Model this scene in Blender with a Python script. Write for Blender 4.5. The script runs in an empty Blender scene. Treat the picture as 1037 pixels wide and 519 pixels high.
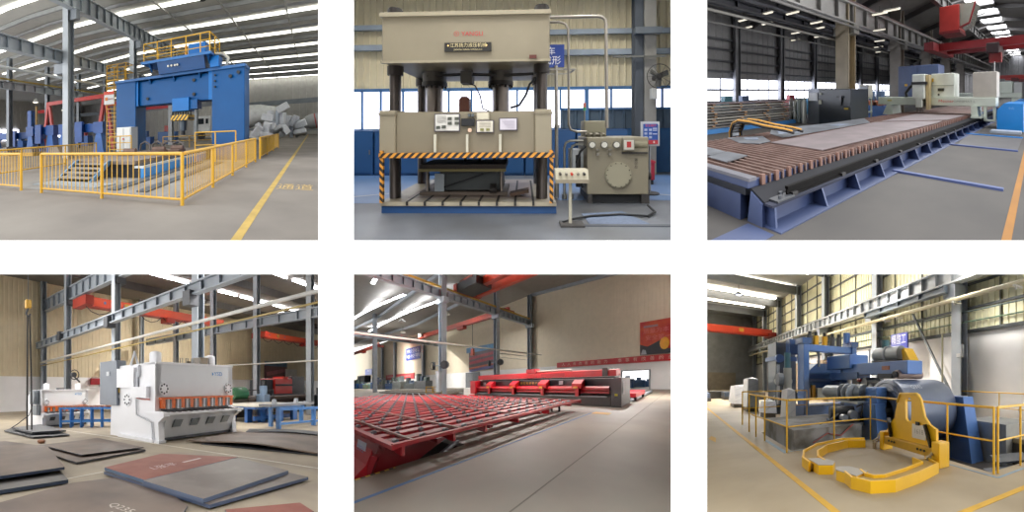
import bpy, bmesh, math, random
from mathutils import Vector, Matrix
# A white display wall with six windows.  Behind each window stands a workshop bay, built like a
# theatre stage: a raked floor and splayed axes.  BAY holds, for each bay, the world vectors of one
# metre to the right (ax), one metre into the bay (ay), the eye height above its floor (h) and
# the window it is seen through (left, top, right, bottom; metres on the wall).
random.seed(7)
C = bpy.context.scene.collection
EYE = Vector((0, 0, 3.0)); WALL_Y = 9.85; F = 800.0
BAY = {
 1: dict(ax=(1.4255,-1.2023,-0.1495), ay=(-0.586,2.3382,0.3843), h=1.48706, win=(-60,-60,322.3,243.7)),
 2: dict(ax=(0.9993,-0.0915,-0.008), ay=(0.0371,2.5791,0.4207), h=1.47419, win=(358,-60,680,243.7)),
 3: dict(ax=(0.0996,-1.6435,-0.3338), ay=(1.6716,2.4973,0.5229), h=1.92481, win=(716,-60,1100,243.7)),
 4: dict(ax=(0.1287,1.4399,-0.2349), ay=(-1.4175,1.7486,-0.3005), h=1.62225, win=(-60,278,322.3,580)),
 5: dict(ax=(0.7661,-2.3894,0.3957), ay=(0.645,2.8428,-0.4211), h=1.751, win=(358,278,679.3,580)),
 6: dict(ax=(1.5242,1.5603,-0.2506), ay=(0.4585,2.2855,-0.3528), h=1.72525, win=(716,278,1100,580)),
}
class Stage:
    def __init__(s, d):
        s.A = Matrix((d['ax'], d['ay'], (0, 0, 1))).transposed()
        s.O = EYE - Vector((0, 0, d['h'])); s.win = d['win']; s.objs = []
    def w(s, p): return s.O + s.A @ Vector(p)
ST = {k: Stage(d) for k, d in BAY.items()}
cur = ST[1]
def use(k):
    global cur
    cur = ST[k]

# ---------------------------------------------------------------- materials
MATS = {}
def lin(h):
    h = h.lstrip('#'); o = []
    for i in (0, 2, 4):
        c = int(h[i:i+2], 16) / 255
        o.append(c / 12.92 if c <= .04045 else ((c + .055) / 1.055) ** 2.4)
    return (*o, 1)
def mat(h, rough=.55, metal=0., noise=.12, scale=1.5, spec=.4, h2=None, detail=5, lo=.42, hi=.62):
    key = (h, rough, metal, noise, scale, spec, h2, lo, hi)
    if key in MATS: return MATS[key]
    m = bpy.data.materials.new('paint_' + h.lstrip('#')); m.use_nodes = True
    nt = m.node_tree; b = nt.nodes['Principled BSDF']
    b.inputs['Roughness'].default_value = rough; b.inputs['Metallic'].default_value = metal
    b.inputs['Specular IOR Level'].default_value = spec
    c = lin(h)
    at = nt.nodes.new('ShaderNodeAttribute'); at.attribute_name = 'place'
    nz = nt.nodes.new('ShaderNodeTexNoise'); nz.inputs['Scale'].default_value = scale; nz.inputs['Detail'].default_value = detail
    nt.links.new(at.outputs['Vector'], nz.inputs['Vector'])
    rp = nt.nodes.new('ShaderNodeValToRGB'); nt.links.new(nz.outputs['Fac'], rp.inputs['Fac'])
    if h2:
        c2 = lin(h2); rp.color_ramp.elements[0].position = lo; rp.color_ramp.elements[1].position = hi
        rp.color_ramp.elements[0].color = c; rp.color_ramp.elements[1].color = c2
    else:
        rp.color_ramp.elements[0].position = .3; rp.color_ramp.elements[1].position = .7
        rp.color_ramp.elements[0].color = (*[x * (1 - noise) for x in c[:3]], 1)
        rp.color_ramp.elements[1].color = (*[min(1, x * (1 + noise)) for x in c[:3]], 1)
    nt.links.new(rp.outputs['Color'], b.inputs['Base Color'])
    MATS[key] = m; return m
def glow(h, strength):
    key = ('glow', h, strength)
    if key in MATS: return MATS[key]
    m = bpy.data.materials.new('daylight_' + h.lstrip('#')); m.use_nodes = True
    b = m.node_tree.nodes['Principled BSDF']; b.inputs['Base Color'].default_value = lin(h)
    b.inputs['Emission Color'].default_value = lin(h); b.inputs['Emission Strength'].default_value = strength
    MATS[key] = m; return m
def stripes(h1, h2, pitch=.3, dirn=(1, 0, 1), rough=.55):
    """diagonal hazard stripes"""
    key = ('st', h1, h2, pitch, dirn)
    if key in MATS: return MATS[key]
    m = bpy.data.materials.new('hazard_stripes'); m.use_nodes = True
    nt = m.node_tree; b = nt.nodes['Principled BSDF']; b.inputs['Roughness'].default_value = rough
    at = nt.nodes.new('ShaderNodeAttribute'); at.attribute_name = 'place'
    dp = nt.nodes.new('ShaderNodeVectorMath'); dp.operation = 'DOT_PRODUCT'; dp.inputs[1].default_value = [d / pitch for d in dirn]
    nt.links.new(at.outputs['Vector'], dp.inputs[0])
    fr = nt.nodes.new('ShaderNodeMath'); fr.operation = 'FRACT'; nt.links.new(dp.outputs['Value'], fr.inputs[0])
    gt = nt.nodes.new('ShaderNodeMath'); gt.operation = 'GREATER_THAN'; gt.inputs[1].default_value = .5; nt.links.new(fr.outputs[0], gt.inputs[0])
    mx = nt.nodes.new('ShaderNodeMix'); mx.data_type = 'RGBA'; mx.inputs['A'].default_value = lin(h1); mx.inputs['B'].default_value = lin(h2)
    nt.links.new(gt.outputs[0], mx.inputs['Factor']); nt.links.new(mx.outputs['Result'], b.inputs['Base Color'])
    MATS[key] = m; return m

# ---------------------------------------------------------------- meshes (bay metres)
class MB:
    def __init__(s): s.v = []; s.f = []; s.mi = []; s.m = 0; s.sm = []; s.T = None
    def add(s, vs, fs, smooth=False):
        o = len(s.v)
        for p in vs:
            p = Vector(p); s.v.append(s.T @ p if s.T else p)
        for f in fs: s.f.append([i + o for i in f]); s.mi.append(s.m); s.sm.append(smooth)
        return s
    def box(s, x0, y0, z0, x1, y1, z1):
        x0, x1 = sorted((x0, x1)); y0, y1 = sorted((y0, y1)); z0, z1 = sorted((z0, z1))
        return s.add([(x0,y0,z0),(x1,y0,z0),(x1,y1,z0),(x0,y1,z0),(x0,y0,z1),(x1,y0,z1),(x1,y1,z1),(x0,y1,z1)],
              [(0,3,2,1),(4,5,6,7),(0,1,5,4),(1,2,6,5),(2,3,7,6),(3,0,4,7)])
    def cbox(s, x0, y0, z0, x1, y1, z1, c=.03):
        """box with chamfered edges"""
        x0, x1 = sorted((x0, x1)); y0, y1 = sorted((y0, y1)); z0, z1 = sorted((z0, z1))
        bm = bmesh.new(); r = bmesh.ops.create_cube(bm, size=1)
        for v in bm.verts: v.co = Vector(((x0+x1)/2 + v.co.x*(x1-x0), (y0+y1)/2 + v.co.y*(y1-y0), (z0+z1)/2 + v.co.z*(z1-z0)))
        bmesh.ops.bevel(bm, geom=list(bm.edges), offset=min(c, (x1-x0)/3, (y1-y0)/3, (z1-z0)/3), segments=2, affect='EDGES', profile=.5)
        bm.verts.index_update(); s.add([v.co.copy() for v in bm.verts], [[v.index for v in f.verts] for f in bm.faces]); bm.free(); return s
    def bar(s, a, b, w, h, up=(0, 0, 1)):
        """rectangular bar from a to b, w wide, h tall"""
        a, b = Vector(a), Vector(b); d = (b - a).normalized(); up = Vector(up)
        if abs(d.dot(up)) > .99: up = Vector((0, 1, 0))
        x = d.cross(up).normalized() * w / 2; y = x.cross(d).normalized() * h / 2
        vs = [a-x-y, a+x-y, a+x+y, a-x+y, b-x-y, b+x-y, b+x+y, b-x+y]
        return s.add(vs, [(0,1,2,3),(7,6,5,4),(0,4,5,1),(1,5,6,2),(2,6,7,3),(3,7,4,0)])
    def cyl(s, a, b, r, n=12, r1=None, cap=True):
        a, b = Vector(a), Vector(b); r1 = r if r1 is None else r1
        d = (b - a).normalized(); u = d.orthogonal().normalized(); w = d.cross(u); vs = []
        for p, q in ((a, r), (b, r1)):
            for i in range(n):
                t = 2*math.pi*i/n; vs.append(p + (u*math.cos(t) + w*math.sin(t))*q)
        s.add(vs, [(i, (i+1) % n, n+(i+1) % n, n+i) for i in range(n)], True)
        if cap: s.add(vs, [tuple(range(n))[::-1], tuple(range(n, 2*n))])
        return s
    def tube(s, pts, r, n=8):
        pts = [Vector(p) for p in pts]; u = None; vs = []; k = len(pts)
        for i, p in enumerate(pts):
            d = (pts[min(i+1, k-1)] - pts[max(i-1, 0)]).normalized()
            u = d.orthogonal().normalized() if u is None else (u - d*u.dot(d)).normalized()
            w = d.cross(u)
            for j in range(n):
                t = 2*math.pi*j/n; vs.append(p + (u*math.cos(t) + w*math.sin(t))*r)
        fs = [(i*n+j, i*n+(j+1) % n, (i+1)*n+(j+1) % n, (i+1)*n+j) for i in range(k-1) for j in range(n)]
        s.add(vs, fs, True); return s.add(vs, [tuple(range(n))[::-1], tuple(range((k-1)*n, k*n))])
    def prism(s, poly, axis, a, b):
        """polygon extruded along an axis: 'x' poly=(y,z), 'y' poly=(x,z), 'z' poly=(x,y)"""
        f = {'x': lambda p, t: (t, p[0], p[1]), 'y': lambda p, t: (p[0], t, p[1]), 'z': lambda p, t: (p[0], p[1], t)}[axis]
        n = len(poly); vs = [f(p, a) for p in poly] + [f(p, b) for p in poly]
        return s.add(vs, [tuple(range(n))[::-1], tuple(range(n, 2*n))] + [(i, (i+1) % n, n+(i+1) % n, n+i) for i in range(n)])
    def lathe(s, prof, c, axis='z', n=20, cap=True):
        """prof = (radius, height) pairs turned round an axis through c"""
        c = Vector(c); vs = []
        for r, h in prof:
            for i in range(n):
                t = 2*math.pi*i/n; x, y = r*math.cos(t), r*math.sin(t)
                vs.append(c + Vector({'z': (x, y, h), 'y': (x, h, y), 'x': (h, x, y)}[axis]))
        k = len(prof)
        s.add(vs, [(i*n+j, i*n+(j+1) % n, (i+1)*n+(j+1) % n, (i+1)*n+j) for i in range(k-1) for j in range(n)], True)
        return s.add(vs, [tuple(range(n))[::-1], tuple(range((k-1)*n, k*n))]) if cap else s
    def ball(s, c, rx, ry=None, rz=None, n=12, k=8):
        ry = ry or rx; rz = rz or rx; c = Vector(c); vs = []
        for i in range(1, k):
            p = math.pi*i/k
            for j in range(n):
                t = 2*math.pi*j/n; vs.append(c + Vector((rx*math.sin(p)*math.cos(t), ry*math.sin(p)*math.sin(t), rz*math.cos(p))))
        vs += [c + Vector((0, 0, rz)), c - Vector((0, 0, rz))]; N = len(vs)
        fs = [(i*n+j, (i+1)*n+j, (i+1)*n+(j+1) % n, i*n+(j+1) % n) for i in range(k-2) for j in range(n)]
        fs += [(N-2, j, (j+1) % n) for j in range(n)] + [(N-1, (k-2)*n+(j+1) % n, (k-2)*n+j) for j in range(n)]
        return s.add(vs, fs, True)
    def quad(s, *p): return s.add(p, [tuple(range(len(p)))])
    def hcol(s, x, y, z0, z1, w=.4, d=.5, t=.04, rot=0):
        """H-section column; flanges across x unless rot"""
        if not rot:
            s.box(x-w/2, y-d/2, z0, x+w/2, y-d/2+t, z1); s.box(x-w/2, y+d/2-t, z0, x+w/2, y+d/2, z1); s.box(x-t/2, y-d/2+t, z0, x+t/2, y+d/2-t, z1)
        else:
            s.box(x-d/2, y-w/2, z0, x-d/2+t, y+w/2, z1); s.box(x+d/2-t, y-w/2, z0, x+d/2, y+w/2, z1); s.box(x-d/2+t, y-t/2, z0, x+d/2-t, y+t/2, z1)
        return s
    def girder(s, a, b, h, w=.35, t=.06, step=1.0):
        """I-beam with web stiffeners; a,b = top centre line ends (along x or y)"""
        a, b = Vector(a), Vector(b); L = (b-a).length; d = (b-a)/L; dz = Vector((0, 0, 1))
        s.bar(a - dz*t/2, b - dz*t/2, w, t); s.bar(a - dz*(h-t/2), b - dz*(h-t/2), w, t); s.bar(a - dz*h/2, b - dz*h/2, .05, h-2*t)
        n = int(L/step)
        for i in range(n+1):
            p = a + d*(L*i/max(n, 1)) - dz*h/2; s.bar(p - d*.015, p + d*.015, w*.85, h-2*t)
        return s
    def sheet(s, a, b, z0, z1, pitch=.3, depth=.04, nrm=None):
        """corrugated sheet from a to b (x,y), z0..z1, ribs vertical"""
        a, b = Vector((*a, 0)), Vector((*b, 0)); L = (b-a).length; d = (b-a)/L; n = max(1, int(L/pitch))
        nr = Vector((-d.y, d.x, 0)) if nrm is None else Vector(nrm); pts = []
        for i in range(n):
            for f, o in ((0, 0), (.68, 0), (.78, 1), (.9, 1)): pts.append(a + d*((i+f)*L/n) + nr*depth*o)
        pts.append(b)
        vs = [p + Vector((0, 0, z0)) for p in pts] + [p + Vector((0, 0, z1)) for p in pts]; k = len(pts)
        return s.add(vs, [(i, i+1, k+i+1, k+i) for i in range(k-1)])

def make(mb, name, m, parent=None, base=None):
    st = cur; base = parent['_base'] if parent is not None else (base if base is not None else mb.v[0])
    O = st.w(base); me = bpy.data.meshes.new(name)
    me.from_pydata([tuple(st.w(v) - O) for v in mb.v], [], mb.f)
    for x in (m if isinstance(m, (list, tuple)) else [m]): me.materials.append(x)
    me.polygons.foreach_set('material_index', mb.mi); me.polygons.foreach_set('use_smooth', mb.sm)
    at = me.attributes.new('place', 'FLOAT_VECTOR', 'POINT'); at.data.foreach_set('vector', [c for v in mb.v for c in v])
    if st.A.determinant() < 0: me.flip_normals()
    me.update()
    o = bpy.data.objects.new(name, me); C.objects.link(o); st.objs.append(o)
    if parent is not None: o.parent = parent
    else: o.location = O
    o['_base'] = tuple(base)
    return o
def tag(o, label, cat, group=None, kind=None):
    if label: o['label'] = label
    if cat: o['category'] = cat
    if group: o['group'] = group
    if kind: o['kind'] = kind
    return o
def thing(name, label, cat, base, group=None):
    o = bpy.data.objects.new(name, None); C.objects.link(o); o.location = cur.w(base); o['_base'] = tuple(base)
    o.empty_display_size = .2
    return tag(o, label, cat, group)
def part(mb, name, m, parent, label=None, kind=None):
    o = make(mb, name, m, parent)
    if label: o['label'] = label
    if kind: o['kind'] = kind
    return o
def solo(mb, name, m, label, cat, base, group=None, kind=None): return tag(make(mb, name, m, None, base), label, cat, group, kind)
def struct(mb, name, m): return tag(make(mb, name, m), None, None, None, 'structure')
def dup(root, off, label=None, group=None):
    """copy of a thing with its parts and sub-parts, moved by off (bay metres)"""
    d = cur.A @ Vector(off)
    def cp(o, par):
        c = o.copy(); C.objects.link(c)
        if par is not None: c.parent = par
        if c.type == 'MESH': cur.objs.append(c)
        for ch in list(o.children): cp(ch, c)
        return c
    r = cp(root, None); r.location = root.location + d
    if label: r['label'] = label
    if group: r['group'] = group
    return r
def letters(mb, body, size, o, xd=(1, 0, 0), ud=(0, 0, 1), align='CENTER', ext=.004, sx=1.):
    """lettering in the plane of xd, ud at o, as mesh faces with a little depth"""
    cu = bpy.data.curves.new('lettering', 'FONT'); cu.body = body; cu.size = size; cu.align_x = align; cu.align_y = 'CENTER'
    cu.resolution_u = 2
    ob = bpy.data.objects.new('lettering', cu); C.objects.link(ob)
    dg = bpy.context.evaluated_depsgraph_get(); me = bpy.data.meshes.new_from_object(ob.evaluated_get(dg))
    o, xd, ud = Vector(o), Vector(xd), Vector(ud)
    mb.add([o + xd*v.co.x*sx + ud*v.co.y for v in me.vertices], [list(p.vertices) for p in me.polygons])
    bpy.data.objects.remove(ob); bpy.data.curves.remove(cu); bpy.data.meshes.remove(me)
    return mb
def lamp(p, size, power, col=(1, 1, 1), name='hall_lamp', rot=(0, 0, 0)):  # added fill light for a bay that daylight leaves too dim
    l = bpy.data.lights.new(name, 'AREA'); l.shape = 'DISK'; l.size = size; l.energy = power; l.color = col
    o = bpy.data.objects.new(name, l); C.objects.link(o); o.location = cur.w(p); o.rotation_euler = rot
    return o
def railing(name, label, pts, h, mt, group=None, mid=(.5,), pr=.03, rr=.025, bal=None, low=None, base=None, posts=None):
    """railing of posts and rails through floor points; bal = baluster spacing"""
    t = thing(name, label, 'railing', base or pts[0], group)
    for i, p in enumerate(pts):
        if posts is None or posts[i]: part(MB().cyl(p, (p[0], p[1], p[2]+h+.01), pr, 8), 'post', mt, t)
    def run(z): return [(p[0], p[1], p[2]+z) for p in pts]
    part(MB().tube(run(h), rr*1.15, 8), 'top_rail', mt, t)
    for m in mid: part(MB().tube(run(m), rr*.85, 6), 'mid_rail', mt, t)
    if bal:
        for a, b in zip(pts, pts[1:]):
            a, b = Vector(a), Vector(b); n = max(2, round((b-a).length/bal)); g = MB()
            for k in range(1, n):
                q = a + (b-a)*k/n; g.bar((q.x, q.y, q.z+low), (q.x, q.y, q.z+h), .016, .016)
            part(g, 'baluster_panel', mt, t)
    return t
WORLD = 1.9
# ================================================================ bay 1: gantry mill in a fenced pit
use(1)
R = random.Random(1)
ylw = mat('#d9a724', .45, noise=.06); blu = mat('#00508c', .5, noise=.06, spec=.2); blu2 = mat('#1c6fb8', .5, noise=.05, spec=.2)
stl = mat('#b3bac0', .5, .1, .06); dst = mat('#868d94', .55, .1, .08); wht = mat('#dcdfdd', .5, noise=.04); blk = mat('#26282b', .6, noise=.1)
con = mat('#756f69', .75, 0, h2='#8a847c', scale=.5, spec=.25, lo=.35, hi=.68); red = mat('#c2302a', .45, noise=.08)
struct(MB().box(-62, 2.5, -.15, 8, 66, 0), 'floor', con)
# roof: dark sheeting, rafters, daylight strips
rz = lambda x: 12.1 if x < -15 else 12.1 - .05*(x+15)
struct(MB().prism([(-62, 9.5), (-22, 12.3), (-15, 12.3), (8, 11.15), (8, 11.25), (-15, 12.4), (-22, 12.4), (-62, 9.6)], 'y', 4, 66), 'ceiling', mat('#c9c7bf', .8, noise=.05))
for i in range(9):
    y = 16.1 + 6.1*i
    for k, (xa, xb) in enumerate(((-40, -22), (-22, -14.8), (-14.8, 8))):
        za = {-40: 10.95, -22: 12.15, -14.8: 12.12, 8: 10.98}
        s = MB().bar((xa, y, za[xa]), (xb, y, za[xb]), .3, .05)
        tag(make(s, 'window_%d' % (i+1), glow('#fdfdf6', 5)), None, None, None, 'structure')
        struct(MB().bar((xa, y+2.0, za[xa]-.1), (xb, y+2.0, za[xb]-.1), .2, .35), 'rafter', mat('#a1a3a3', .7))
        struct(MB().bar((xa, y+4.1, za[xa]-.1), (xb, y+4.1, za[xb]-.1), .15, .22), 'rafter', mat('#a9aaac', .7))
for x in (-11, -6.5, -2):
    struct(MB().bar((x, 6, rz(x)-.3), (x, 64, rz(x)-.3), .12, .12), 'purlin', mat('#b0b0aa', .7))
struct(MB().sheet((8, 65.5), (-62, 65.5), 0, 12.3, 1.2, .08), 'wall_back', mat('#c9c7c2', .8, noise=.06))
struct(MB().box(-9, 65.2, 0, 8, 65.4, 2.2), 'wall_base', mat('#a8a6a2', .8))
struct(MB().box(-14, 63, 6.0, 8, 63.6, 6.9), 'crane_girder', dst)
struct(MB().sheet((-58, 4), (-58, 66), 0, 9.9, 1.2, .08), 'wall_left', mat('#c4c0ba', .8, noise=.06))
for y in (18, 26, 34, 42, 50, 58):
    s = tag(make(MB().box(-57.9, y-2.6, 1.2, -57.7, y+2.6, 3.6), 'window_20', glow('#eef2ff', 2.5)), None, None, None, 'structure')
# two rows of H columns with crane girders
for y, z1 in ((15.9, 12), (24.45, 12), (33, 12), (41.6, 12), (50.2, 12), (58.8, 12)):
    struct(MB().hcol(-15.4, y, 0, z1, .5, .62, .05), 'column', stl)
    struct(MB().box(-15.2, y-.2, 9.6, -14.5, y+.2, 10.3), 'column_bracket', dst)
    struct(MB().box(-16.6, y-.2, 6.0, -15.6, y+.2, 6.7), 'column_bracket', dst)
struct(MB().girder((-14.9, 3.8, 11.55), (-14.9, 62, 11.55), 1.25, .45, .07, .9), 'crane_girder', stl)
struct(MB().girder((-16.1, 8, 7.62), (-16.1, 62, 7.62), .85, .45, .07, .9), 'crane_girder', stl)
for y in (12.5, 17, 22, 27.3, 33, 39, 45, 51):
    struct(MB().hcol(-30, y, 0, 10.5, .4, .5, .05), 'column', dst)
struct(MB().girder((-29.6, 8, 7.75), (-29.6, 62, 7.75), .85, .4, .07, 1.4), 'crane_girder', stl)
struct(MB().bar((-29.3, 8, 7.95), (-29.3, 62, 7.95), .12, .18), 'crane_rail', mat('#a58e35', .6))
struct(MB().box(-44, 47, 5.5, -14, 47.5, 6.1), 'crane_girder', dst)
solo(MB().tube([(-15.82, 5, 5.6), (-15.82, 30, 5.75)], .1, 8), 'service_pipe', wht, 'white pipe running level past the grey columns of the blue gantry hall', 'pipe', (-15.75, 5, 5.6))
# yellow aisle line and faint floor lettering
solo(MB().box(-1.0, 3.0, 0, -.87, 62, .004), 'floor_line', mat('#b89a48', .7, noise=.15, scale=4), 'long yellow line on the concrete beside the yellow railing', 'floor marking', (-.9, 3.4, 0))
t = MB(); letters(t, '\u901a\u9053', .42, (-.42, 8.1, .004), (1, 0, 0), (0, 2.0, 0))
solo(t, 'floor_lettering', mat('#c2a66a', .7), 'faded yellow lettering on the floor right of the long yellow line', 'floor marking', (-.42, 8.1, 0))
# pit and working floor
struct(MB().box(-8.6, 6.1, 0, -2.75, 14.6, .012), 'pit_floor', mat('#77736c', .5, h2='#8b8a88', scale=.8))
solo(MB().box(-4.95, 6.5, .012, -4.6, 13.5, .05).box(-4.0, 6.5, .012, -3.7, 13.5, .05), 'bed_rail_plate', mat('#3a4550', .4, .3), 'dark steel slide plates set in the pit floor inside the railing', 'plate', (-4.8, 6.5, 0), kind='stuff')
solo(MB().prism([(-7.9, 6.6), (-5.4, 6.6), (-5.2, 7.3), (-7.7, 7.3)], 'z', .013, .05), 'chequer_plate', mat('#8f989e', .45, .2, .15, 6), 'pale steel floor plate lying in front of the worktable steps', 'plate', (-6.5, 7, 0))
# the gantry mill
g = thing('gantry_mill', 'huge blue portal milling machine standing over its worktable', 'machine', (-7, 15.5, 0))
def leg(x0, x1, nm='leg'):
    l = part(MB().cbox(x0, 15.1, 0, x1, 16.35, 4.68, .04), nm, blu, g)
    part(MB().box(x0+.12, 15.06, 0, x1-.12, 15.11, .25), 'foot_plate', mat('#174a80', .5), l)
    return l
leg(-10.75, -9.35); r = leg(-4.72, -3.05)
for z in (3.75, 4.05, 4.35): part(MB().cyl((-4.55, 15.04, z), (-4.55, 15.1, z), .05, 8), 'bolt', blk, r)
for x, z in ((-3.75, 4.4), (-3.35, 4.55)): part(MB().cyl((x, 15.04, z-.2), (x, 15.1, z-.2), .09, 10), 'bolt', blk, r)
be = part(MB().cbox(-9.35, 15.22, 3.12, -4.72, 16.3, 4.55, .04), 'crossbeam', blu, g)
part(MB().box(-10.8, 15.02, 4.6, -3.0, 16.4, 4.74), 'top_flange', mat('#245f9a', .5), be)
for x in (-9.35, -8.4, -6.9, -5.4): part(MB().prism([(15.05, 4.6), (15.22, 4.6), (15.22, 4.3)], 'x', x-.04, x+.04), 'gusset', blu, be)
part(MB().box(-9.35, 15.14, 3.12, -9.2, 15.24, 4.6), 'edge_flange', blu2, be); part(MB().box(-4.9, 15.14, 3.12, -4.72, 15.24, 4.6), 'edge_flange', blu2, be)
for x, z in ((-8.6, 3.5), (-5.75, 3.5), (-5.75, 4.25)): part(MB().cyl((x, 15.17, z), (x, 15.23, z), .09, 10), 'hole_cover', blk, be)
dk = part(MB().box(-8.7, 14.6, 5.38, -4.62, 16.6, 5.52), 'platform', mat('#2569a8', .5), g)
part(MB().prism([(14.9, 4.75), (16.2, 4.75), (16.5, 5.38), (14.65, 5.38)], 'x', -7.7, -5.0), 'carriage', mat('#1b4f88', .5), dk)
for x in (-8.2, -7.5, -6.6, -5.6, -4.8): part(MB().prism([(14.62, 5.4), (15.0, 5.4), (15.0, 4.95)], 'x', x-.05, x+.05), 'bracket', blu, dk)
part(MB().box(-8.3, 15.1, 4.75, -7.7, 16.1, 5.0), 'carriage_wheel_box', blk, dk)
for x in (-7.05, -6.85, -6.65, -6.5): part(MB().cyl((x, 14.7, 5.1), (x, 14.85, 5.1), .06, 8), 'indicator', mat('#d9d7c8', .4), dk)
part(MB().cbox(-6.2, 15.5, 5.52, -5.2, 16.4, 6.32, .03), 'motor_cabinet', blu2, dk)
part(MB().cyl((-6.4, 15.7, 5.52), (-6.4, 15.7, 6.35), .06, 8), 'red_pipe', red, dk)
part(MB().tube([(-4.6, 15.4, 5.5), (-4.2, 15.4, 5.45), (-3.95, 15.4, 5.2), (-4.0, 15.4, 4.85), (-4.3, 15.4, 4.75)], .1, 8), 'cable_carrier', mat('#b9b5a8', .6), g)
part(MB().box(-4.75, 14.9, 4.75, -4.3, 15.6, 5.3), 'carriage_end', blu2, dk)
rl = [(-8.55, 14.7), (-7.7, 14.7), (-6.85, 14.7), (-6.0, 14.7), (-5.2, 14.7), (-4.7, 14.7), (-4.7, 15.6), (-4.7, 16.5)]
back = [(-4.7, 16.5), (-6.6, 16.5), (-8.55, 16.5), (-8.55, 14.7)]
rg = part(MB().tube([(x, y, 6.52) for x, y in rl + back[1:]], .035, 6), 'guard_rail', ylw, dk)
for z in (6.15, 5.8): part(MB().tube([(x, y, z) for x, y in rl + back[1:]], .025, 6), 'mid_rail', ylw, rg)
for x, y in rl + back[1:-1]: part(MB().cyl((x, y, 5.5), (x, y, 6.54), .032, 6), 'post', ylw, rg)
sp = part(MB().cbox(-6.95, 15.0, 2.62, -5.95, 15.9, 3.35, .03), 'milling_head', blu2, g)
part(MB().box(-5.9, 15.05, 2.7, -5.5, 15.8, 3.2), 'side_box', blu, sp)
for x in (-6.9, -6.75, -6.6, -6.45, -6.3, -6.15, -6.0): part(MB().cyl((x, 15.4, 2.35), (x, 15.4, 2.64), .035, 6), 'tie_rod', blk, sp)
part(MB().box(-7.0, 14.95, 2.12, -5.98, 15.9, 2.42), 'guard_plate', stripes('#e0b02c', '#3c3014', .22, (1, 0, -.8)), sp)
part(MB().cyl((-6.45, 15.4, 1.55), (-6.45, 15.4, 2.15), .2, 12, .24), 'spindle', mat('#4a5560', .4, .5), sp)
part(MB().cyl((-6.45, 15.4, 1.32), (-6.45, 15.4, 1.58), .12, 12), 'cutter', blk, sp)
# worktable with steps and things on it
t = thing('machine_bed', 'blue sided steel worktable with steps inside the railing', 'machine bed', (-6, 9, 0))
part(MB().box(-7.95, 8.6, 0, -5.07, 16.0, .46), 'body', mat('#23262c', .6), t)
part(MB().box(-5.1, 8.55, .02, -4.98, 15.0, .34), 'side_plate', mat('#2f8ad0', .4), t)
part(MB().box(-5.35, 8.55, .34, -4.98, 15.0, .42), 'bed_way', mat('#cfd6da', .35, .2), t)
part(MB().box(-8.3, 8.5, .46, -5.3, 16, .58), 'table_plate', mat('#7b6f66', .5, .2, .15, 4), t)
st_ = MB()
for i in range(4): st_.box(-7.75+.0*i, 7.45+.28*i, .1+.12*i, -6.35, 7.75+.28*i, .14+.12*i)
sp_ = part(st_, 'step', mat('#8e8a84', .6), t)
for x in (-7.78, -6.33): part(MB().prism([(7.4, .0), (7.6, .0), (8.6, .5), (8.6, .6), (8.4, .6)], 'x', x-.03, x+.03), 'stringer', mat('#6a90b0', .5), t)
for i, x in enumerate((-7.1, -6.2, -5.75)):
    ob = solo(MB().box(x-.35, 10.5+i, .585, x+.3, 11.3+i, .7).cyl((x-.3, 11+i, .75), (x+.3, 11+i, .75), .12, 10), 'workpiece', mat('#6b5348', .6, .3, .2, 5), ['rusty steel workpiece on the worktable, nearest the white cabinet', 'rusty steel workpiece in the middle of the blue worktable', 'rusty steel workpiece on the worktable, nearest the right leg'][i], 'workpiece', (x, 11+i, .58), 'workpieces on the mill bed')
for i, x in enumerate((-7.6, -6.9, -6.3, -5.8)):
    p = [(x-.3, 13.2, .59), (x-.25, 13.2, .95), (x, 13.2, 1.08), (x+.25, 13.2, .95), (x+.3, 13.2, .59)]
    solo(MB().tube(p, .05, 6).box(x-.36, 13.1, .585, x-.24, 13.3, .62).box(x+.24, 13.1, .585, x+.36, 13.3, .62), 'clamp_arch', mat('#5a5452', .5, .3), 'small dark arched clamp in the row standing on the worktable under the milling head', 'clamp', (x, 13.2, .58), 'arched clamps on the mill bed')
c = thing('control_cabinet', 'white two-door control cabinet in front of the left blue leg', 'cabinet', (-9.2, 14, 0))
part(MB().cbox(-9.72, 13.7, .55, -8.77, 14.4, 1.88, .02), 'body', wht, c)
part(MB().box(-9.68, 13.67, .62, -9.27, 13.71, 1.82), 'door', wht, c); part(MB().box(-9.22, 13.67, .62, -8.82, 13.71, 1.82), 'door', wht, c)
part(MB().box(-9.7, 13.75, 0, -8.8, 14.35, .55), 'plinth', dst, c); part(MB().box(-9.3, 13.64, 1.2, -9.2, 13.68, 1.28), 'handle', mat('#c03030'), c)
# railings
cy = lambda u: 5.61 + (-2.37-u)*.035
def bigrail(nm, lab, pts, **k): return railing(nm, lab, pts, 1.05, ylw, 'yellow railings round the mill', (.12,), .042, .032, .145, .12, **k)
bigrail('safety_railing', 'yellow barred railing across the front, meeting the side railing at the corner', [(-6.56, 5.77, 0), (-4.45, 5.68, 0), (-2.37, 5.61, 0)])
bigrail('safety_railing', 'short yellow barred railing at the left edge, left of the opening', [(-9.7, 5.98, 0), (-7.5, 5.87, 0)])
bigrail('safety_railing', 'yellow barred railing running away along the right side of the pit', [(-2.36, 5.7, 0), (-2.35, 7.61, 0), (-2.35, 9.74, 0), (-2.35, 11.95, 0), (-2.33, 13.88, 0)], posts=[0, 1, 1, 1, 1])
bigrail('safety_railing', 'farthest piece of yellow side railing, beyond the small gap', [(-2.35, 15.28, 0), (-2.35, 17.8, 0), (-2.35, 20.7, 0), (-2.35, 23.8, 0)])
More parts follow.
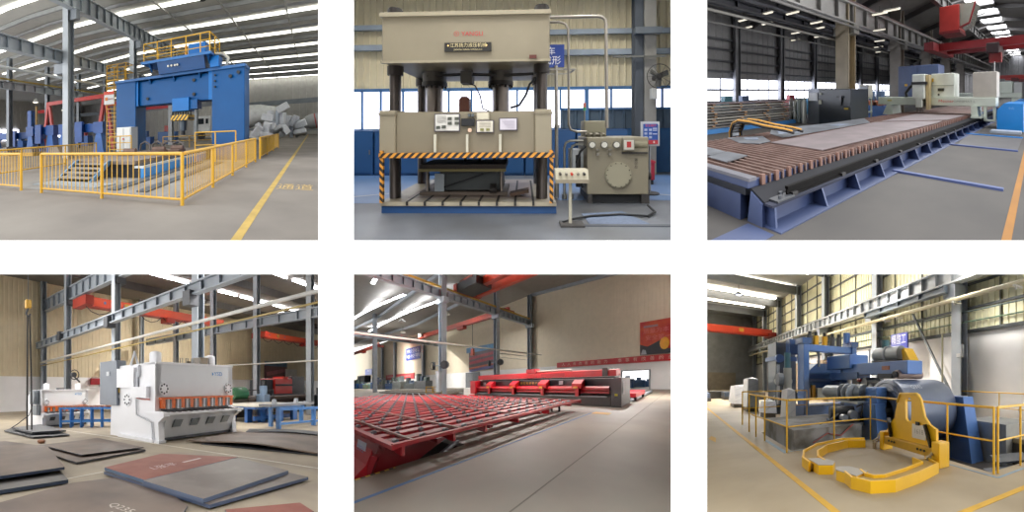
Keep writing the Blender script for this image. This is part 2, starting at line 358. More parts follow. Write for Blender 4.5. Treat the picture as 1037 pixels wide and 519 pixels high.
bigrail('safety_railing', 'yellow barred railing behind, running up to the left of the gantry', [(-11.3, 6.2, 0), (-11.35, 8.9, 0), (-11.45, 11.6, 0), (-11.6, 14.27, 0)])
railing('guard_railing', 'low yellow pipe guard round the white control cabinet', [(-9.9, 13.3, .3), (-9.2, 13.3, .3), (-8.5, 13.3, .3)], 1.1, ylw, 'pipe guards at the gantry', (.4, .75))
railing('guard_railing', 'yellow pipe guard in front of the right blue leg', [(-4.85, 13, .1), (-3.9, 13, .1), (-3.0, 13, .1)], 1.33, ylw, 'pipe guards at the gantry', (.75,))
railing('guard_railing', 'long low yellow pipe rail behind the worktable', [(-9.5, 19, 0), (-7.5, 19, 0), (-5.4, 19, 0)], 1.2, ylw, 'pipe guards at the gantry', (.9,))
# ladder cage, sign
l = thing('ladder_cage', 'yellow caged ladder tower rising behind the gantry beside the white sign', 'ladder', (-13.5, 19, 0))
for x, y in ((-14.4, 19), (-13.4, 19), (-14.4, 20), (-13.4, 20), (-12.6, 19)): part(MB().cyl((x, y, 0), (x, y, 6.9), .045, 6), 'upright', ylw, l)
for i in range(20): part(MB().box(-14.4, 18.97, .6+.32*i, -13.4, 19.03, .64+.32*i), 'rung', ylw, l)
for z in (4.7, 5.2, 5.7, 6.3, 6.9): part(MB().tube([(-14.4, 19, z), (-13.4, 19, z), (-12.6, 19, z), (-12.6, 20, z), (-13.4, 20, z), (-14.4, 20, z), (-14.4, 19, z)], .035, 6), 'hoop', ylw, l)
s = thing('notice_sign', 'small white sign with a red top strip on the yellow ladder tower', 'sign', (-14, 18.8, 3.85))
part(MB().box(-14.5, 18.78, 3.85, -13.55, 18.85, 4.8), 'board', wht, s); part(MB().box(-14.5, 18.75, 4.6, -13.55, 18.79, 4.85), 'strip', mat('#d8482a'), s)
part(MB().box(-14.4, 18.75, 4.15, -14.15, 18.79, 4.4), 'emblem', mat('#d07830'), s); part(MB().box(-14.1, 18.75, 4.22, -13.65, 18.79, 4.3), 'text_line', mat('#b08080'), s)
# red A-frame crane and blue welding portals left
a = thing('portal_crane', 'red A-frame portal crane standing behind the blue portals', 'crane', (-21, 26, 0))
part(MB().bar((-28.5, 26, 5.5), (-19.6, 26, 5.72), .4, .42), 'beam', red, a)
for dx in (-1.2, 1.1): part(MB().bar((-19.9+dx*.1, 26, 5.55), (-19.9+dx, 26, 0), .4, .34), 'leg', red, a)
for dx in (-1.0, 1.0): part(MB().bar((-28.3+dx*.1, 26, 5.4), (-28.3+dx, 26, 0), .3, .3), 'leg', red, a)
part(MB().bar((-21.0, 26, .9), (-19, 26, .9), .2, .2), 'tie', red, a)
pb = mat('#1f4f96', .5); pb2 = mat('#2b66b4', .5)
def portal(x0, x1, y, zt, lab):
    p = thing('welding_portal', lab, 'machine', ((x0+x1)/2, y, 0), 'blue welding portals')
    part(MB().cbox(x0, y-.3, zt-.75, x1, y+.3, zt, .05), 'beam', pb, p)
    for x in (x0+.3, x1-.35): part(MB().prism([(x-.55, 0), (x+.55, 0), (x+.25, zt-.7), (x-.25, zt-.7)], 'y', y-.35, y+.35), 'leg', pb2, p); part(MB().box(x-.5, y-.4, zt-.85, x+.5, y+.4, zt+.1), 'head_box', pb, p)
    part(MB().box((x0+x1)/2-.4, y-.6, zt-1.6, (x0+x1)/2+.4, y-.3, zt+.2), 'carriage', pb, p)
    part(MB().cyl(((x0+x1)/2, y-.45, zt-2.1), ((x0+x1)/2, y-.45, zt-1.6), .12, 8), 'torch', blk, p)
    return p
portal(-20.6, -15.9, 20.6, 2.55, 'blue welding portal nearest the grey column, right of it')
portal(-25.3, -21.9, 20.9, 2.55, 'blue welding portal left of the grey column')
portal(-34.3, -26.3, 23.2, 2.2, 'blue welding portal cut by the left edge, behind the short railing')
tw = thing('blue_tower', 'blue upright mast with a tan pole behind the left welding portals', 'machine', (-33, 26, 0))
part(MB().cbox(-31.6, 25.6, 0, -30.9, 26.3, 4.9, .04), 'mast', pb, tw); part(MB().cyl((-30.3, 25.9, 0), (-30.3, 25.9, 5.4), .14, 8), 'pole', mat('#a58a5a'), tw)
for i in range(5):
    x = -31+i*3.1
    o = thing('workpiece_pallet', ['yellow and grey pallet load behind the left railing, outermost', 'grey steel part on blue stand behind the left railing', 'steel bracket stack on blue stand between the portals', 'steel part on stand just left of the grey column', 'steel part on stand right of the grey column'][i], 'pallet', (x, 18, 0), 'loads in front of the portals')
    part(MB().box(x-.8, 17.5, 0, x+.8, 18.5, .3), 'stand', mat('#c79a30' if i in (2, 3) else '#2b5f9e'), o); part(MB().prism([(x-.6, .3), (x+.6, .3), (x+.35, .8), (x-.5, .7)], 'y', 17.6, 18.4), 'load', mat('#77706a', .5, .3), o)
for i in range(9):
    x = -46+i*3.6; h = 1.0+.9*R.random()
    o = thing('shop_machine', 'blue and grey workshop machine %s in the row along the far left wall' % ['first', 'second', 'third', 'fourth', 'fifth', 'sixth', 'seventh', 'eighth', 'ninth'][i], 'machine', (x, 36, 0), 'machines at the far left wall')
    part(MB().cbox(x-1.3, 35.4, 0, x+1.2, 36.6, h, .05), 'body', mat(R.choice(['#2a5ea6', '#5d6a78', '#8d9298', '#2b5b98'])), o); part(MB().box(x-.4, 35.6, h, x+.5, 36.3, h+.8), 'head', mat(R.choice(['#c9ccd0', '#3a5f96', '#a03a35'])), o)
for x0, x1, z in ((-46.8, -42.4, 5.9), (-29, -24.5, 6.0)):
    b_ = solo(MB().box(x0, 38, z, x1, 38.1, z+.55), 'red_banner', mat('#cc3a3a'), 'red banner hanging far left beside the blue mast' if x0 < -40 else 'red banner hanging far behind, seen over the worktable', 'banner', (x0, 38, z))
rb = solo(MB().box(-24.5, 42, 5.3, -17, 42.5, 5.85), 'crane_beam', mat('#b83038'), 'distant red crane beam seen through the gantry opening', 'crane', (-21, 42, 5.3))
for i, (x, y, z) in enumerate(((-44, 30, 7.2), (-40, 34, 7.3), (-35.5, 36, 7.4), (-27.5, 38, 7.2), (-57, 50, 7.5), (-50, 50, 7.5))):
    o = thing('high_bay_lamp', 'round glowing bay lamp hanging over the far left machines', 'lamp', (x, y, z), 'high bay lamps at far left')
    part(MB().cyl((x, y, z+.5), (x, y, z), .2, 10, .45), 'shade', mat('#cfcfc8', .4), o); part(MB().ball((x, y, z), .4, .4, .15, 10, 6), 'bulb', glow('#fff4dc', 2.2), o); part(MB().cyl((x, y, z+.5), (x, y, z+2.8), .03, 6), 'stem', dst, o)
for i, (x, y, z) in enumerate(((-16.6, 15.4, 9.2), (-6.9, 20, 10.6))):
    o = thing('hanging_lamp', ['small dark lamp hanging under the roof, left of the first column', 'small dark lamp hanging from the roof above the gantry'][i], 'lamp', (x-6*(1-i), y, z))
    x -= 6*(1-i)
    part(MB().cyl((x, y, z), (x, y, z+.35), .22, 10, .08), 'shade', blk, o); part(MB().cyl((x, y, z+.35), (x, y, z+1.8), .025, 6), 'stem', blk, o)
# the mixer trucks beyond
def truck(x, y, s, lab, drum, cabm, wrap=False, dirn=1, cdx=3.6):
    t = thing('mixer_truck', lab, 'truck', (x, y, 0), 'concrete mixer trucks')
    P = [(.55, 0), (.95, .25), (1.3, 1.2), (1.35, 2.2), (1.1, 3.6), (.55, 4.9), (.5, 5.1)]
    d = MB(); d.T = Matrix.Translation((x, y, 2.6*s)) @ Matrix.Rotation(math.radians(-9)*dirn, 4, 'Y') @ Matrix.Scale(s, 4) @ Matrix.Translation((-2.4, 0, 0)); 
    if dirn < 0: d.T = d.T @ Matrix.Translation((4.8, 0, 0)) @ Matrix.Scale(-1, 4, (1, 0, 0))
    d.lathe(P, (0, 0, 0), 'x', 20); dr = part(d, 'drum', drum, t)
    e = MB(); e.T = d.T; e.lathe([(1.37, 1.9), (1.38, 1.95), (1.38, 2.02), (1.37, 2.07)], (0, 0, 0), 'x', 20); part(e, 'band', mat('#c03a3a' if not wrap else '#c0353a'), dr)
    part(MB().box(x-(cdx-.6)*s, y-.5*s, .85*s, x+3.2*s, y+.5*s, 1.1*s), 'chassis', dst, t)
    for dx in (-2.2, 1.3, 2.5):
        for dy in (-1, 1): part(MB().cyl((x+dx*s, y+dy*s-.15, .5*s), (x+dx*s, y+dy*s+.15, .5*s), .5*s, 14), 'wheel', blk, t)
    cx = x-cdx*s*dirn
    cb = part(MB().cbox(cx-.95*s, y-1.15*s, .8*s, cx+.95*s, y+1.15*s, 2.9*s, .15), 'cab', cabm, t)
    part(MB().box(cx-.75*s, y-1.2*s, 1.9*s, cx+.05*s, y-1.14*s, 2.6*s), 'cab_window', mat('#30363c', .2), cb); part(MB().box(cx+.3*s, y-1.2*s, 1.95*s, cx+.6*s, y-1.14*s, 2.55*s), 'cab_window', mat('#30363c', .2), cb)
    part(MB().cyl((cx-.3*s, y-1.2*s, .5*s), (cx-.3*s, y-.9*s, .5*s), .5*s, 14), 'wheel', blk, t)
    return t
truck(-9.3, 52, 1.42, 'large white mixer truck behind the right gantry leg, drum at its right', mat('#eceeee', .5), mat('#e6e8e8'), True, 1, 5.6)
def mixer_wrap(x, y, z, s, lab, i):
    bm = MB(); rr = random.Random(i+20)
    t = thing('wrapped_chute', lab, 'machine part', (x, y, 0), 'plastic wrapped chutes')
    for k in range(9):
        q = rr.random; c0 = (x+(q()-.5)*2.2*s, y+(q()-.5)*1.2, z*(.25+.75*q()))
        b = MB(); b.T = Matrix.Translation(c0) @ Matrix.Rotation(q()*3, 4, 'Y') @ Matrix.Rotation(q()*2, 4, 'X'); b.cbox(-.75*s, -.5, -.28*s, .7*s, .5, .3*s, .12); part(b, 'wrap', mat('#eef1f8', .35, noise=.06, scale=3), t)
    part(MB().cyl((x, y, 0), (x, y, z*.9), .25, 8), 'stand', mat('#c9d2df'), t)
mixer_wrap(-4.65, 45.6, 4.4, 1.15, 'tall chute wrapped in white plastic behind the big mixer drum', 1)
mixer_wrap(-2.95, 47.9, 2.7, 1.15, 'lower white plastic wrapped chute at the right of the wrapped pair', 2)
mixer_wrap(-6.5, 43.4, 1.9, 1.1, 'white plastic wrapped bundle standing under the big drum', 3)
truck(.6, 57, .95, 'distant grey mixer truck at the right edge with a dark cab', mat('#aeb2b6', .5), mat('#55403c'), False, 1)
# ================================================================ bay 2: hydraulic press
use(2)
gry = mat('#857c68', .45, noise=.05); gry2 = mat('#938a75', .45, noise=.05); dk2 = mat('#3b3836', .5, .2, .12); stee = mat('#8a8078', .28, .75, .1)
bwl = mat('#2a5f94', .5, noise=.08); hz = stripes('#d9932e', '#211d1a', .125, (1, 0, -1)); hzv = stripes('#d9932e', '#211d1a', .125, (1, 0, 1))
f2 = mat('#56585b', .42, 0, h2='#70757d', scale=.7, spec=.45, lo=.35, hi=.65)
struct(MB().box(-8, 3.0, -.15, 7, 11, 0), 'floor', f2)
solo(MB().box(-8, 5.9, 0, -2.6, 9.4, .004).box(.7, 6.2, 0, 7, 9.4, .004), 'floor_paint', mat('#6385b4', .4, noise=.1, scale=.9), 'pale blue painted floor area around the press', 'floor marking', (-5, 7, 0), kind='stuff')
solo(MB().bar((-5.2, 5.6, .006), (-2.6, 7.0, .006), .05, .006), 'floor_line', mat('#c9ccd0', .6), 'white line slanting over the floor at the left of the press', 'floor marking', (-4, 6, 0))
solo(MB().bar((2.4, 6.9, .008), (5.0, 5.9, .008), .04, .006), 'floor_line', mat('#c9ccd0', .6), 'white line slanting over the floor at the right of the pump unit', 'floor marking', (3, 6.5, 0))
# window wall
wy = 10.0; cw = mat('#d9cfb2', .7, noise=.05); wf = mat('#3f6d9c', .5)
struct(MB().sheet((7, wy), (-8, wy), 2.78, 6.2, .22, .035), 'wall_back', cw)
struct(MB().box(-8, wy, 0, 7, wy+.1, 1.42), 'wall_base', mat('#2c5f92', .6))
for z, h in ((4.78, .16), (4.12, .18)):
    struct(MB().box(-8, wy-.14, z-h/2, -2, wy, z+h/2), 'wall_rail', mat('#8f9aa6', .5)); struct(MB().box(-2, wy-.14, z-.25-h/2, 7, wy, z-.25+h/2), 'wall_rail', mat('#8f9aa6', .5))
xs2 = [-6.2, -5.35, -4.72, -3.97, -3.2, -2.45, -1.7, -.95, -.2, .45, 1.2, 2.03, 2.83, 3.55, 4.45, 5.2]
n = 0
for a, b in zip(xs2, xs2[1:]):
    n += 1; low = 1.42 if b < 1.9 else 2.06
    w_ = tag(make(MB().box(a, wy+.02, low, b, wy+.05, 2.72), 'window_%d' % n, glow('#f3f3ff', 2.2)), None, None, None, 'structure')
    fr = MB().box(a-.03, wy-.05, low-.03, a+.03, wy+.02, 2.75).box(a, wy-.05, 2.68, b, wy+.02, 2.78).box(a, wy-.05, low-.04, b, wy+.02, low+.03)
    part(fr, 'window_frame', wf, w_)
    if low > 2: struct(MB().sheet((b, wy-.02), (a, wy-.02), 1.42, 2.04, .3, .02), 'shutter', mat('#4f6172', .6))
struct(MB().box(1.98, wy-.08, 1.42, 2.1, wy, 2.78), 'window_post', wf)
# wall column
struct(MB().hcol(3.57, 9.72, 0, 6.2, .26, .3, .03), 'column', mat('#4a5058', .6))
struct(MB().box(3.72, 9.55, 0, 4.08, 9.95, 6.2), 'column', mat('#8f8d88', .7))
struct(MB().box(3.4, 9.4, 4.3, 4.2, 9.6, 4.5), 'column_bracket', mat('#5b6269', .6))
struct(MB().bar((2.75, 9.5, 3.62), (4.35, 9.5, 3.62), .05, .05), 'column_bracket', mat('#6a6a66', .6))
fa = thing('wall_fan', 'round caged fan mounted on the pale column at the right', 'fan', (4.0, 9.3, 2.9))
part(MB().cyl((4.0, 9.5, 2.95), (4.0, 9.15, 2.95), .09, 10), 'motor', dk2, fa)
part(MB().tube([(4.0+.36*math.cos(t*.2618), 9.15, 2.95+.36*math.sin(t*.2618)) for t in range(25)], .012, 5), 'cage_ring', dk2, fa)
for a in range(12): part(MB().cyl((4.0, 9.12, 2.95), (4.0+.36*math.cos(a*.5236), 9.15, 2.95+.36*math.sin(a*.5236)), .006, 4), 'cage_wire', dk2, fa)
for a in (.4, 2.5, 4.6):
    b = MB(); b.T = Matrix.Translation((4.0, 9.2, 2.95)) @ Matrix.Rotation(-a, 4, 'Y') @ Matrix.Rotation(.4, 4, 'X'); b.box(.05, -.01, -.07, .3, .01, .09); part(b, 'blade', mat('#5d5d58', .5), fa)
part(MB().box(3.85, 9.3, 2.3, 4.0, 9.5, 2.62), 'switch_box', mat('#c4c4c0'), fa)
# lockers along the wall
lx = -6.2; i = 0
while lx < 5.4:
    if 2.9 < lx < 4.1: lx += .78; continue
    o = thing('tool_locker', 'blue steel locker in the row along the window wall', 'locker', (lx, 9.4, 0), 'blue lockers under the windows')
    part(MB().cbox(lx+.01, 9.35, 0, lx+.77, 9.9, 1.4, .015), 'body', mat('#1b4a7c', .45, noise=.05), o)
    part(MB().box(lx+.04, 9.33, .08, lx+.74, 9.36, 1.34), 'door', mat('#1e5286', .45, noise=.05), o); part(MB().box(lx+.64, 9.31, .66, lx+.67, 9.34, .8), 'handle', stee, o)
    lx += .78; i += 1
# the press
p = thing('hydraulic_press', 'big grey-green four-column hydraulic press on a blue base', 'machine', (-1, 5.2, 0))
bd = part(MB().box(-2.46, 5.23, 0, .56, 7.5, .125), 'base', mat('#1d4f88', .5, noise=.1), p)
part(MB().cbox(-2.47, 5.2, .125, .56, 7.5, .2, .01), 'bed_plate', mat('#a79e8a', .4, .1, .15, 4), bd)
part(MB().box(-2.1, 5.5, .2, .15, 7.4, .204), 'bed_top', mat('#a08f86', .45, .2, .12, 3), bd)
for k in range(8): part(MB().box(-2.02+.31*k, 5.19, .14, -1.98+.31*k, 7.3, .207), 'slot', mat('#2b2826', .6), bd)
cr = part(MB().cbox(-2.42, 5.15, 2.6, .445, 7.4, 3.42, .02), 'crown', gry, p)
part(MB().box(-2.44, 5.11, 3.37, .46, 7.4, 3.44), 'top_flange', gry2, cr); part(MB().box(-2.43, 5.12, 2.58, .455, 5.2, 2.62), 'bottom_flange', gry2, cr)
part(MB().box(.1, 5.1, 2.62, .22, 5.15, 2.68), 'tag', mat('#5b2b22'), cr)
lo = MB(); letters(lo, '\u24ce YANGLI', .105, (-.93, 5.143, 3.06)); part(lo, 'lettering', mat('#b8323a', .5), cr, 'red lettering on the crown')
pl = part(MB().box(-1.33, 5.125, 2.76, -.54, 5.15, 2.91), 'name_plate', mat('#1c1a18', .35), cr)
lo = MB(); letters(lo, '\u6c5f\u82cf\u626c\u529b\u6db2\u538b\u673a\u68b0', .078, (-.93, 5.121, 2.86)); letters(lo, 'JIANGSU YANGLI HYDRAULIC', .036, (-.93, 5.121, 2.79)); part(lo, 'lettering', mat('#c9b98c', .4), pl, 'pale characters on the name plate')
for x in (-1.27, -.62): part(MB().cyl((x, 5.13, 2.86), (x, 5.115, 2.86), .012, 8), 'indicator_lamp', glow('#ffcf80', 1.2), pl)
for k, (x0, x1) in enumerate(((-1.6, -.1),)):
    part(MB().tube([(-1.5, 5.9, 3.5), (-1.2, 5.8, 3.55), (-.7, 5.9, 3.52), (-.2, 5.8, 3.55), (.2, 5.9, 3.52)], .045, 6), 'top_pipe', dk2, cr)
    part(MB().box(-1.35, 5.6, 3.42, -.5, 6.0, 3.54), 'valve_block', mat('#5d5850'), cr)
for x in (-2.34, .33):
    for y in (5.52, 7.0):
        c = part(MB().cyl((x, y, .2), (x, y, 3.45), .1, 20), 'column', mat('#4f4844', .3, .6, .15, 3), p)
        part(MB().cyl((x, y, 3.44), (x, y, 3.62), .135, 18).cyl((x, y, 3.62), (x, y, 3.65), .12, 18), 'nut', mat('#2a2522', .5, .3), c)
        part(MB().cyl((x, y, 2.44), (x, y, 2.6), .14, 18), 'collar', mat('#35302d', .5, .3), c)
sl = part(MB().cbox(-2.2, 5.2, .99, .2, 7.3, 1.75, .02), 'slide', gry, p)
for x in (-2.34, .33):
    for y in (5.52, 7.0):
        part(MB().cbox(x-.14, y-.35 if y < 6 else y-.3, .98, x+.15, y+.3, 1.78, .02), 'guide_block', gry2, sl)
        part(MB().box(x-.15, y-.36 if y < 6 else y-.3, 1.7, x+.16, y+.3, 1.73), 'guide_cap', gry, sl)
part(MB().box(-2.46, 5.12, .965, .52, 5.2, 1.05), 'hazard_strip', hz, sl)
part(MB().box(-2.44, 5.12, .965, -2.40, 7.3, 1.05), 'hazard_strip', hz, sl)
for x in (-2.42, .47): 
    hp = part(MB().box(x-.03, 5.13, .2, x+.03, 5.19, 1.09), 'safety_post', hzv, p)
part(MB().box(-1.72, 6.9, .55, -1.66, 6.96, .98), 'safety_post', hzv, p)
for x in (-1.5, -.95, -.39): part(MB().box(x-.02, 5.14, 1.06, x+.02, 5.2, 1.36), 'lug', mat('#c4c0ae'), sl)
for x in (-1.81, -.46):
    cy_ = part(MB().cyl((x, 6.2, 2.36), (x, 6.2, 2.6), .24, 20), 'cylinder', mat('#57524c', .5, .3), cr)
    part(MB().cyl((x, 6.2, 2.32), (x, 6.2, 2.4), .255, 20), 'flange', mat('#2f2b28', .5, .3), cy_)
    for a in range(12): part(MB().cyl((x+.225*math.cos(a*.5236), 6.2+.225*math.sin(a*.5236), 2.27), (x+.225*math.cos(a*.5236), 6.2+.225*math.sin(a*.5236), 2.33), .022, 6), 'bolt', mat('#26221f'), cy_)
    part(MB().cyl((x, 6.2, 1.7), (x, 6.2, 2.4), .165, 20), 'piston_rod', stee, cy_)
part(MB().box(-1.22, 5.9, 2.34, -1.0, 6.2, 2.58), 'valve', mat('#4a4640'), cr)
part(MB().tube([(-1.1, 6.0, 2.36), (-.95, 6.0, 2.3), (-.85, 6.0, 2.1), (-.8, 6.0, 1.85), (-.6, 6.0, 1.76)], .014, 6), 'hose', blk, cr)
part(MB().tube([(.22, 5.9, 2.4), (.12, 5.9, 2.3), (.05, 5.9, 2.1), (-.08, 5.9, 1.9), (-.25, 5.9, 1.85)], .025, 6), 'hose', blk, cr)
part(MB().tube([(-1.9, 6.0, 2.5), (-1.2, 6.0, 2.53), (-.4, 6.0, 2.5), (.2, 6.0, 2.52)], .03, 6), 'oil_pipe', dk2, cr)
part(MB().prism([(-1.25, 1.75), (-1.05, 1.75), (-1.05, 2.02), (-1.1, 2.08), (-1.2, 2.08), (-1.25, 2.02)], 'y', 5.9, 6.1), 'lifting_eye', mat('#7d4a38', .5, noise=.2), sl)
# notices fixed to the slide
def notice(x0, z0, x1, z1, lab, paper, frame='#4f4a55', y=5.2):
    o = thing('notice_board', lab, 'notice', ((x0+x1)/2, y-.01, z0))
    part(MB().box(x0, y-.03, z0, x1, y-.002, z1), 'frame', mat(frame, .4), o); pp = part(MB().box(x0+.015, y-.036, z0+.015, x1-.015, y-.03, z1-.015), 'paper', mat(paper, .5, noise=.04), o)
    return o, pp
o, pp = notice(-1.515, 1.41, -1.08, 1.715, 'white framed notice with small photos, leftmost on the press slide', '#d9d6cf')
for x, z in ((-1.25, 1.63), (-1.13, 1.63), (-1.25, 1.55), (-1.13, 1.55), (-1.35, 1.49), (-1.45, 1.48)): part(MB().box(x-.035, 5.155, z-.025, x+.035, 5.165, z+.025), 'photo', mat('#4d5048'), pp)
for k in range(5): part(MB().box(-1.47, 5.16, 1.67-.025*k, -1.31, 5.165, 1.675-.025*k), 'text_line', mat('#9a9690'), pp)
o, pp = notice(-1.055, 1.5, -.83, 1.63, 'small black display panel beside the photo notice on the slide', '#16171b', '#101114')
o, pp = notice(-.8, 1.385, -.5, 1.6, 'white framed notice with two green pictures, middle of the slide', '#dcd5c6')
for x in (-.7, -.6): part(MB().box(x-.03, 5.155, 1.42, x+.03, 5.165, 1.46), 'picture', mat('#8b8a50'), pp)
for k in range(4): part(MB().box(-.75, 5.16, 1.56-.025*k, -.55, 5.165, 1.565-.025*k), 'text_line', mat('#a8a090'), pp)
notice(-.79, 1.605, -.58, 1.73, 'plain pale paper sheet above the green-picture notice', '#cfc8b2', '#c4bda8')
o, pp = notice(-.41, 1.42, -.1, 1.635, 'pale lilac framed notice, rightmost on the press slide', '#cfc9d2')
for k in range(6): part(MB().box(-.37+.02*k, 5.16, 1.59-.025*k, -.15, 5.165, 1.594-.025*k), 'text_line', mat('#b4aebb'), pp)
for x in (-.92, -.86): solo(MB().box(x-.022, 5.17, 1.66, x+.022, 5.2, 1.71), 'slide_button', mat('#4d5357', .4), 'small grey button box above the black display on the slide', 'button', (x, 5.19, 1.66), 'button boxes on the slide')
solo(MB().cyl((-.91, 5.165, 1.43), (-.91, 5.2, 1.43), .035, 12), 'round_badge', mat('#e2bfa4', .4), 'small pinkish round badge under the black display on the slide', 'badge', (-.91, 5.19, 1.4))
# die set on the bed
d = thing('die_set', 'dark die block with a thick top plate on the press bed', 'die', (-1, 5.9, .2))
part(MB().box(-1.93, 5.65, .7, -.33, 6.6, .79), 'top_plate', mat('#3c332c', .5, .2, .15), d)
tp = part(MB().box(-1.95, 5.62, .66, -.32, 5.66, .71), 'striped_edge', mat('#7d7248', .5), d)
part(MB().cbox(-1.6, 5.8, .27, -.4, 6.5, .7, .02), 'body', mat('#4b4f4f', .5, .3, .15), d)
part(MB().box(-1.95, 5.7, .2085, -.3, 6.6, .27), 'foot_plate', mat('#6a5c50', .5, .2), d)
for x in (-1.83, -.42): part(MB().cyl((x, 5.8, .27), (x, 5.8, .7), .035, 10), 'guide_pin', stee, d)
part(MB().box(-1.68, 5.74, .27, -1.5, 5.8, .6), 'side_plate', mat('#9aa2a8', .4, .3), d); part(MB().bar((-1.5, 5.77, .35), (-.75, 5.77, .6), .03, .03), 'lever', blk, d)
part(MB().cyl((-.62, 5.72, .33), (-.5, 5.72, .33), .09, 12), 'hydraulic_fitting', dk2, d)
for x in (-1.2, -.9, -.6, -.35): part(MB().cyl((x, 6.3, .79), (x, 6.3, .99), .03, 8), 'ejector_rod', dk2, d)
solo(MB().prism([(-.25, .2085), (-.2, .2085), (.1, .27), (.1, .34), (-.25, .26)], 'y', 5.6, 5.8), 'wedge_block', mat('#5e4634', .6), 'brown wedge lying on the press bed by the right column', 'block', (-.1, 5.7, .204))
# blue sign behind
s = thing('blue_sign', 'blue hanging sign with white characters half hidden by the crown', 'sign', (.95, 9.8, 3.3))
part(MB().box(-.3, 9.78, 3.38, 1.3, 9.83, 4.1), 'board', mat('#2d4590', .4), s)
lo = MB(); letters(lo, '\u51b2\u538b\u8f66', .27, (.62, 9.775, 3.88), align='CENTER'); letters(lo, '\u6210\u5f62', .3, (.9, 9.775, 3.58)); part(lo, 'lettering', mat('#e9e9ee', .5), s)
# pipework
pm = mat('#9c968c', .35, .5, .06)
solo(MB().tube([(.45, 6.0, 3.62), (1.45, 6.0, 3.62), (1.53, 6.0, 3.6), (1.585, 6.0, 3.55), (1.6, 6.0, 3.47), (1.62, 6.0, 1.45)], .032, 10), 'oil_pipe', pm, 'tall grey pipe bending down from the crown to the pump unit', 'pipe', (1.6, 6, 1.4))
solo(MB().tube([(.45, 6.05, 3.54), (.7, 6.05, 3.54), (.82, 6.05, 3.5), (.88, 6.05, 3.4), (.89, 6.05, 2.0), (.89, 6.05, 1.52), (.93, 6.05, 1.42), (1.05, 6.05, 1.38), (1.24, 6.05, 1.38)], .024, 10), 'oil_pipe', pm, 'thin inner pipe bending down from the crown, right of the hazard post', 'pipe', (.89, 6, 1.4))
solo(MB().cyl((.7, 6.4, 0), (.68, 6.4, 2.75), .035, 10).cyl((.7, 6.4, 1.45), (.7, 6.4, 1.52), .06, 10).cyl((.69, 6.4, 0), (.69, 6.4, .3), .05, 10), 'support_pole', mat('#b4afa4', .4, .3), 'upright pale pole standing on the floor right of the press', 'pole', (.7, 6.4, 0))
solo(MB().bar((.5, 6.1, 2.62), (1.02, 6.1, 2.62), .04, .02).bar((.5, 6.5, 2.6), (.95, 6.5, 2.6), .04, .02).bar((1.02, 6.1, 2.62), (.95, 6.5, 2.6), .04, .02), 'pipe_bracket', mat('#b9b5aa', .4, .3), 'pale bracket holding the two pipes beside the crown', 'bracket', (.7, 6.1, 2.6))
for k, (x, z) in enumerate(((.84, 1.15), (.97, 1.08))):
    solo(MB().tube([(x, 6.3, .1), (x, 6.3, z-.1), (x+.03, 6.3, z), (x+.12, 6.3, z+.04), (1.3, 6.3, z+.04)], .025, 8).cyl((x, 6.3, 0), (x, 6.3, .1), .05, 8), 'suction_pipe', mat('#a8a69c', .3, .6), ['grey pipe rising from the floor to the pump unit, outer one', 'grey pipe rising from the floor to the pump unit, inner one'][k], 'pipe', (x, 6.3, 0))
# pump unit
h = thing('pump_unit', 'pale hydraulic pump unit with a big round cover plate', 'machine', (1.8, 5.9, 0))
hb = part(MB().cbox(1.22, 5.93, .17, 2.39, 6.9, 1.27, .015), 'tank', mat('#8f8772', .45, noise=.05), h)
part(MB().box(1.26, 6.0, .006, 2.35, 6.85, .17), 'plinth', blk, h); part(MB().box(1.24, 5.92, 0, 1.32, 6.1, .18), 'foot', dk2, h); part(MB().box(2.25, 5.92, 0, 2.4, 6.1, .18), 'foot', dk2, h)
rc = part(MB().cyl((1.81, 5.93, .55), (1.81, 5.905, .55), .25, 32).cyl((1.81, 5.91, .55), (1.81, 5.895, .55), .235, 32), 'round_cover', mat('#a09a83', .45, noise=.03), h)
for a in range(14): part(MB().cyl((1.81+.225*math.cos(a*.4488), 5.9, .55+.225*math.sin(a*.4488)), (1.81+.225*math.cos(a*.4488), 5.885, .55+.225*math.sin(a*.4488)), .012, 6), 'bolt', mat('#5b5546'), rc)
for x in (1.31, 1.54, 1.77):
    ga = part(MB().cyl((x, 5.93, 1.13), (x, 5.87, 1.13), .068, 18), 'gauge', mat('#6c6a62', .35, .4), h); part(MB().cyl((x, 5.872, 1.13), (x, 5.865, 1.13), .052, 18), 'gauge_face', mat('#d5d3c8', .3), ga)
for x in (1.42, 1.65): part(MB().cyl((x, 5.93, .95), (x, 5.88, .95), .03, 10).box(x-.03, 5.9, 1.02, x+.03, 5.93, 1.05), 'valve_knob', mat('#77736a', .4, .4), h)
mo = part(MB().cyl((2.02, 6.05, 1.13), (2.36, 6.05, 1.13), .14, 18), 'motor', mat('#928c74', .45), h)
part(MB().box(1.88, 5.85, 1.02, 2.1, 6.2, 1.25), 'motor_box', mat('#8a8576', .45), mo); part(MB().box(1.95, 5.84, 1.08, 2.03, 5.86, 1.19), 'red_label', mat('#b03030'), mo); part(MB().box(1.9, 5.845, 1.04, 2.08, 5.855, 1.22), 'label_plate', mat('#c9c6bb'), mo)
part(MB().box(1.88, 5.9, .955, 2.36, 6.1, .985), 'motor_shelf', dk2, h)
part(MB().cbox(1.26, 6.4, 1.27, 1.72, 6.8, 1.6, .02), 'top_box', mat('#8c8772'), h)
for x in (1.3, 1.42, 1.55): part(MB().cyl((x, 6.2, 1.27), (x, 6.2, 1.36), .04, 8).cyl((x-.06, 6.2, 1.32), (x+.08, 6.2, 1.32), .03, 8), 'valve', mat('#7f7a6c', .4, .4), h)
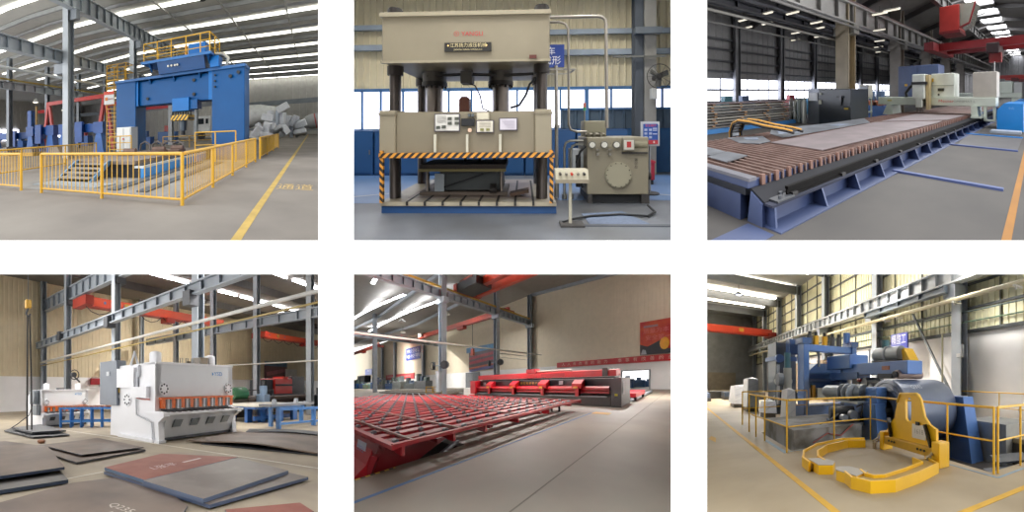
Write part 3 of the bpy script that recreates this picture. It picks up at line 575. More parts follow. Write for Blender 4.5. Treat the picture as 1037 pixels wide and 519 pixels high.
part(MB().box(1.0, 6.3, .35, 1.24, 6.9, 1.0), 'side_cooler', mat('#aeb2b4', .4, .3), h); part(MB().cyl((1.12, 6.3, .25), (1.12, 6.3, .9), .05, 8), 'cooler_pipe', dk2, h)
part(MB().tube([(1.2, 5.98, 1.1), (1.1, 5.95, 1.0), (1.03, 5.95, .8), (1.08, 5.95, .5), (1.15, 5.95, .3)], .025, 6), 'hose', blk, h)
part(MB().cyl((2.39, 6.1, .5), (2.48, 6.1, .5), .08, 12), 'drain_valve', dk2, h)
lo = MB(); letters(lo, '\u6db2\u538b\u7ad9', .07, (2.15, 5.925, .77), (0, 0, -1), (1, 0, 0)); part(lo, 'lettering', mat('#5d584c'), h)
sg = thing('signal_lamp', 'thin stack lamp with red and green on the pump unit', 'lamp', (1.29, 6.5, 1.6))
part(MB().cyl((1.29, 6.5, 1.6), (1.29, 6.5, 1.82), .012, 6), 'stem', gry2, sg); part(MB().cyl((1.29, 6.5, 1.82), (1.29, 6.5, 1.88), .03, 8), 'green_lens', mat('#3fae7a', .3), sg); part(MB().cyl((1.29, 6.5, 1.88), (1.29, 6.5, 1.98), .028, 8), 'red_lens', mat('#d06a50', .3), sg)
pt_ = thing('control_pedestal', 'pale push-button box on a thin post before the press', 'control box', (.71, 4.63, 0))
part(MB().prism([(4.5, .66), (4.75, .66), (4.75, .84), (4.56, .84)], 'x', .475, .955), 'box', mat('#b0a993', .45), pt_)
pp = part(MB().box(.475, 4.5, .65, .955, 4.52, .7), 'lower_edge', gry, pt_)
for x, c in ((.54, '#4b4640'), (.63, '#8a8478'), (.71, '#c0402f'), (.8, '#8a8478'), (.89, '#2c2a28')): part(MB().cyl((x, 4.55, .79), (x, 4.5, .78), .02, 10), 'button', mat(c, .4), pt_)
part(MB().cyl((.705, 4.63, 0), (.705, 4.63, .66), .025, 8), 'post', mat('#c2bca8'), pt_)
part(MB().box(.55, 4.5, 0, .9, 4.75, .03), 'base', dk2, pt_)
solo(MB().tube([(.6, 4.66, .03), (.8, 4.85, .03), (1.1, 5.0, .03), (1.6, 5.1, .03), (2.0, 5.0, .03), (2.2, 5.2, .04), (2.2, 5.5, .08)], .02, 6), 'control_cable', blk, 'black cable lying on the floor in front of the pump unit', 'cable', (1.6, 5, 0))
solo(MB().box(.6, 4.55, .0, 3.3, 4.62, .02), 'floor_batten', mat('#5b5f66', .6), 'dark batten along the front edge of the floor mat', 'batten', (1, 4.6, 0))
solo(MB().prism([(1.0, 4.64), (1.9, 4.64), (1.7, 5.35), (.98, 5.2)], 'z', 0, .012), 'ribbed_mat', mat('#6f7e98', .6, noise=.15, scale=20), 'blue grey ribbed mat on the floor before the pump unit', 'mat', (1.4, 5, 0))
po = thing('poster_stand', 'framed blue and red safety poster on a stand behind the pump', 'poster', (2.75, 6.75, 0))
part(MB().box(2.55, 6.72, 1.05, 2.94, 6.76, 1.58), 'frame', mat('#b9bcc0', .4, .3), po); bl = part(MB().box(2.59, 6.705, 1.18, 2.9, 6.725, 1.53), 'blue_field', mat('#2f56a8'), po); part(MB().box(2.59, 6.705, 1.09, 2.9, 6.725, 1.18), 'red_field', mat('#c23a44'), po)
lo = MB(); letters(lo, '\u5b89\u5168\u64cd\u4f5c', .06, (2.745, 6.7, 1.49)); part(lo, 'title', mat('#d8524a'), bl)
for x in (2.64, 2.74):
    for z in (1.4, 1.32, 1.24): part(MB().box(x-.03, 6.7, z-.025, x+.03, 6.706, z+.025), 'picture', mat('#a9b6d8'), bl)
for z in (1.42, 1.38, 1.3): part(MB().box(2.79, 6.7, z, 2.88, 6.706, z+.02), 'text_line', mat('#c9d2e8'), bl)
for x in (2.6, 2.66, 2.8): part(MB().box(x, 6.7, 1.11, x+.03, 6.706, 1.16), 'figure', mat('#e6c9c4'), bl)
part(MB().cyl((2.75, 6.78, .006), (2.75, 6.78, 1.1), .03, 8), 'post', mat('#9a9ca0', .4, .4), po); part(MB().cyl((2.75, 6.78, .006), (2.75, 6.78, .03), .2, 14), 'foot', dk2, po)
rb = thing('red_box', 'red metal box on the floor under the poster', 'box', (3.2, 8.0, 0)); part(MB().cbox(3.0, 7.8, .12, 3.3, 8.2, .62, .02), 'body', mat('#a8283a'), rb); part(MB().box(2.99, 7.79, .55, 3.31, 8.21, .6), 'lid', mat('#b83044'), rb); part(MB().box(3.02, 7.85, 0, 3.28, 8.15, .12), 'foot', dk2, rb)
struct(MB().box(-9, 3.2, 6.1, 8, 10.2, 6.2), 'ceiling', mat('#a8a69f', .8))  # unseen roof, added to keep sky light off the press
for p, e in (((-3, 6.5, 5.9), 60), ((1.5, 6.5, 5.9), 60), ((-.8, 4.2, 5.9), 70), ((-4, 8.9, 5.9), 70), ((2.5, 8.9, 5.9), 70), ((-.8, 8.9, 5.9), 70)): lamp(p, .6, e, (1, .97, .9))  # unseen fill lights added under the roof to brighten press and wall
# ================================================================ bay 3: plate cutting line
use(3)
bl3 = mat('#47567f', .5, noise=.08); bl3b = mat('#505f88', .5, noise=.08); rust = mat('#7a5f56', .6, .15, h2='#8f756c', scale=2.5); iron = mat('#2b2829', .5, .3, .15)
rail3 = mat('#120f0f', .75, 0, .2, 4, .1); mint = mat('#d3dbd0', .45, noise=.04); ogn = mat('#a8701a', .6, noise=.1)
f3 = mat('#454240', .6, 0, h2='#55514d', scale=.7, spec=.35, lo=.35, hi=.65)
struct(MB().box(-24, -.5, -.15, 3, 80, 0), 'floor', f3)
solo(MB().bar((-.36, 1.5, .003), (-.52, 40, .003), .11, .004), 'floor_line', ogn, 'long orange line on the floor at the right of the cutting table', 'floor marking', (-.4, 3, 0))
DR = Matrix(((1, .035, 0, -.035*2.34), (0, 1, 0, 0), (0, 0, 1, 0), (0, 0, 0, 1)))
# window wall left, roof
dkw = mat('#908f90', .7, noise=.08); dfr = mat('#55575c', .6)
struct(MB().sheet((-18.4, 4), (-18.4, 70), 2.95, 9.4, .45, .05), 'wall_left', dkw)
struct(MB().box(-18.6, 4, 0, -18.4, 70, 1.42), 'wall_base', mat('#77797c', .7))
k = 0; y = 6.9
while y < 60:
    k += 1
    w_ = tag(make(MB().box(-18.5, y, 1.42, -18.45, y+3.7, 2.95), 'window_%d' % k, glow('#eef2ff', 4)), None, None, None, 'structure')
    b = MB().box(-18.44, y, 2.1, -18.36, y+3.7, 2.24)
    for j in range(4): b.box(-18.44, y+j*.93-.03, 1.42, -18.38, y+j*.93+.03, 2.95)
    part(b, 'window_frame', dfr, w_)
    struct(MB().hcol(-18.1, y-.08, 0, 9.4, .4, .4, .05), 'column', mat('#85868a', .6))
    y += 3.87
for z in (3.4, 4.1, 4.9, 5.6): struct(MB().box(-18.35, 4, z, -18.15, 70, z+.12), 'wall_rail', mat('#58595e', .6))
roof3 = mat('#8a8683', .8, noise=.08)
struct(MB().prism([(-19, 7.2), (-11.5, 9.6), (-6.4, 11.0), (-6.4, 11.15), (-11.5, 9.75), (-19, 7.35)], 'y', 1.5, 90), 'ceiling', roof3)
struct(MB().prism([(-4.0, 11.0), (4, 9.6), (4, 9.75), (-4.0, 11.15)], 'y', 4, 90), 'ceiling', roof3)
y = 14; k = 30
while y < 88:
    k += 1
    tag(make(MB().box(-6.4, y, 11.0, -4.0, y+2.6, 11.08), 'window_%d' % k, glow('#fbfdff', 8)), None, None, None, 'structure')
    struct(MB().box(-6.5, y+2.6, 10.75, -3.9, y+4.2, 11.1), 'roof_beam', dkw); y += 4.2
for y in range(6, 80, 6):
    struct(MB().bar((-18.8, y, 6.9), (-6.4, y, 10.7), .18, .5), 'rafter', mat('#5c5a5b', .7)); struct(MB().bar((-4, y, 10.7), (4, y, 9.4), .18, .4), 'rafter', mat('#5c5a5b', .7))
struct(MB().sheet((4, 78), (-24, 78), 0, 11, 1, .06), 'wall_back', mat('#7c7c80', .8))
# near crane runway and its columns
for y in (14.6, 22.5, 30.4, 38.3, 46.2):
    c_ = mat('#b3a58c', .6) if y < 15 else mat('#8e867c', .6)  # nearest column lighter and warmer: sunlight mixed into its colour
    struct(MB().hcol(-11.35, y, 0, 9.6, 1.15, .8, .07), 'column', c_)
    struct(MB().box(-12.2, y-.3, 5.9, -10.4, y+.3, 6.5), 'column_bracket', mat('#87857f', .6))
gm = mat('#9a9895', .55, noise=.1)
struct(MB().girder((-11.0, 5, 7.95), (-11.0, 76, 8.5), 1.4, .7, .1, 1.6), 'crane_girder', gm)
struct(MB().bar((-10.75, 5, 8.05), (-10.75, 76, 8.6), .12, .14), 'crane_rail', mat('#5e3c38', .5))
struct(MB().girder((-12.6, 5, 7.3), (-12.6, 76, 7.9), .6, .4, .06, 1.6), 'crane_girder', mat('#55555a', .6))
struct(MB().girder((-14.0, 5, 7.05), (-14.0, 76, 7.1), .5, .4, .06, 1.6), 'crane_girder', mat('#3f4048', .6))
for x, z, m in ((-14.6, 5.75, '#8b8a88'), (-14.2, 6.35, '#34353a'), (-12.05, 5.6, '#86847f'), (-12.4, 6.1, '#2f2f34'), (-10.25, 6.2, '#6f6d6b')):
    solo(MB().tube([(x, 4, z), (x, 70, z+.1)], .07, 6), 'conduit', mat(m, .5), {5.75: 'grey conduit, lowest left line under the dark roof', 6.35: 'dark cable run under the roof between the lamps', 5.6: 'grey pipe running past the tan column at lamp height', 6.1: 'black cable run beside the tan column', 6.2: 'grey pipe under the main crane runway'}[z], 'pipe', (x, 4, z))
struct(MB().girder((-6.9, 12, 9.9), (-6.9, 76, 9.9), 1.0, .4, .07, 1.6), 'crane_girder', mat('#6a6866', .6))
for i in range(10): struct(MB().bar((-6.9, 12+i*6, 9.8), (-4.4, 12+i*6+2.5, 11), .1, .15), 'roof_brace', mat('#5c5a5b', .7))
for i, (x, y) in enumerate(((-15.6, 9.65), (-13.2, 9.6), (-15.1, 11.0), (-17.15, 10.9), (-11.95, 10.4), (-15.7, 14), (-17.8, 15.8), (-12.3, 12.7), (-13.2, 13.9), (-15.2, 16), (-7.9, 13.4), (-7.0, 13.2), (-10, 16.9), (-12.1, 20.5), (-13.8, 23.2), (-15.4, 26.1), (-16, 32.2))):
    o = thing('tube_lamp', 'slim pale tube lamp hanging under the dark roof of the cutting hall', 'lamp', (x, y, 6.5), 'tube lamps over the cutting hall')
    part(MB().box(x-.5, y-.05, 6.5, x+.5, y+.05, 6.56), 'tube', glow('#f4ecd8', 1.0), o); part(MB().box(x-.52, y-.09, 6.56, x+.52, y+.09, 6.62), 'reflector', mat('#b9b6ae'), o); part(MB().cyl((x, y, 6.62), (x, y, 7.0), .015, 5), 'stem', iron, o)
# overhead crane
cr3 = thing('bridge_crane', 'red overhead bridge crane with an operator cab high on the right', 'crane', (-4, 20, 5))
for y, z in ((20, 5.55), (22, 5.55)): part(MB().box(-6.9, y-.25, z-.55, 3, y+.25, z), 'girder', mat('#8b2b2e', .5, noise=.1), cr3)
part(MB().box(-7.1, 18.4, 4.9, -6.4, 23.6, 5.5), 'end_carriage', mat('#7a2528', .5), cr3)
cb3 = part(MB().cbox(-6.5, 20, 6.45, -5.0, 21.8, 8.4, .05), 'operator_cab', mat('#a8352f', .5), cr3)
part(MB().prism([(-5.0, 6.7), (-4.3, 6.95), (-3.9, 8.4), (-5.0, 8.4)], 'y', 20.1, 21.7), 'cab_window', mat('#8b8a80', .2), cb3); part(MB().bar((-5.0, 20.05, 6.65), (-4.3, 20.05, 6.9), .1, .12).bar((-4.3, 20.05, 6.9), (-3.85, 20.05, 8.5), .1, .1), 'cab_frame', mat('#7f1f22', .5), cb3)
part(MB().box(-6.5, 20, 6.3, -4.95, 21.8, 6.5), 'cab_floor', mat('#6d2022', .5), cb3)
h3 = part(MB().cbox(-3.1, 19.4, 4.5, -2.3, 22.5, 5.2, .05), 'hoist_trolley', mat('#3b2a2a', .5), cr3)
part(MB().box(-2.95, 19.7, 3.9, -2.2, 20.3, 4.55), 'hook_block', mat('#a03430', .5), h3); part(MB().cyl((-2.35, 20, 2.6), (-2.35, 20, 4.6), .03, 6), 'hoist_rope', iron, h3)
for y, z, lab in ((44, 4.25, 'second red overhead crane, far down the cutting hall'), (60, 4.6, 'farthest red overhead crane at the end of the cutting hall')):
    o = thing('bridge_crane', lab, 'crane', (-2, y, z)); part(MB().box(-6, y-.3, z-.5, 3, y+.3, z), 'girder', mat('#a3322f', .5), o); part(MB().box(-3.6, y-.6, z-.9, -2.7, y+.6, z-.4), 'trolley', mat('#5a2626'), o)
# cutting table
t = thing('cutting_table', 'long blue plate cutting table with rusty slats and side rail', 'machine', (-5.5, 2.34, 0))
def db(): m = MB(); m.T = DR; return m
tk = part(db().box(-7.75, 2.34, .49, -3.66, 24, .6), 'tank_rim', bl3, t); part(db().box(-7.7, 2.4, .5, -3.72, 24, .605), 'tank_floor', mat('#6a534b', .7), tk)
part(db().box(-7.8, 2.3, .0, -3.8, 24, .39), 'lower_box', bl3, t)
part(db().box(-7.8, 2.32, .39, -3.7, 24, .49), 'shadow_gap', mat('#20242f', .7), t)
part(db().box(-7.76, 2.33, .6, -3.62, 2.45, .65), 'end_bar', mat('#75747e', .5, .2), tk)
sl3 = [2.55 + .125*i for i in range(100)]
for y in sl3: part(db().box(-7.6, y, .5, -3.62, y+.03, .648), 'slat', rust, t)
part(db().box(-7.6, 15.1, .5, -3.66, 23.8, .64), 'slat_field', rust, t, kind='stuff')
for y in sl3[:96:2]: part(db().box(-3.66, y-.02, .5, -3.6, y+.04, .66), 'slat_end', mat('#8f6a5c', .6, .1, .15, 5), t)
part(db().prism([(-3.62, .5), (-3.3, .36), (-3.3, .33), (-3.66, .45)], 'y', 2.36, 24), 'side_apron', mat('#2c2d33', .75, 0, .12, 1.5, .15), t)
bb = part(db().prism([(-3.68, 0), (-3.32, 0), (-3.32, .33), (-3.6, .46)], 'y', 2.34, 2.42), 'end_plate', bl3b, t)
wb_ = part(db().box(-3.36, 2.36, 0, -3.32, 26, .34), 'side_web', bl3, t); part(db().box(-3.5, 2.36, .31, -3.12, 26, .345), 'side_flange', mat('#33374a', .7, 0, .1, 1.5, .2), wb_); part(db().box(-3.5, 2.36, 0, -2.94, 26, .02), 'base_flange', bl3, wb_)
for i in range(24): part(db().prism([(-3.32, .02), (-3.0 if i else -3.1, .02), (-3.13, .31), (-3.32, .31)], 'y', 2.4+.92*i, 2.43+.92*i), 'gusset', bl3b, t)
rl3 = part(db().box(-3.31, 2.7, .345, -3.19, 30, .37).box(-3.265, 2.7, .37, -3.235, 30, .46).box(-3.285, 2.7, .455, -3.215, 30, .5), 'rail', rail3, t)
for i in range(20): part(db().box(-3.34, 2.75+1.15*i, .345, -3.16, 2.85+1.15*i, .4), 'rail_clip', iron, rl3)
part(db().box(-3.42, 2.45, .35, -3.12, 2.75, .375).cyl((-3.2, 2.55, .37), (-3.2, 2.55, .42), .03, 8).cyl((-3.32, 2.65, .37), (-3.32, 2.65, .42), .03, 8), 'rail_stop', mat('#4a4e55', .4, .4), rl3)
part(MB().box(-3.6, 1.4, 0, -3.0, 2.3, .006), 'foot_plate', bl3, t)
# plates lying on the slats
def plate(poly, lab, m, z=.655, h=.015): return solo(MB().prism(poly, 'z', z, z+h), 'steel_plate', m, lab, 'steel plate', (*poly[0], z), 'loose plates on the cutting table')
pg = mat('#6f737b', .35, .45, h2='#8d929b', scale=2); pr_ = mat('#756a6c', .5, .2, h2='#857679', scale=1.5); pp2 = mat('#9aa6bb', .3, .4, .2)
plate([(-6.6, 3.15), (-5.65, 3.10), (-5.6, 2.75), (-6.6, 2.75)], 'pale steel plate at the left edge of the cutting table', pg)
plate([(-5.65, 3.12), (-4.95, 3.15), (-4.8, 2.64), (-5.55, 2.66)], 'steel plate on the near corner of the table, beside the leftmost plate', pg)
plate([(-7.4, 4.1), (-6.8, 4.8), (-5.9, 4.4), (-5.85, 4.05), (-6.4, 3.85)], 'bluish steel plate near the cable chain', pg)
plate([(-6.95, 4.3), (-6.6, 4.5), (-6.35, 4.35), (-6.7, 4.2)], 'small bright offcut lying on the bluish plate by the chain', pp2, .672)
plate([(-7.85, 5.9), (-7.0, 5.2), (-6.1, 4.95), (-6.0, 7), (-5.95, 9.3), (-7.1, 10.6), (-7.3, 8)], 'long grey plate along the far side of the table', pg)
plate([(-7.3, 5.7), (-6.7, 5.3), (-6.4, 5.9), (-7.0, 6.3)], 'bright bluish offcut on the long grey plate, nearest the chain', pp2, .672)
plate([(-6.7, 7.6), (-6.3, 7.7), (-6.3, 8.3), (-6.7, 8.2)], 'small bright offcut on the long grey plate by the black cabinet', pp2, .672)
plate([(-5.75, 4.3), (-4.0, 4.3), (-3.5, 10.5), (-3.55, 11.3), (-5.8, 9.5)], 'big reddish brown plate covering the middle of the table', pr_)
plate([(-5.75, 9.9), (-3.5, 11.8), (-3.3, 14.4), (-6.0, 14.4)], 'farthest brown plate lying under the gantry beam', pr_)
# cable chain
ch = thing('cable_chain', 'looped orange and black cable drag chain behind the table', 'cable chain', (-7.7, 4.5, 0))
P = [(-7.95, 4.5, .3), (-8.0, 4.5, .75), (-7.85, 4.5, 1.02), (-7.55, 4.5, 1.12), (-7.1, 4.55, 1.1), (-6.6, 4.7, 1.0), (-6.0, 4.9, .92), (-5.75, 5.0, .86)]
for o_, nm in ((0, 'side_band'), (.35, 'side_band')):
    q_ = [(x, y+o_*.95, z) for x, y, z in P]; part(MB().tube(q_, .035, 6), nm, mat('#d39a3c', .5), ch); part(MB().tube([(x+.07, y, z-.05) for x, y, z in q_], .035, 6), 'inner_band', iron, ch)
for a, b in zip(P, P[1:]):
    for f in (0, .33, .66): q_ = Vector(a).lerp(Vector(b), f); part(MB().box(q_.x-.03, q_.y, q_.z-.06, q_.x+.03, q_.y+.33, q_.z+.0), 'link', iron, ch)
part(MB().box(-8.02, 4.55, .35, -7.97, 4.78, .95), 'label_plate', mat('#c4cbd6'), ch)
# the gantry of the cutter
g = thing('cutting_gantry', 'pale green gantry cutting machine spanning the far end of the table', 'machine', (-5.5, 15, .5))
bm_ = part(MB().cbox(-8.9, 14.9, 1.12, -1.9, 15.9, 1.6, .03), 'beam', mint, g)
lo = MB(); letters(lo, 'Messer', .2, (-4.45, 14.885, 1.38), sx=1.5); part(lo, 'lettering', mat('#cf4a44'), bm_, 'red lettering on the beam')
lo = MB(); letters(lo, 'OMNIMAT', .15, (-3.55, 14.885, 1.38), sx=1.4); letters(lo, 'L', .17, (-2.95, 14.885, 1.38)); part(lo, 'lettering', mat('#9a9f98'), bm_, 'grey lettering on the beam')
part(MB().box(-8.2, 14.885, 1.34, -7.9, 14.9, 1.44), 'small_badge', mat('#c9c27a'), bm_)
part(MB().prism([(-3.09, .505), (-2.7, .505), (-2.74, .62), (-2.8, 1.12), (-3.1, 1.12)], 'y', 14.8, 16), 'foot', mint, g); part(MB().box(-3.1, 14.7, .502, -2.55, 16.0, .6), 'rail_shoe', mint, g)
part(MB().prism([(-8.5, .5), (-7.75, .5), (-7.85, 1.12), (-8.2, 1.12)], 'y', 14.8, 16), 'foot', mint, g)
fr3 = part(MB().box(-2.5, 14.95, .35, -2.35, 15.1, 1.12).box(-2.05, 14.95, .4, -1.92, 15.1, 1.15).box(-2.5, 14.95, .35, -1.92, 15.1, .45), 'stop_frame', mint, g)
hd = part(MB().cbox(-6.3, 14.4, 1.5, -5.5, 15.2, 2.95, .06), 'torch_carriage', mat('#e1e6de', .4), g)
part(MB().box(-6.32, 14.35, 2.35, -5.4, 15.2, 2.5), 'cable_band', iron, hd); part(MB().cbox(-6.1, 14.4, 1.0, -5.65, 14.9, 1.55, .05), 'nozzle_block', mat('#c8cdc4'), hd)
for x in (-6.0, -5.82, -5.65): part(MB().cyl((x, 14.5, .75), (x, 14.5, 1.05), .06, 8), 'torch', mat('#6a625c', .4, .4), hd)
part(MB().box(-5.48, 14.5, .9, -5.3, 14.9, 2.9), 'lift_column', mat('#c9b48a'), hd)
cb = part(MB().cbox(-5.35, 15.0, 1.6, -4.0, 16, 2.97, .04), 'drive_cabinet', mat('#dfe5dd', .4), g)
part(MB().box(-5.3, 14.985, 2.25, -4.05, 15.0, 2.3), 'seam', mat('#b2b9b0'), cb); part(MB().box(-4.95, 14.97, 1.95, -4.6, 15, 2.12), 'display', mat('#33383a', .3), cb); part(MB().cyl((-4.9, 14.97, 1.75), (-4.9, 15, 1.75), .06, 10), 'button', mat('#3a3a3a'), cb); part(MB().box(-5.3, 14.97, 2.5, -5.2, 15, 2.7), 'warning_label', mat('#d9b23a'), cb)
part(MB().cbox(-3.05, 15, 1.6, -1.87, 16, 2.95, .03), 'power_cabinet', mat('#bdb7ae', .45), g); part(MB().cyl((-2.05, 15.5, 2.9), (-2.05, 15.5, 3.5), .02, 6), 'aerial', mat('#d0d0d0'), g)
part(MB().tube([(-6.3, 14.8, 2.4), (-6.6, 14.8, 2.2), (-6.9, 14.9, 1.9), (-7.0, 15.2, 1.6)], .1, 8), 'hose', iron, g)
bc = part(MB().cbox(-8.1, 16.2, 1.6, -5.3, 17.4, 3.65, .04), 'blue_cabinet', mat('#55668f', .45), g); part(MB().box(-6.72, 16.19, 1.65, -6.68, 16.2, 3.6), 'door_seam', mat('#3c4a6c'), bc); part(MB().box(-7.6, 16.18, 2.3, -7.4, 16.2, 2.45), 'warning_label', mat('#d2a640'), bc)
# operator console left of the gantry
cs = thing('operator_console', 'white framed operator console left of the gantry beam', 'console', (-9.4, 14.2, 0))
for x in (-10.1, -9.3):
    for y in (14.0, 14.7): part(MB().box(x-.04, y-.04, 0, x+.04, y+.04, 1.55), 'leg', mint, cs)
part(MB().box(-10.15, 13.95, 1.5, -9.25, 14.75, 1.6), 'shelf', mint, cs); part(MB().box(-10.15, 13.95, .6, -9.25, 14.75, .68), 'shelf', mint, cs)
sc_ = part(MB().cbox(-9.75, 14.0, 1.6, -9.05, 14.5, 2.4, .04), 'monitor', mat('#c9c6ba'), cs); part(MB().box(-9.68, 13.985, 1.8, -9.12, 14.0, 2.3), 'screen', mat('#5d6a72', .2), sc_); part(MB().box(-9.75, 13.8, 1.55, -9.05, 14.0, 1.66), 'keyboard', mat('#b5b2a6'), sc_)
# black cabinet, gas bottles, bar rack
c = thing('control_cabinet', 'large black control cabinet with pale side standing behind the table', 'cabinet', (-10, 11.9, 0))
part(MB().cbox(-11.33, 11.9, 0, -8.87, 13.7, 2.13, .03), 'body', mat('#33383d', .4, noise=.08), c)
part(MB().box(-12.3, 11.95, 0, -11.34, 13.9, 2.18), 'side_unit', mat('#777c86', .35, .3), c); part(MB().box(-12.2, 11.92, 1.42, -11.45, 11.96, 1.92), 'white_notice', mat('#e8eaee'), c)
for x, z, w_, h_, cc in ((-11.15, 1.85, .14, .12, '#cfd2c4'), (-11.2, 1.35, .22, .25, '#b9b9a4'), (-9.2, 1.0, .3, .1, '#d8b93a')): part(MB().box(x-w_/2, 11.87, z-h_/2, x+w_/2, 11.9, z+h_/2), 'label_plate', mat(cc), c)
part(MB().box(-9.7, 11.86, 1.2, -9.55, 11.9, 1.75), 'handle', mat('#15171a', .3), c); part(MB().box(-9.9, 11.87, 1.62, -9.4, 11.9, 1.72), 'vent', mat('#1e2226'), c)
for i, (x, cc) in enumerate(((-13.65, '#8e8d88'), (-13.25, '#bfc0b8'), (-12.87, '#9aa39f'), (-12.5, '#b2b5b0'))):
    o = thing('gas_cylinder', ['dull grey gas cylinder, leftmost of four beside the black cabinet', 'palest gas cylinder, second from the left beside the black cabinet', 'greenish grey gas cylinder, second from the cabinet', 'light grey gas cylinder touching the pale cabinet side'][i], 'gas cylinder', (x, 11.8, 0), 'gas cylinders by the cabinet')
    part(MB().lathe([(.16, 0), (.17, .05), (.17, 1.3), (.13, 1.45), (.06, 1.52)], (x, 11.8, 0), 'z', 14), 'bottle', mat(cc, .35, .3), o); part(MB().cyl((x, 11.8, 1.52), (x, 11.8, 1.6), .045, 8), 'valve', mat('#6a8a6a', .4), o)
R3 = random.Random(3)
solo(MB().box(-13.9, 5.3, .0, -13.0, 11.6, .22), 'rack_base', mat('#3a78b4', .5), 'blue low rack beam on the floor under the stacked bars', 'rack', (-13.4, 5.3, 0))
for lay in range(8):
    z = .24 + .145*lay
    for j in range(3):
        x = -13.15-.27*j
        cc = R3.choice(['#8f8c88', '#7a7775', '#a09c94', '#66635f'])
        solo(MB().box(x-.12, 5.3+R3.random()*.5, z, x+.12, 11.0+R3.random()*.5, z+.085), 'steel_bar', mat(cc, .4, .3, .15), 'grey steel bar in the layered stack below the windows', 'steel bar', (x, 5.5, z), 'bars stacked below the windows')
    for y in (6.3+.3*R3.random(), 7.7+.4*R3.random(), 9.2+.5*R3.random(), 10.4+.4*R3.random()):
        solo(MB().box(-14.0, y, z+.085, -12.98, y+.14, z+.145), 'wood_spacer', mat(R3.choice(['#a07850', '#8f6a48']), .7), 'short brown wooden spacer between the layers of steel bars', 'spacer', (-13.5, y, z), 'wooden spacers in the bar stack')
solo(MB().box(-14.0, 5.2, 1.41, -12.95, 11.5, 1.47), 'cover_sheet', mat('#75686a', .6), 'flat reddish cover plate on top of the bar stack', 'plate', (-13.5, 5.2, 1.41))
for i, (x, y, cc) in enumerate(((-17.0, 9.3, '#4a7a86'), (-17.2, 10.6, '#5a6a88'), (-17.1, 14.6, '#b04a50'), (-17.2, 17.5, '#4f86a6'), (-17, 21, '#6f9a8a'))):
    o = thing('shop_machine', ['teal machine head showing above the bars, nearest', 'grey blue machine head above the bars by the first window post', 'small red machine head above the bars', 'blue machine before the window, left of the gas cylinders', 'green machine before the window behind the gas cylinders'][i], 'machine', (x, y, 0), 'machines along the window wall')
    part(MB().cbox(x-.5, y-.5, 0, x+.5, y+.6, 1.35, .04), 'body', mat(cc), o); part(MB().box(x-.2, y-.2, 1.35, x+.25, y+.3, 1.75), 'head', mat(cc), o)
o = thing('roller_rack', 'blue rack with orange rollers behind the black cabinet', 'rack', (-12, 18, 0))
part(MB().box(-13.2, 17, 0, -9.6, 18.5, .9), 'frame', mat('#2f64a6'), o)
for k in range(5): part(MB().cyl((-12.9+.7*k, 17, 1.1), (-12.9+.7*k, 18.4, 1.1), .2, 10), 'roller', mat('#c06a38'), o)
for k in range(4): part(MB().box(-13+.9*k, 17, 1.3, -12.6+.9*k, 17.6, 2.0), 'post', mat('#4a6a90'), o)
# floor bars, blue boxes
for y, w_, lab, x0 in ((5.7, .09, 'blue steel bar across the floor, nearest the camera', -2.98), (9.6, .09, 'blue steel bar across the floor, middle one', -2.76), (12.38, .1, 'bright blue bar across the floor, farthest, before the blue boxes', -2.8)):
    solo(MB().box(x0, y-w_/2, 0, -.6, y+w_/2, .05), 'floor_bar', mat('#58679a' if y < 12 else '#2f86d6', .5), lab, 'steel bar', (x0, y, 0))
solo(MB().prism([(-2.5, 9.72), (-.62, 9.75), (-.62, 12.3), (-2.75, 12.3)], 'z', 0, .012), 'floor_plate', mat('#5d5c5e', .5, .2), 'dark steel plate on the floor between the far blue bars', 'steel plate', (-1.5, 10, 0))
solo(MB().prism([(-2.3, 12.5), (-.7, 12.5), (-.7, 14.0), (-2.4, 13.6)], 'z', 0, .05), 'black_mat', mat('#2b2a2c', .6), 'black mat on the floor in front of the blue box', 'mat', (-1.5, 12.6, 0))
solo(MB().box(-1.9, 13.0, .053, -.7, 13.5, .16), 'pale_tray', mat('#a9b4c4', .4), 'pale flat tray lying at the foot of the blue box', 'tray', (-1.3, 13, .05))
for x, y, s, lab in ((-1.78, 14.2, 1.06, 'bright blue ribbed box nearest on the right, beside the orange line'), (-1.7, 18.5, 1.0, 'bright blue box behind the nearest one'), (-1.75, 23.5, 1.0, 'farthest bright blue box in the row')):
    o = thing('blue_bin', lab, 'box', (x, y, 0), 'blue boxes on the right'); part(MB().prism([(x, 0), (x+1.05*s, 0), (x+1.05*s, 1.25*s), (x+.28*s, 1.25*s), (x, .95*s)], 'y', y, y+2.6), 'body', mat('#2f8ee0', .4, noise=.05), o)
    for k in range(3): part(MB().box(x-.02, y+.6+k*.7, .02, x+.02, y+.7+k*.7, .95*s), 'rib', mat('#2a7ecb'), o)
    if y < 15: lo = MB(); letters(lo, '\u5c0f\u5fc3', .13, (x+.62, y-.006, 1.1)); part(lo, 'lettering', mat('#9fd0f5'), o)
g2 = thing('cutting_gantry', 'second pale cutting gantry, far down the line beyond the first', 'machine', (-4, 31, .5))
part(MB().cbox(-8, 30.9, 1.2, -1.6, 32, 1.75, .04), 'beam', mint, g2); part(MB().cbox(-3.6, 30.9, 1.75, -2.4, 32, 2.9, .04), 'cabinet', mint, g2); part(MB().box(-2.3, 30.9, 1.75, -1.6, 32, 2.8), 'cabinet', mat('#c2c4c4'), g2); part(MB().box(-2.5, 30.9, .3, -1.7, 32, 1.2), 'foot', mint, g2); part(MB().box(-4.5, 30.8, 1.7, -4.0, 31.2, 2.6), 'torch_carriage', mint, g2)
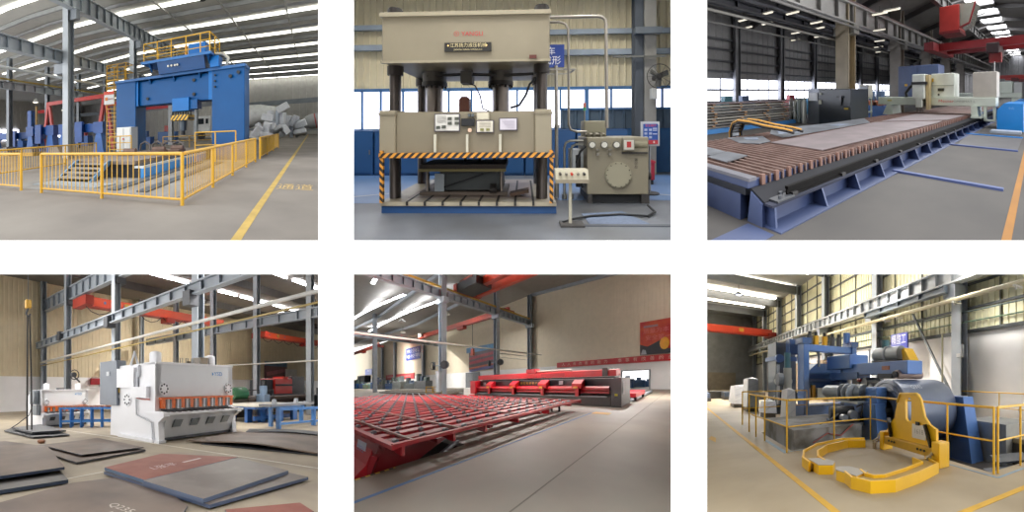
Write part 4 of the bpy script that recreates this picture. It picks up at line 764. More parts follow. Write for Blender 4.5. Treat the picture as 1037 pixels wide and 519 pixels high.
struct(MB().box(4, .6, 0, 4.2, 80, 9.8), 'wall_right', mat('#77777a', .8))  # unseen wall, added to block sky light from this side
# ================================================================ bay 4: plate shears
use(4)
sw = mat('#eeeef1', .45, noise=.02); sw2 = mat('#e2e4e7', .45, noise=.02); org = mat('#dd6a28', .45); g4 = mat('#9aa1a9', .5, .05, .06); dg4 = mat('#4b4d52', .55)
rst = mat('#5a4a40', .5, .2, h2='#776557', scale=1.2, lo=.35, hi=.65); rst2 = mat('#665a52', .45, .25, h2='#7b7068', scale=1.5); redp = mat('#884a3c', .6, .05, h2='#975c4c', scale=2); edg = mat('#3e4a5e', .4, .4, .2); dkp = mat('#3b3d42', .45, .3, .2)
struct(MB().box(-6, -5, -.15, 58, 27.4, 0), 'floor', mat('#978a79', .6, 0, h2='#ada089', scale=.8, spec=.35, lo=.35, hi=.65))
solo(MB().bar((5.9, 14.3, .003), (6.95, 2.6, .003), .05, .004), 'floor_line', mat('#d8d3c6', .6), 'long white line running between the big shear and the plates', 'floor marking', (6.5, 8, 0))
solo(MB().bar((2.55, 5.95, .003), (3.5, 5.97, .003), .05, .004), 'floor_line', mat('#d8d3c6', .6), 'short white line between the left plate stack and the red plate', 'floor marking', (3, 6, 0))
struct(MB().sheet((58, 27.4), (-3, 27.4), 2.68, 11, .35, .02, (0, 1, 0)), 'wall_back', mat('#d6c7a8', .75, noise=.05))
struct(MB().box(-3, 27.35, 0, 58, 27.5, 2.68), 'wall_base', mat('#efedec', .7, noise=.03))
struct(MB().box(-3, 1, 10.2, 58, 27.5, 10.3), 'ceiling', mat('#6b655e', .8, noise=.06))
for i, (y, segs) in enumerate(((14.4, ((22, 24.5), (25.5, 31), (14, 19))), (20.0, ((10.5, 19.6), (23.2, 25.6), (26.2, 28.4), (29, 31), (31.6, 33.6), (34.2, 36.4))), (8.9, ((12, 18), (4, 9))))):
    for a, b in segs: tag(make(MB().box(a, y-.1, 10.0, b, y+.1, 10.06), 'window_%d' % (i+1), glow('#f6f8ff', 28)), None, None, None, 'structure')
for y in (5.5, 11.5, 17.2, 23): struct(MB().box(-3, y-.1, 9.6, 58, y+.1, 10.2), 'rafter', mat('#55514d', .7))
# columns, crane girders
for y in (10.19, 16.5, 22.7, 27.1): struct(MB().hcol(10.5, y, 0, 10.2, .34, .4, .04, 1), 'column', g4)
for x, y in ((20, 13.94), (20, 10.24), (20, 17.8), (20, 22), (20, 26.9), (38, 26.9)): struct(MB().hcol(x, y, 0, 10.2, .3, .4, .04, 1), 'column', mat('#a3a8ae', .5))
struct(MB().girder((10.7, 3, 8.78), (10.7, 27.2, 8.78), .95, .4, .07, .9), 'crane_girder', g4)
struct(MB().girder((10.1, 3, 6.15), (10.1, 27.2, 5.35), .5, .36, .06, .9), 'crane_girder', mat('#9aa1a9', .5))
for y in (10.19, 16.5, 22.7): struct(MB().box(9.8, y-.2, 5.0, 10.35, y+.2, 5.6), 'column_bracket', dg4); struct(MB().box(10.4, y-.25, 7.5, 11.0, y+.25, 7.85), 'column_bracket', dg4)
struct(MB().girder((20, 6, 6.3), (20, 26, 6.3), .6, .4, .06, 1.2), 'crane_girder', mat('#9aa1a9', .5))
solo(MB().tube([(10.2, 3, 4.55), (10.2, 27, 3.75)], .07, 6), 'service_pipe', mat('#c9c6bf', .4), 'white pipe sloping across in front of the columns of the shear hall', 'pipe', (10.2, 10, 4.2))
solo(MB().tube([(10.2, 3, 4.2), (10.2, 27, 3.5)], .035, 6), 'service_pipe', mat('#a58e4a', .5), 'thin yellow pipe below the white pipe of the shear hall', 'pipe', (10.2, 10, 3.9))
solo(MB().tube([(19.7, 6, 3.1), (19.7, 26, 3.4)], .05, 6), 'service_pipe', mat('#bcb8ae', .5), 'thin pale pipe crossing the far right columns', 'pipe', (20, 10, 3.2))
def ocrane(x0, x1, y, z, lab):
    c = thing('bridge_crane', lab, 'crane', (x0, y, z)); part(MB().box(x0, y-.25, z-.62, x1, y+.25, z), 'girder', mat('#d94e28', .45, noise=.06), c)
    part(MB().box(x0, y-.28, z-.66, x1, y+.28, z-.58), 'lower_flange', mat('#b53420', .45), c); part(MB().box(x0-.2, y-.9, z-.7, x0+.4, y+.9, z-.1), 'end_carriage', mat('#a8301f'), c)
    for k in range(int((x1-x0)/2.2)):
        xx = x0+1.1+2.2*k; part(MB().tube([(xx-1, y-.32, z-.68), (xx-.6, y-.32, z-1.0), (xx, y-.32, z-1.15), (xx+.6, y-.32, z-1.0), (xx+1, y-.32, z-.68)], .03, 5), 'festoon_cable', mat('#3a2a26'), c)
    for k in range(1, 4): part(MB().cyl((x0+1.6*k, y-.26, z-.28), (x0+1.6*k, y-.25, z-.28), .1, 10), 'round_mark', mat('#5c6a9a'), c)
    part(MB().box(x0+3.2, y-.27, z-.45, x0+3.6, y-.25, z-.1), 'warning_mark', mat('#caa03a'), c)
    part(MB().box((x0+x1)/2, y-.5, z-1.0, (x0+x1)/2+.8, y+.3, z-.62), 'hoist', mat('#b53a2a'), c)
ocrane(10.6, 24.5, 20.8, 7.75, 'orange-red overhead crane behind the columns above the shears')
ocrane(33.5, 52, 23, 7.95, 'orange-red overhead crane at the far right under the dark roof')
# shears
def shear(x0, x1, y, s, lab, big):
    t = thing('plate_shear', lab, 'machine', (x0, y, 0)); L = x1-x0
    Z = lambda v: v*s
    prof = [(y, Z(.95)), (y-.4*s, Z(.92)), (y-.42*s, Z(.8)), (y-.15*s, Z(.62)), (y-.2*s, 0), (y+2.55*s, 0), (y+2.45*s, Z(2.0)), (y+1.9*s, Z(2.42)), (y, Z(2.43))]
    w_ = .22*s
    for k, x in enumerate((x0, x1-w_)): part(MB().prism(prof, 'x', x, x+w_), 'side_frame', sw, t)
    bm = part(MB().cbox(x0+.02, y, Z(1.36), x1-.02, y+.5*s, Z(2.45), .02), 'blade_beam', sw2, t)
    part(MB().box(x0, y-.03, Z(2.38), x1, y+.6*s, Z(2.45)), 'top_flange', sw, bm)
    part(MB().box(x0+.2, y+.3*s, Z(.9), x1-.2, y+2.3*s, Z(2.3)), 'back_body', sw2, t)
    tb = part(MB().box(x0-.02, y-.42*s, Z(.84), x1+.1*s, y+.4*s, Z(.91)), 'table', sw, t)
    for k in range(14 if big else 8):
        xx = x0+.2+(L-.4)*k/(13 if big else 7); part(MB().box(xx-.03, y-.4*s, Z(.91), xx+.03, y+.2*s, Z(.935)), 'table_support', dg4, tb)
    fp = part(MB().prism([(y-.32*s, Z(.84)), (y-.05*s, Z(.1)), (y+.1*s, Z(.1)), (y-.1*s, Z(.84))], 'x', x0+w_, x1-w_), 'front_panel', sw2, t)
    part(MB().box(x0+w_, y-.1*s, Z(.04), x1-w_, y+.2*s, Z(.12)), 'base_rail', dg4, fp)
    for k in range(4):
        xc = x0+L*(.19+.207*k); a = .16*s
        part(MB().add([(xc-a*1.1, y-.2*s, Z(.44)), (xc+a, y-.2*s, Z(.44)), (xc+a*1.2, y-.31*s, Z(.67)), (xc-a*.9, y-.31*s, Z(.67)), (xc-a*1.1, y-.05*s, Z(.44)), (xc+a, y-.05*s, Z(.44)), (xc+a*1.2, y-.1*s, Z(.67)), (xc-a*.9, y-.1*s, Z(.67))], [(0,1,2,3),(7,6,5,4),(0,4,5,1),(1,5,6,2),(2,6,7,3),(3,7,4,0)]), 'front_window', mat('#8b939a' if big else '#4b4f55', .3), fp)
    part(MB().box(x0+.1, y+.02, Z(.93), x1-.1, y+.1, Z(1.36)), 'blade_gap', mat('#83868a'), t)
    n = 9
    for k in range(n):
        xx = x0+.25*s+(L-.45*s)*k/(n-1); gd = part(MB().box(xx-.07*s, y-.12*s, Z(1.02), xx+.07*s, y, Z(1.36)), 'finger_guard', org, t)
        if k < n-1: part(MB().cyl((xx+.2*s, y-.05*s, Z(1.0)), (xx+.2*s, y-.05*s, Z(1.3)), .07*s, 8).cyl((xx+.36*s, y-.05*s, Z(1.0)), (xx+.36*s, y-.05*s, Z(1.3)), .07*s, 8), 'hold_down', mat('#d3d7db' if big else '#a9a9a9', .35, .1), gd)
    part(MB().box(x0+.1, y-.14*s, Z(1.3), x1-.1, y-.06*s, Z(1.36)), 'guard_rail', org, t)
    for fx in (x0+.34*s, x1-.25*s):
        fl = part(MB().cyl((fx, y-.03, Z(1.62)), (fx, y, Z(1.62)), .2*s, 18), 'round_flange', sw, bm)
        for a in range(8): part(MB().cyl((fx+.14*s*math.cos(a*.785), y-.045, Z(1.62)+.14*s*math.sin(a*.785)), (fx+.14*s*math.cos(a*.785), y-.03, Z(1.62)+.14*s*math.sin(a*.785)), .03*s, 6), 'bolt', dg4, fl)
    lo = MB(); letters(lo, 'YSD', .2*s, (x0+L*.785, y-.01, Z(2.12)), sx=1.25); lo.prism([(x0+L*.7, Z(2.06)), (x0+L*.72, Z(2.12)), (x0+L*.7, Z(2.18))], 'y', y-.01, y-.004); part(lo, 'lettering', mat('#3a8ac8'), bm, 'blue lettering on the blade beam')
    for k, fx in enumerate((x0+.62*s, x1-.4*s)):
        tk = part(MB().lathe([(.2*s, 0), (.2*s, .36*s), (.16*s, .4*s), (.05*s, .43*s)], (fx, y+.75*s, Z(2.44)), 'z', 16), 'oil_tank', sw, t); part(MB().cyl((fx, y+.75*s, Z(2.43)), (fx, y+.75*s, Z(2.5)), .22*s, 16), 'tank_ring', sw2, tk)
    if big:
        part(MB().box(x0-.12, y+.95, 1.68, x0+.02, y+1.95, 2.32), 'upper_side_box', sw, t); part(MB().box(x0-.15, y+.25, 1.35, x0+.02, y+1.1, 1.7), 'lower_side_box', sw, t)
        fl = part(MB().cyl((x0-.03, y+1.45, 1.27), (x0, y+1.45, 1.27), .22, 18), 'round_flange', sw, t)
        for a in range(8): part(MB().cyl((x0-.045, y+1.45+.15*math.cos(a*.785), 1.27+.15*math.sin(a*.785)), (x0-.03, y+1.45+.15*math.cos(a*.785), 1.27+.15*math.sin(a*.785)), .035, 6), 'bolt', dg4, fl)
        ec = part(MB().cbox(x0-.12, y+1.95, 1.06, x0+.28, y+3.1, 2.62, .02), 'electric_cabinet', mat('#767d88', .45), t)
        part(MB().box(x0-.14, y+2.4, 2.1, x0-.12, y+2.6, 2.25), 'label_plate', mat('#cfd2d6'), ec); part(MB().box(x0-.05, y+1.93, 1.5, x0+.2, y+1.95, 1.65), 'warning_label', mat('#cfae4a'), ec); part(MB().box(x0-.05, y+1.93, 1.32, x0+.15, y+1.95, 1.42), 'label_plate', mat('#c9ccd0'), ec)
        part(MB().tube([(x0-.06, y+.75, 2.0), (x0-.06, y+.75, 2.35), (x0+.1, y+.85, 2.42)], .035, 6).tube([(x0-.04, y+.85, 1.7), (x0-.04, y+.85, 2.2)], .05, 6), 'side_pipe', mat('#b5b8bd', .3, .4), t)
        part(MB().tube([(x0-.05, y+.9, 1.34), (x0-.05, y+.6, 1.3), (x0-.05, y+.2, 1.3)], .02, 5), 'red_hose', mat('#c06a60'), t)
        part(MB().tube([(x0-.05, y+.9, 1.3), (x0-.05, y+.88, .8), (x0-.05, y+.3, .66), (x0-.05, y+.1, .6), (x0-.05, y+.05, .1)], .025, 5), 'side_pipe', mat('#aeb1b6', .3, .4), t)
        part(MB().box(x0-.1, y+.0, 0, x0+.02, y+1.9, .1), 'foot_plate', sw, t); part(MB().box(x0-.08, y-.28, 0, x0+.2, y-.05, .08), 'foot', sw2, t)
        for k in range(4): part(MB().tube([(x0+1.5+.28*k, y+.8, 2.44), (x0+1.5+.28*k, y+.8, 2.7), (x0+1.62+.28*k, y+.8, 2.7), (x0+1.62+.28*k, y+.8, 2.44)], .02, 5), 'pipe_loop', mat('#9a968c'), t)
        part(MB().tube([(x0-.05, y+1.2, 2.4), (x0+.1, y+1.2, 2.85), (x0+.25, y+1.2, 2.42)], .05, 6), 'top_pipe', sw2, t)
        part(MB().box(x0+2.6, y+.6, 2.44, x0+3.0, y+1.0, 2.75).cyl((x0+2.2, y+.8, 2.44), (x0+2.2, y+.8, 2.6), .08, 8), 'valve_block', mat('#6a5c48', .4, .4), t)
    else:
        part(MB().box(x0-.25, y+.2, Z(1.5), x0-.02, y+1.1*s, Z(2.4)), 'electric_cabinet', mat('#80878c'), t); part(MB().box(x0-.2, y+.05, Z(.8), x0-.02, y+.5, Z(1.45)), 'side_box', mat('#7a8084'), t)
        part(MB().box(x0+.9, y+.3, Z(2.45), x0+1.2, y+.6, Z(2.55)), 'valve_block', dg4, t)
    return t
shear(6.6, 10.25, 8.2, 1.0, 'large white plate shear with orange finger guards and a grey side cabinet', True)
shear(5.62, 7.85, 14.75, .67, 'smaller grey-white plate shear standing far left by the wall', False)
f_ = thing('wall_fan', 'black pedestal fan on the grey column above the small shear', 'fan', (9.7, 20, 2.2)); part(MB().tube([(9.7+.3*math.cos(a*.524), 20, 2.55+.3*math.sin(a*.524)) for a in range(13)], .03, 5), 'cage_ring', dg4, f_); part(MB().cyl((9.7, 20, 2.55), (9.7, 20.3, 2.55), .16, 10), 'motor', dg4, f_); part(MB().bar((9.7, 20.2, 2.5), (10.2, 20.3, 2.1), .08, .08), 'arm', dg4, f_)
# blue rack between the shears
r = thing('roller_rack', 'blue open roller rack between the two shears', 'rack', (7.2, 14, 0)); b4 = mat('#4180c6', .45)
A, B = Vector((6.25, 14.2, 0)), Vector((7.95, 12.8, 0)); D2 = Vector((.6, .12, 0))
for o in (Vector((0, 0, 0)), D2):
    for z in (.27, .82): part(MB().bar(A+o+Vector((0, 0, z)), B+o+Vector((0, 0, z)), .08, .08), 'long_beam', b4, r)
    for k in range(6): q = A.lerp(B, k/5)+o; part(MB().bar(q, q+Vector((0, 0, .86)), .09, .09), 'leg', b4, r)
for k in range(12): q = A.lerp(B, (k+.5)/12)+Vector((0, 0, .88)); part(MB().cyl(q, q+D2, .05, 8), 'roller', mat('#8a5a44', .5), r)
# floor plates
def plate4(poly, z, h, lab, m, grp=None, side=None):
    o = make(MB().prism(poly, 'z', z, z+h), 'steel_plate', [m, side or edg], None, (*poly[0], z))
    for p in o.data.polygons: p.material_index = 0 if abs(p.normal.z) > .9 else 1
    return tag(o, lab, 'steel plate', grp)
plate4([(3.36, 5.7), (3.45, 3.14), (5.8, 3.0), (6.0, 4.6), (5.4, 5.6)], .03, .05, 'lowest steel plate of the near stack with the red plate', rst2, None, mat('#4a5a78', .4, .3))
plate4([(3.38, 4.5), (3.42, 3.22), (5.72, 3.33), (6.02, 4.66)], .085, .06, 'grey steel plate on the near stack, in front of the red plate', rst2, None, mat('#5a6a86', .4, .3))
plate4([(3.4, 5.75), (3.42, 4.52), (6.05, 4.68), (5.1, 6.1)], .085, .06, 'reddish primed steel plate with white marks on top of the near stack', redp, None, mat('#56708e', .4, .3))
t = MB(); letters(t, 'L\u5f20\u5e73', .26, (4.3, 5.06, .15), (1, .0, 0), (.1, 1, 0)); t.bar((4.8, 5.07, .15), (5.35, 5.12, .15), .06, .004); solo(t, 'chalk_writing', mat('#d9c9c4', .8), 'white chalk writing on the reddish plate', 'writing', (4.3, 5, .15))
plate4([(3.29, 9.8), (3.40, 6.91), (5.45, 7.15), (5.44, 9.85)], .02, .04, 'bottom plate of the rusty stack before the big shear', rst, None, dkp)
plate4([(3.6, 9.2), (3.72, 7.32), (5.42, 7.2), (5.42, 9.6)], .1, .02, 'top rusty plate of the stack before the big shear', rst, None, dkp)
solo(MB().box(4.0, 7.6, .062, 5.2, 7.8, .098).box(4.0, 9.0, .062, 5.2, 9.2, .098), 'timber_batten', mat('#4a3c30', .7), 'dark battens between the two rusty plates before the big shear', 'batten', (4.6, 8, .06), kind='stuff')
solo(MB().ball((4.0, 10.5, .06), .12, .16, .06, 10, 6).cyl((4.0, 10.5, 0), (4.0, 10.5, .05), .1, 8), 'rusty_lump', mat('#8a5c40', .7), 'small rusty lump on the floor left of the rusty stack', 'scrap', (4.0, 10.5, 0))
plate4([(3.95, 14.2), (4.12, 11.5), (5.3, 11.3), (5.6, 14.5), (4.6, 15.2)], .03, .04, 'dark lowest plate under the hanging hook chain', dkp, None, dkp)
plate4([(4.2, 14.0), (4.25, 12.0), (5.35, 11.7), (5.5, 14.5)], .12, .06, 'bluish dark upper plate under the hanging hook chain', mat('#4e5157', .4, .3, .15), None, dkp)
plate4([(3.45, 8.6), (2.76, 6.1), (1.4, 6.2), (2.0, 10.4), (2.9, 10.4)], .14, .05, 'upper dark brown plate of the stack cut by the left edge', rst, None, edg)
plate4([(3.3, 8.5), (2.6, 5.6), (1.2, 5.75), (1.8, 10.3), (2.8, 10.2)], .02, .06, 'lower plate with chalked edge at the left edge of the floor', mat('#5a5652', .45, .3, .15), None, edg)
t = MB()
for k in range(4): t.box(2.28+.0*k-.25*k, 5.63+.02*k, .1, 2.38-.25*k, 5.66+.02*k, .105)
plate4([(1.3, 5.2), (2.62, 5.5), (3.9, 5.2), (3.3, 3.4), (2.6, 2.9), (1.0, 3.4)], .012, .03, 'big brown plate at the bottom left corner with white chalk', rst, None, edg)
t = MB(); letters(t, 'Q235', .2, (2.56, 3.9, .045), (.1, -1, 0), (1, .1, 0)); letters(t, '16', .18, (2.34, 3.8, .045), (.1, -1, 0), (1, .1, 0)); solo(t, 'chalk_writing', mat('#cfc6ba', .8), 'white chalk numbers on the bottom left brown plate', 'writing', (2.6, 3.7, .045))
plate4([(3.6, 3.0), (4.6, 2.5), (4.4, 2.2), (3.3, 2.6)], .0, .02, 'corner of a red plate at the bottom edge of the shear hall', redp, None, edg)
# warped plates right
def warp(x0, y0, x1, y1, amp, z, lab, m, n=16):
    b = MB(); A, B = Vector((x0, y0)), Vector((x1, y1)); vs = []
    W = (2.7, .35) if n == 16 else (.9, .5)
    for i in range(n+1):
        q = A.lerp(B, i/n); h = z+amp*math.sin(math.pi*i/n)**2
        for dz in (0, .03): vs += [(q.x, q.y, h+dz), (q.x+W[0], q.y+W[1], z+(h-z)*.6+dz)]
    fs = []
    for i in range(n):
        a = 4*i; c = 4*(i+1); fs += [(a, a+1, c+1, c), (a+2, c+2, c+3, a+3), (a, c, c+2, a+2), (a+1, a+3, c+3, c+1)]
    fs += [(0, 2, 3, 1), (4*n, 4*n+1, 4*n+3, 4*n+2)]; b.add(vs, fs); return solo(b, 'warped_plate', m, lab, 'steel plate', (x0, y0, 0))
warp(7.3, 7.5, 8.15, 3.6, .1, .045, 'brown warped plate on the floor right of the white line', rst)
warp(7.35, 7.0, 8.25, 3.5, .0, .004, 'dark plate edge under the brown warped plate at the right', dkp)
warp(10.4, 7.7, 11.5, 5.2, .06, .02, 'dark warped plate in front of the right blue table', dkp, 12)
# right side tables and machines
t1 = thing('support_table', 'blue support table with a pale top between the big shear and the right table', 'table', (13.7, 9.9, 0)); b5 = mat('#2d66b0', .45)
for x, y in ((13.7, 10.0), (14.3, 9.7), (15.2, 9.3), (16.5, 9.3), (14.3, 11.4), (16.5, 10.8)): part(MB().box(x-.2, y-.08, 0, x+.2, y+.08, .7), 'leg', b5, t1)
part(MB().box(13.4, 9.4, .64, 17.2, 11.6, .76), 'frame', b5, t1); part(MB().box(13.3, 9.2, .76, 17.3, 11.8, .82), 'top', mat('#cfc9bc'), t1); part(MB().box(13.6, 9.6, .1, 16.8, 9.7, .3), 'stretcher', b5, t1)
t2 = thing('support_table', 'blue pipe support table at the right edge with two lifting lugs', 'table', (11.9, 7.35, 0))
for x, y in ((11.9, 7.32), (12.9, 8.3), (14.6, 7.32), (15.4, 8.3)): part(MB().box(x-.07, y-.07, 0, x+.07, y+.07, .8), 'leg', b4, t2)
part(MB().bar((11.85, 7.3, .81), (15.6, 7.3, .72), .1, .1), 'top_beam', b4, t2); part(MB().bar((11.85, 7.3, .25), (15.6, 7.3, .16), .08, .08), 'stretcher', b4, t2); part(MB().bar((12.8, 8.3, .81), (15.6, 8.3, .75), .1, .1), 'top_beam', b4, t2)
part(MB().box(12.2, 7.8, .86, 15.6, 8.4, .96), 'grey_plate', mat('#8a8c90', .4, .3), t2)
for x in (12.6, 14.3): part(MB().prism([(x-.12, .96), (x+.12, .96), (x+.08, 1.15), (x-.08, 1.15)], 'y', 7.9, 8.0), 'lifting_lug', mat('#9a9ca0', .4, .3), t2)
bd4 = thing('machine_bed', 'long dark brown machine bed behind the blue tables', 'machine', (17, 12, 0)); part(MB().box(17.5, 12.3, .1, 28, 15, 1.0), 'bed', mat('#4e403a', .6, .2, .15), bd4); part(MB().box(17.3, 12, .95, 28, 15.2, 1.09), 'bed_top', mat('#5a4b42', .6), bd4); part(MB().box(17.5, 12.2, 0, 28, 14.8, .12), 'plinth', dkp, bd4)
rm = thing('red_machine', 'red and black machine head on the dark bed at the right', 'machine', (21.5, 14, 1.0))
part(MB().cbox(21.6, 13.6, 1.1, 24.0, 15, 2.28, .08), 'red_cover', mat('#c8261f', .4), rm); part(MB().cbox(20.7, 13.7, 1.1, 21.6, 15, 2.2, .05), 'left_column', mat('#33373c', .5), rm); part(MB().cbox(24.0, 13.7, 1.15, 25.9, 15, 2.45, .05), 'right_column', mat('#3c3f44', .5), rm)
part(MB().box(21.7, 13.55, 1.75, 23.9, 13.62, 1.88), 'black_band', mat('#222326'), rm); part(MB().box(22.8, 13.6, 2.26, 23.4, 14.5, 2.42), 'red_cap', mat('#c8261f', .4), rm); part(MB().box(20.9, 13.4, 1.1, 25.5, 13.7, 1.2), 'roller_row', dkp, rm)
for x, h_, cc, lab in ((19.0, 1.75, '#7f93ad', 'pale blue control box left of the red machine'), (27.2, 1.7, '#3a5f96', 'blue pump right of the red machine'), (26.4, 1.6, '#34383c', 'dark valve stand right of the red machine'), (28.6, 1.9, '#9fb4c0', 'pale cylinder at the right edge behind the blue table')):
    x *= .91; o = thing('machine_box', lab, 'machine', (x, 11.6, 0)); part(MB().cbox(x-.3, 11.35, 0, x+.3, 11.9, h_-.5, .04), 'body', mat(cc), o); part(MB().cyl((x, 11.6, h_-.5), (x, 11.6, h_), .22, 10), 'head', mat(cc), o); part(MB().cyl((x, 11.6, h_), (x, 11.6, h_+.25), .06, 8), 'pipe', dg4, o)
gm_ = thing('green_motor', 'green motor half hidden by the right end of the big shear', 'motor', (15.2, 12, .9)); part(MB().cyl((15.2, 12.3, 1.3), (16.4, 12.3, 1.3), .38, 14), 'housing', mat('#2f6b46', .5), gm_); part(MB().box(15.1, 12.0, 0, 16.5, 12.7, 1.0), 'pedestal', mat('#4c4437'), gm_); part(MB().cyl((16.4, 12.3, 1.3), (16.7, 12.3, 1.3), .15, 10), 'shaft', dg4, gm_)
railing('safety_railing', 'low dark railing left of the dark machine bed', [(16.4, 12.2, .6), (17.2, 11.8, .6), (18, 11.4, .6)], .9, dg4, None, (.45,), .03, .025)
p_ = thing('wall_poster', 'blurred blue and red poster high on the beige wall behind the red machine', 'poster', (43, 27.2, 3)); part(MB().box(40.9, 27.2, 2.7, 46.4, 27.3, 5.2), 'board', mat('#6e4a4c'), p_); part(MB().box(40.9, 27.18, 4.6, 46.4, 27.22, 5.2), 'blue_band', mat('#53718e'), p_); part(MB().bar((41.3, 27.17, 3.5), (45.9, 27.17, 4.1), .03, .5, (0, 0, 1)), 'streak', mat('#9d6468'), p_); part(MB().box(40.9, 27.18, 2.7, 46.4, 27.22, 3.0), 'lower_band', mat('#54505a'), p_)
solo(MB().box(45.6, 26.9, 3.0, 48.6, 27.0, 4.3), 'white_panel', mat('#cfc9c0'), 'plain white panel overlapping the blurred wall poster', 'sign', (47, 26.9, 3))
s_ = thing('red_sign', 'red wall sign with white characters between the small shear and the cabinet', 'sign', (16, 27.2, 2.1)); part(MB().box(14.7, 27.18, 2.05, 17.9, 27.3, 2.6), 'board', mat('#b02a34'), s_); lo = MB(); letters(lo, '\u5b89\u5168', .42, (16.4, 27.16, 2.32)); part(lo, 'lettering', mat('#dca0a0'), s_)
# hanging hook chain
h = thing('hook_chain', 'hanging black chain with a yellow hook block at the left', 'hook', (4.3, 12.6, .4))
part(MB().cbox(4.22, 12.5, 4.55, 4.42, 12.7, 4.85, .03), 'hook_block', mat('#c99a34'), h); part(MB().tube([(4.32, 12.6, 4.55), (4.25, 12.6, 4.35), (4.32, 12.6, 4.25), (4.4, 12.6, 4.35)], .035, 6), 'hook', dg4, h)
part(MB().cyl((4.32, 12.6, 4.85), (4.32, 12.6, 7.4), .015, 5), 'rope', dg4, h)
for dx in (-.02, .05): part(MB().tube([(4.32+dx, 12.6, 4.3), (4.33+dx*2, 12.6, 2.2), (4.33+dx*2.4, 12.6, .2)], .03, 6), 'chain', mat('#2a2624', .5, .3), h)
solo(MB().tube([(5.25, 14.5, 1.3), (4.9, 14.2, .6), (4.6, 14.8, .2), (4.35, 14.9, .03)], .02, 5), 'floor_cable', dg4, 'thin dark cable drooping from the small shear to the floor', 'cable', (4.6, 14.6, 0))
for p, e in (((6.76, 18, 8.49), 800), ((10.0, 13, 7.77), 450), ((12.2, 9, 7.09), 500)): lamp(p, .8, e, (1, .97, .92))  # unseen fill lights added just above the window edge
for i, (x, y, z) in enumerate(((33, 20, 9.3), (24, 22, 9.3))):  # lamps and shades added to brighten the dim back of the hall
    o = thing('high_bay_lamp', ['small bright bay lamp under the dark roof, right of the red crane', 'small bright bay lamp under the dark roof, above the big shear'][i], 'lamp', (x, y, z), 'bay lamps of the shear hall')
    part(MB().cyl((x, y, z+.08), (x, y, z+.4), .4, 12, .15), 'shade', mat('#c9c9c4', .4), o); part(MB().cyl((x, y, z+.4), (x, y, z+.9), .03, 6), 'stem', dg4, o)
    lamp((x, y, z), .4, 1300, (1, .97, .92))
# ================================================================ bay 5: red roller table and long shear
use(5)
r5 = mat('#c41f2c', .42, noise=.08); r5b = mat('#9c1c28', .45, noise=.08); bk5 = mat('#1d2025', .45, noise=.1); g5 = mat('#aab3be', .5, .05, .06); rol = mat('#7d8a93', .35, .4, .1)
cf5 = mat('#7b7467', .5, 0, h2='#8c8476', scale=.5, spec=.45, lo=.35, hi=.65)
f = MB().box(-4.7, -6, -.12, 9, 40, 0).box(-120, 3.6, -.12, -4.7, 40, 0).box(-120, -1.5, -.12, -9.5, 3.6, 0)
struct(f, 'floor', cf5)
struct(MB().box(-9.6, .2, -1.0, -4.6, 3.7, -.9).box(-9.6, 3.6, -1, -4.6, 3.7, -.12).box(-4.71, .2, -1, -4.6, 3.6, -.12), 'floor_pit', mat('#4d4944', .8))
solo(MB().bar((-4.66, 1.0, .003), (-4.64, 1.8, .003), .06, .004), 'floor_tape', stripes('#d9b23a', '#2c2a26', .16, (0, 1, 0)), 'yellow and black tape along the edge of the floor pit', 'floor marking', (-4.66, 1, 0))
solo(MB().bar((-3.8, .5, .003), (-3.62, 10.2, .003), .075, .004), 'floor_line', mat('#3d6a9e', .6, noise=.12), 'long blue line on the concrete beside the red roller table', 'floor marking', (-3.7, 1, 0))
solo(MB().prism([(-3.62, 10.0), (-2.82, 10.0), (-2.82, 10.55), (-3.55, 10.55)], 'z', 0, .004), 'floor_patch', mat('#d3a432', .6, noise=.12), 'yellow painted rectangle on the floor before the long machine', 'floor marking', (-3.2, 10.2, 0))
for x in (-1.82, 1.5): solo(MB().box(x-.012, .4, 0, x+.012, 29, .002), 'floor_joint', mat('#6b655c', .7), 'thin dark joint line in the concrete floor', 'floor joint', (x, 3, 0), 'floor joints')
# end wall with door, banner, posters
bw5 = mat('#e3d8c2', .75, noise=.04); ww5 = mat('#f0f0ef', .7, noise=.02)
struct(MB().sheet((4, 29.4), (-125, 29.4), 3.45, 16.5, .38, .02, (0, 1, 0)), 'wall_back', bw5)
struct(MB().box(-125, 29.4, 0, -6.7, 29.6, 3.47), 'wall_base', ww5); struct(MB().box(-3.75, 29.4, 0, 4, 29.6, 3.47), 'wall_base', ww5); struct(MB().box(-6.7, 29.4, 2.27, -3.75, 29.6, 3.47), 'wall_base', ww5)
struct(MB().box(-6.8, 29.35, 0, -6.65, 29.65, 2.3).box(-3.8, 29.35, 0, -3.65, 29.65, 2.3).box(-6.8, 29.35, 2.22, -3.65, 29.65, 2.34), 'door_1', mat('#9aa0a6', .5))
for i, (x, y, s, cc) in enumerate(((-6.6, 32, 1.2, '#3c5f94'), (-5.6, 34, 1.0, '#4d78b4'), (-4.6, 35.5, .8, '#5f8cc4'))):
    o = thing('blue_bin', ['dark blue machine block outside the doorway, nearest', 'blue crate outside the doorway, middle one', 'pale blue crate outside the doorway, farthest'][i], 'box', (x, y, 0), 'blue blocks outside the doorway'); part(MB().cbox(x-.7, y, 0, x+.7, y+1, s, .05), 'body', mat(cc), o); part(MB().box(x-.3, y+.2, s, x+.2, y+.8, s*1.35), 'top', mat(cc), o)
b_ = thing('slogan_banner', 'long red banner with pale characters along the wall above the doorway', 'banner', (-8, 29.3, 3.2)); part(MB().box(-15.7, 29.28, 3.2, -1.0, 29.38, 3.95), 'cloth', mat('#c42a30', .5), b_)
lo = MB()
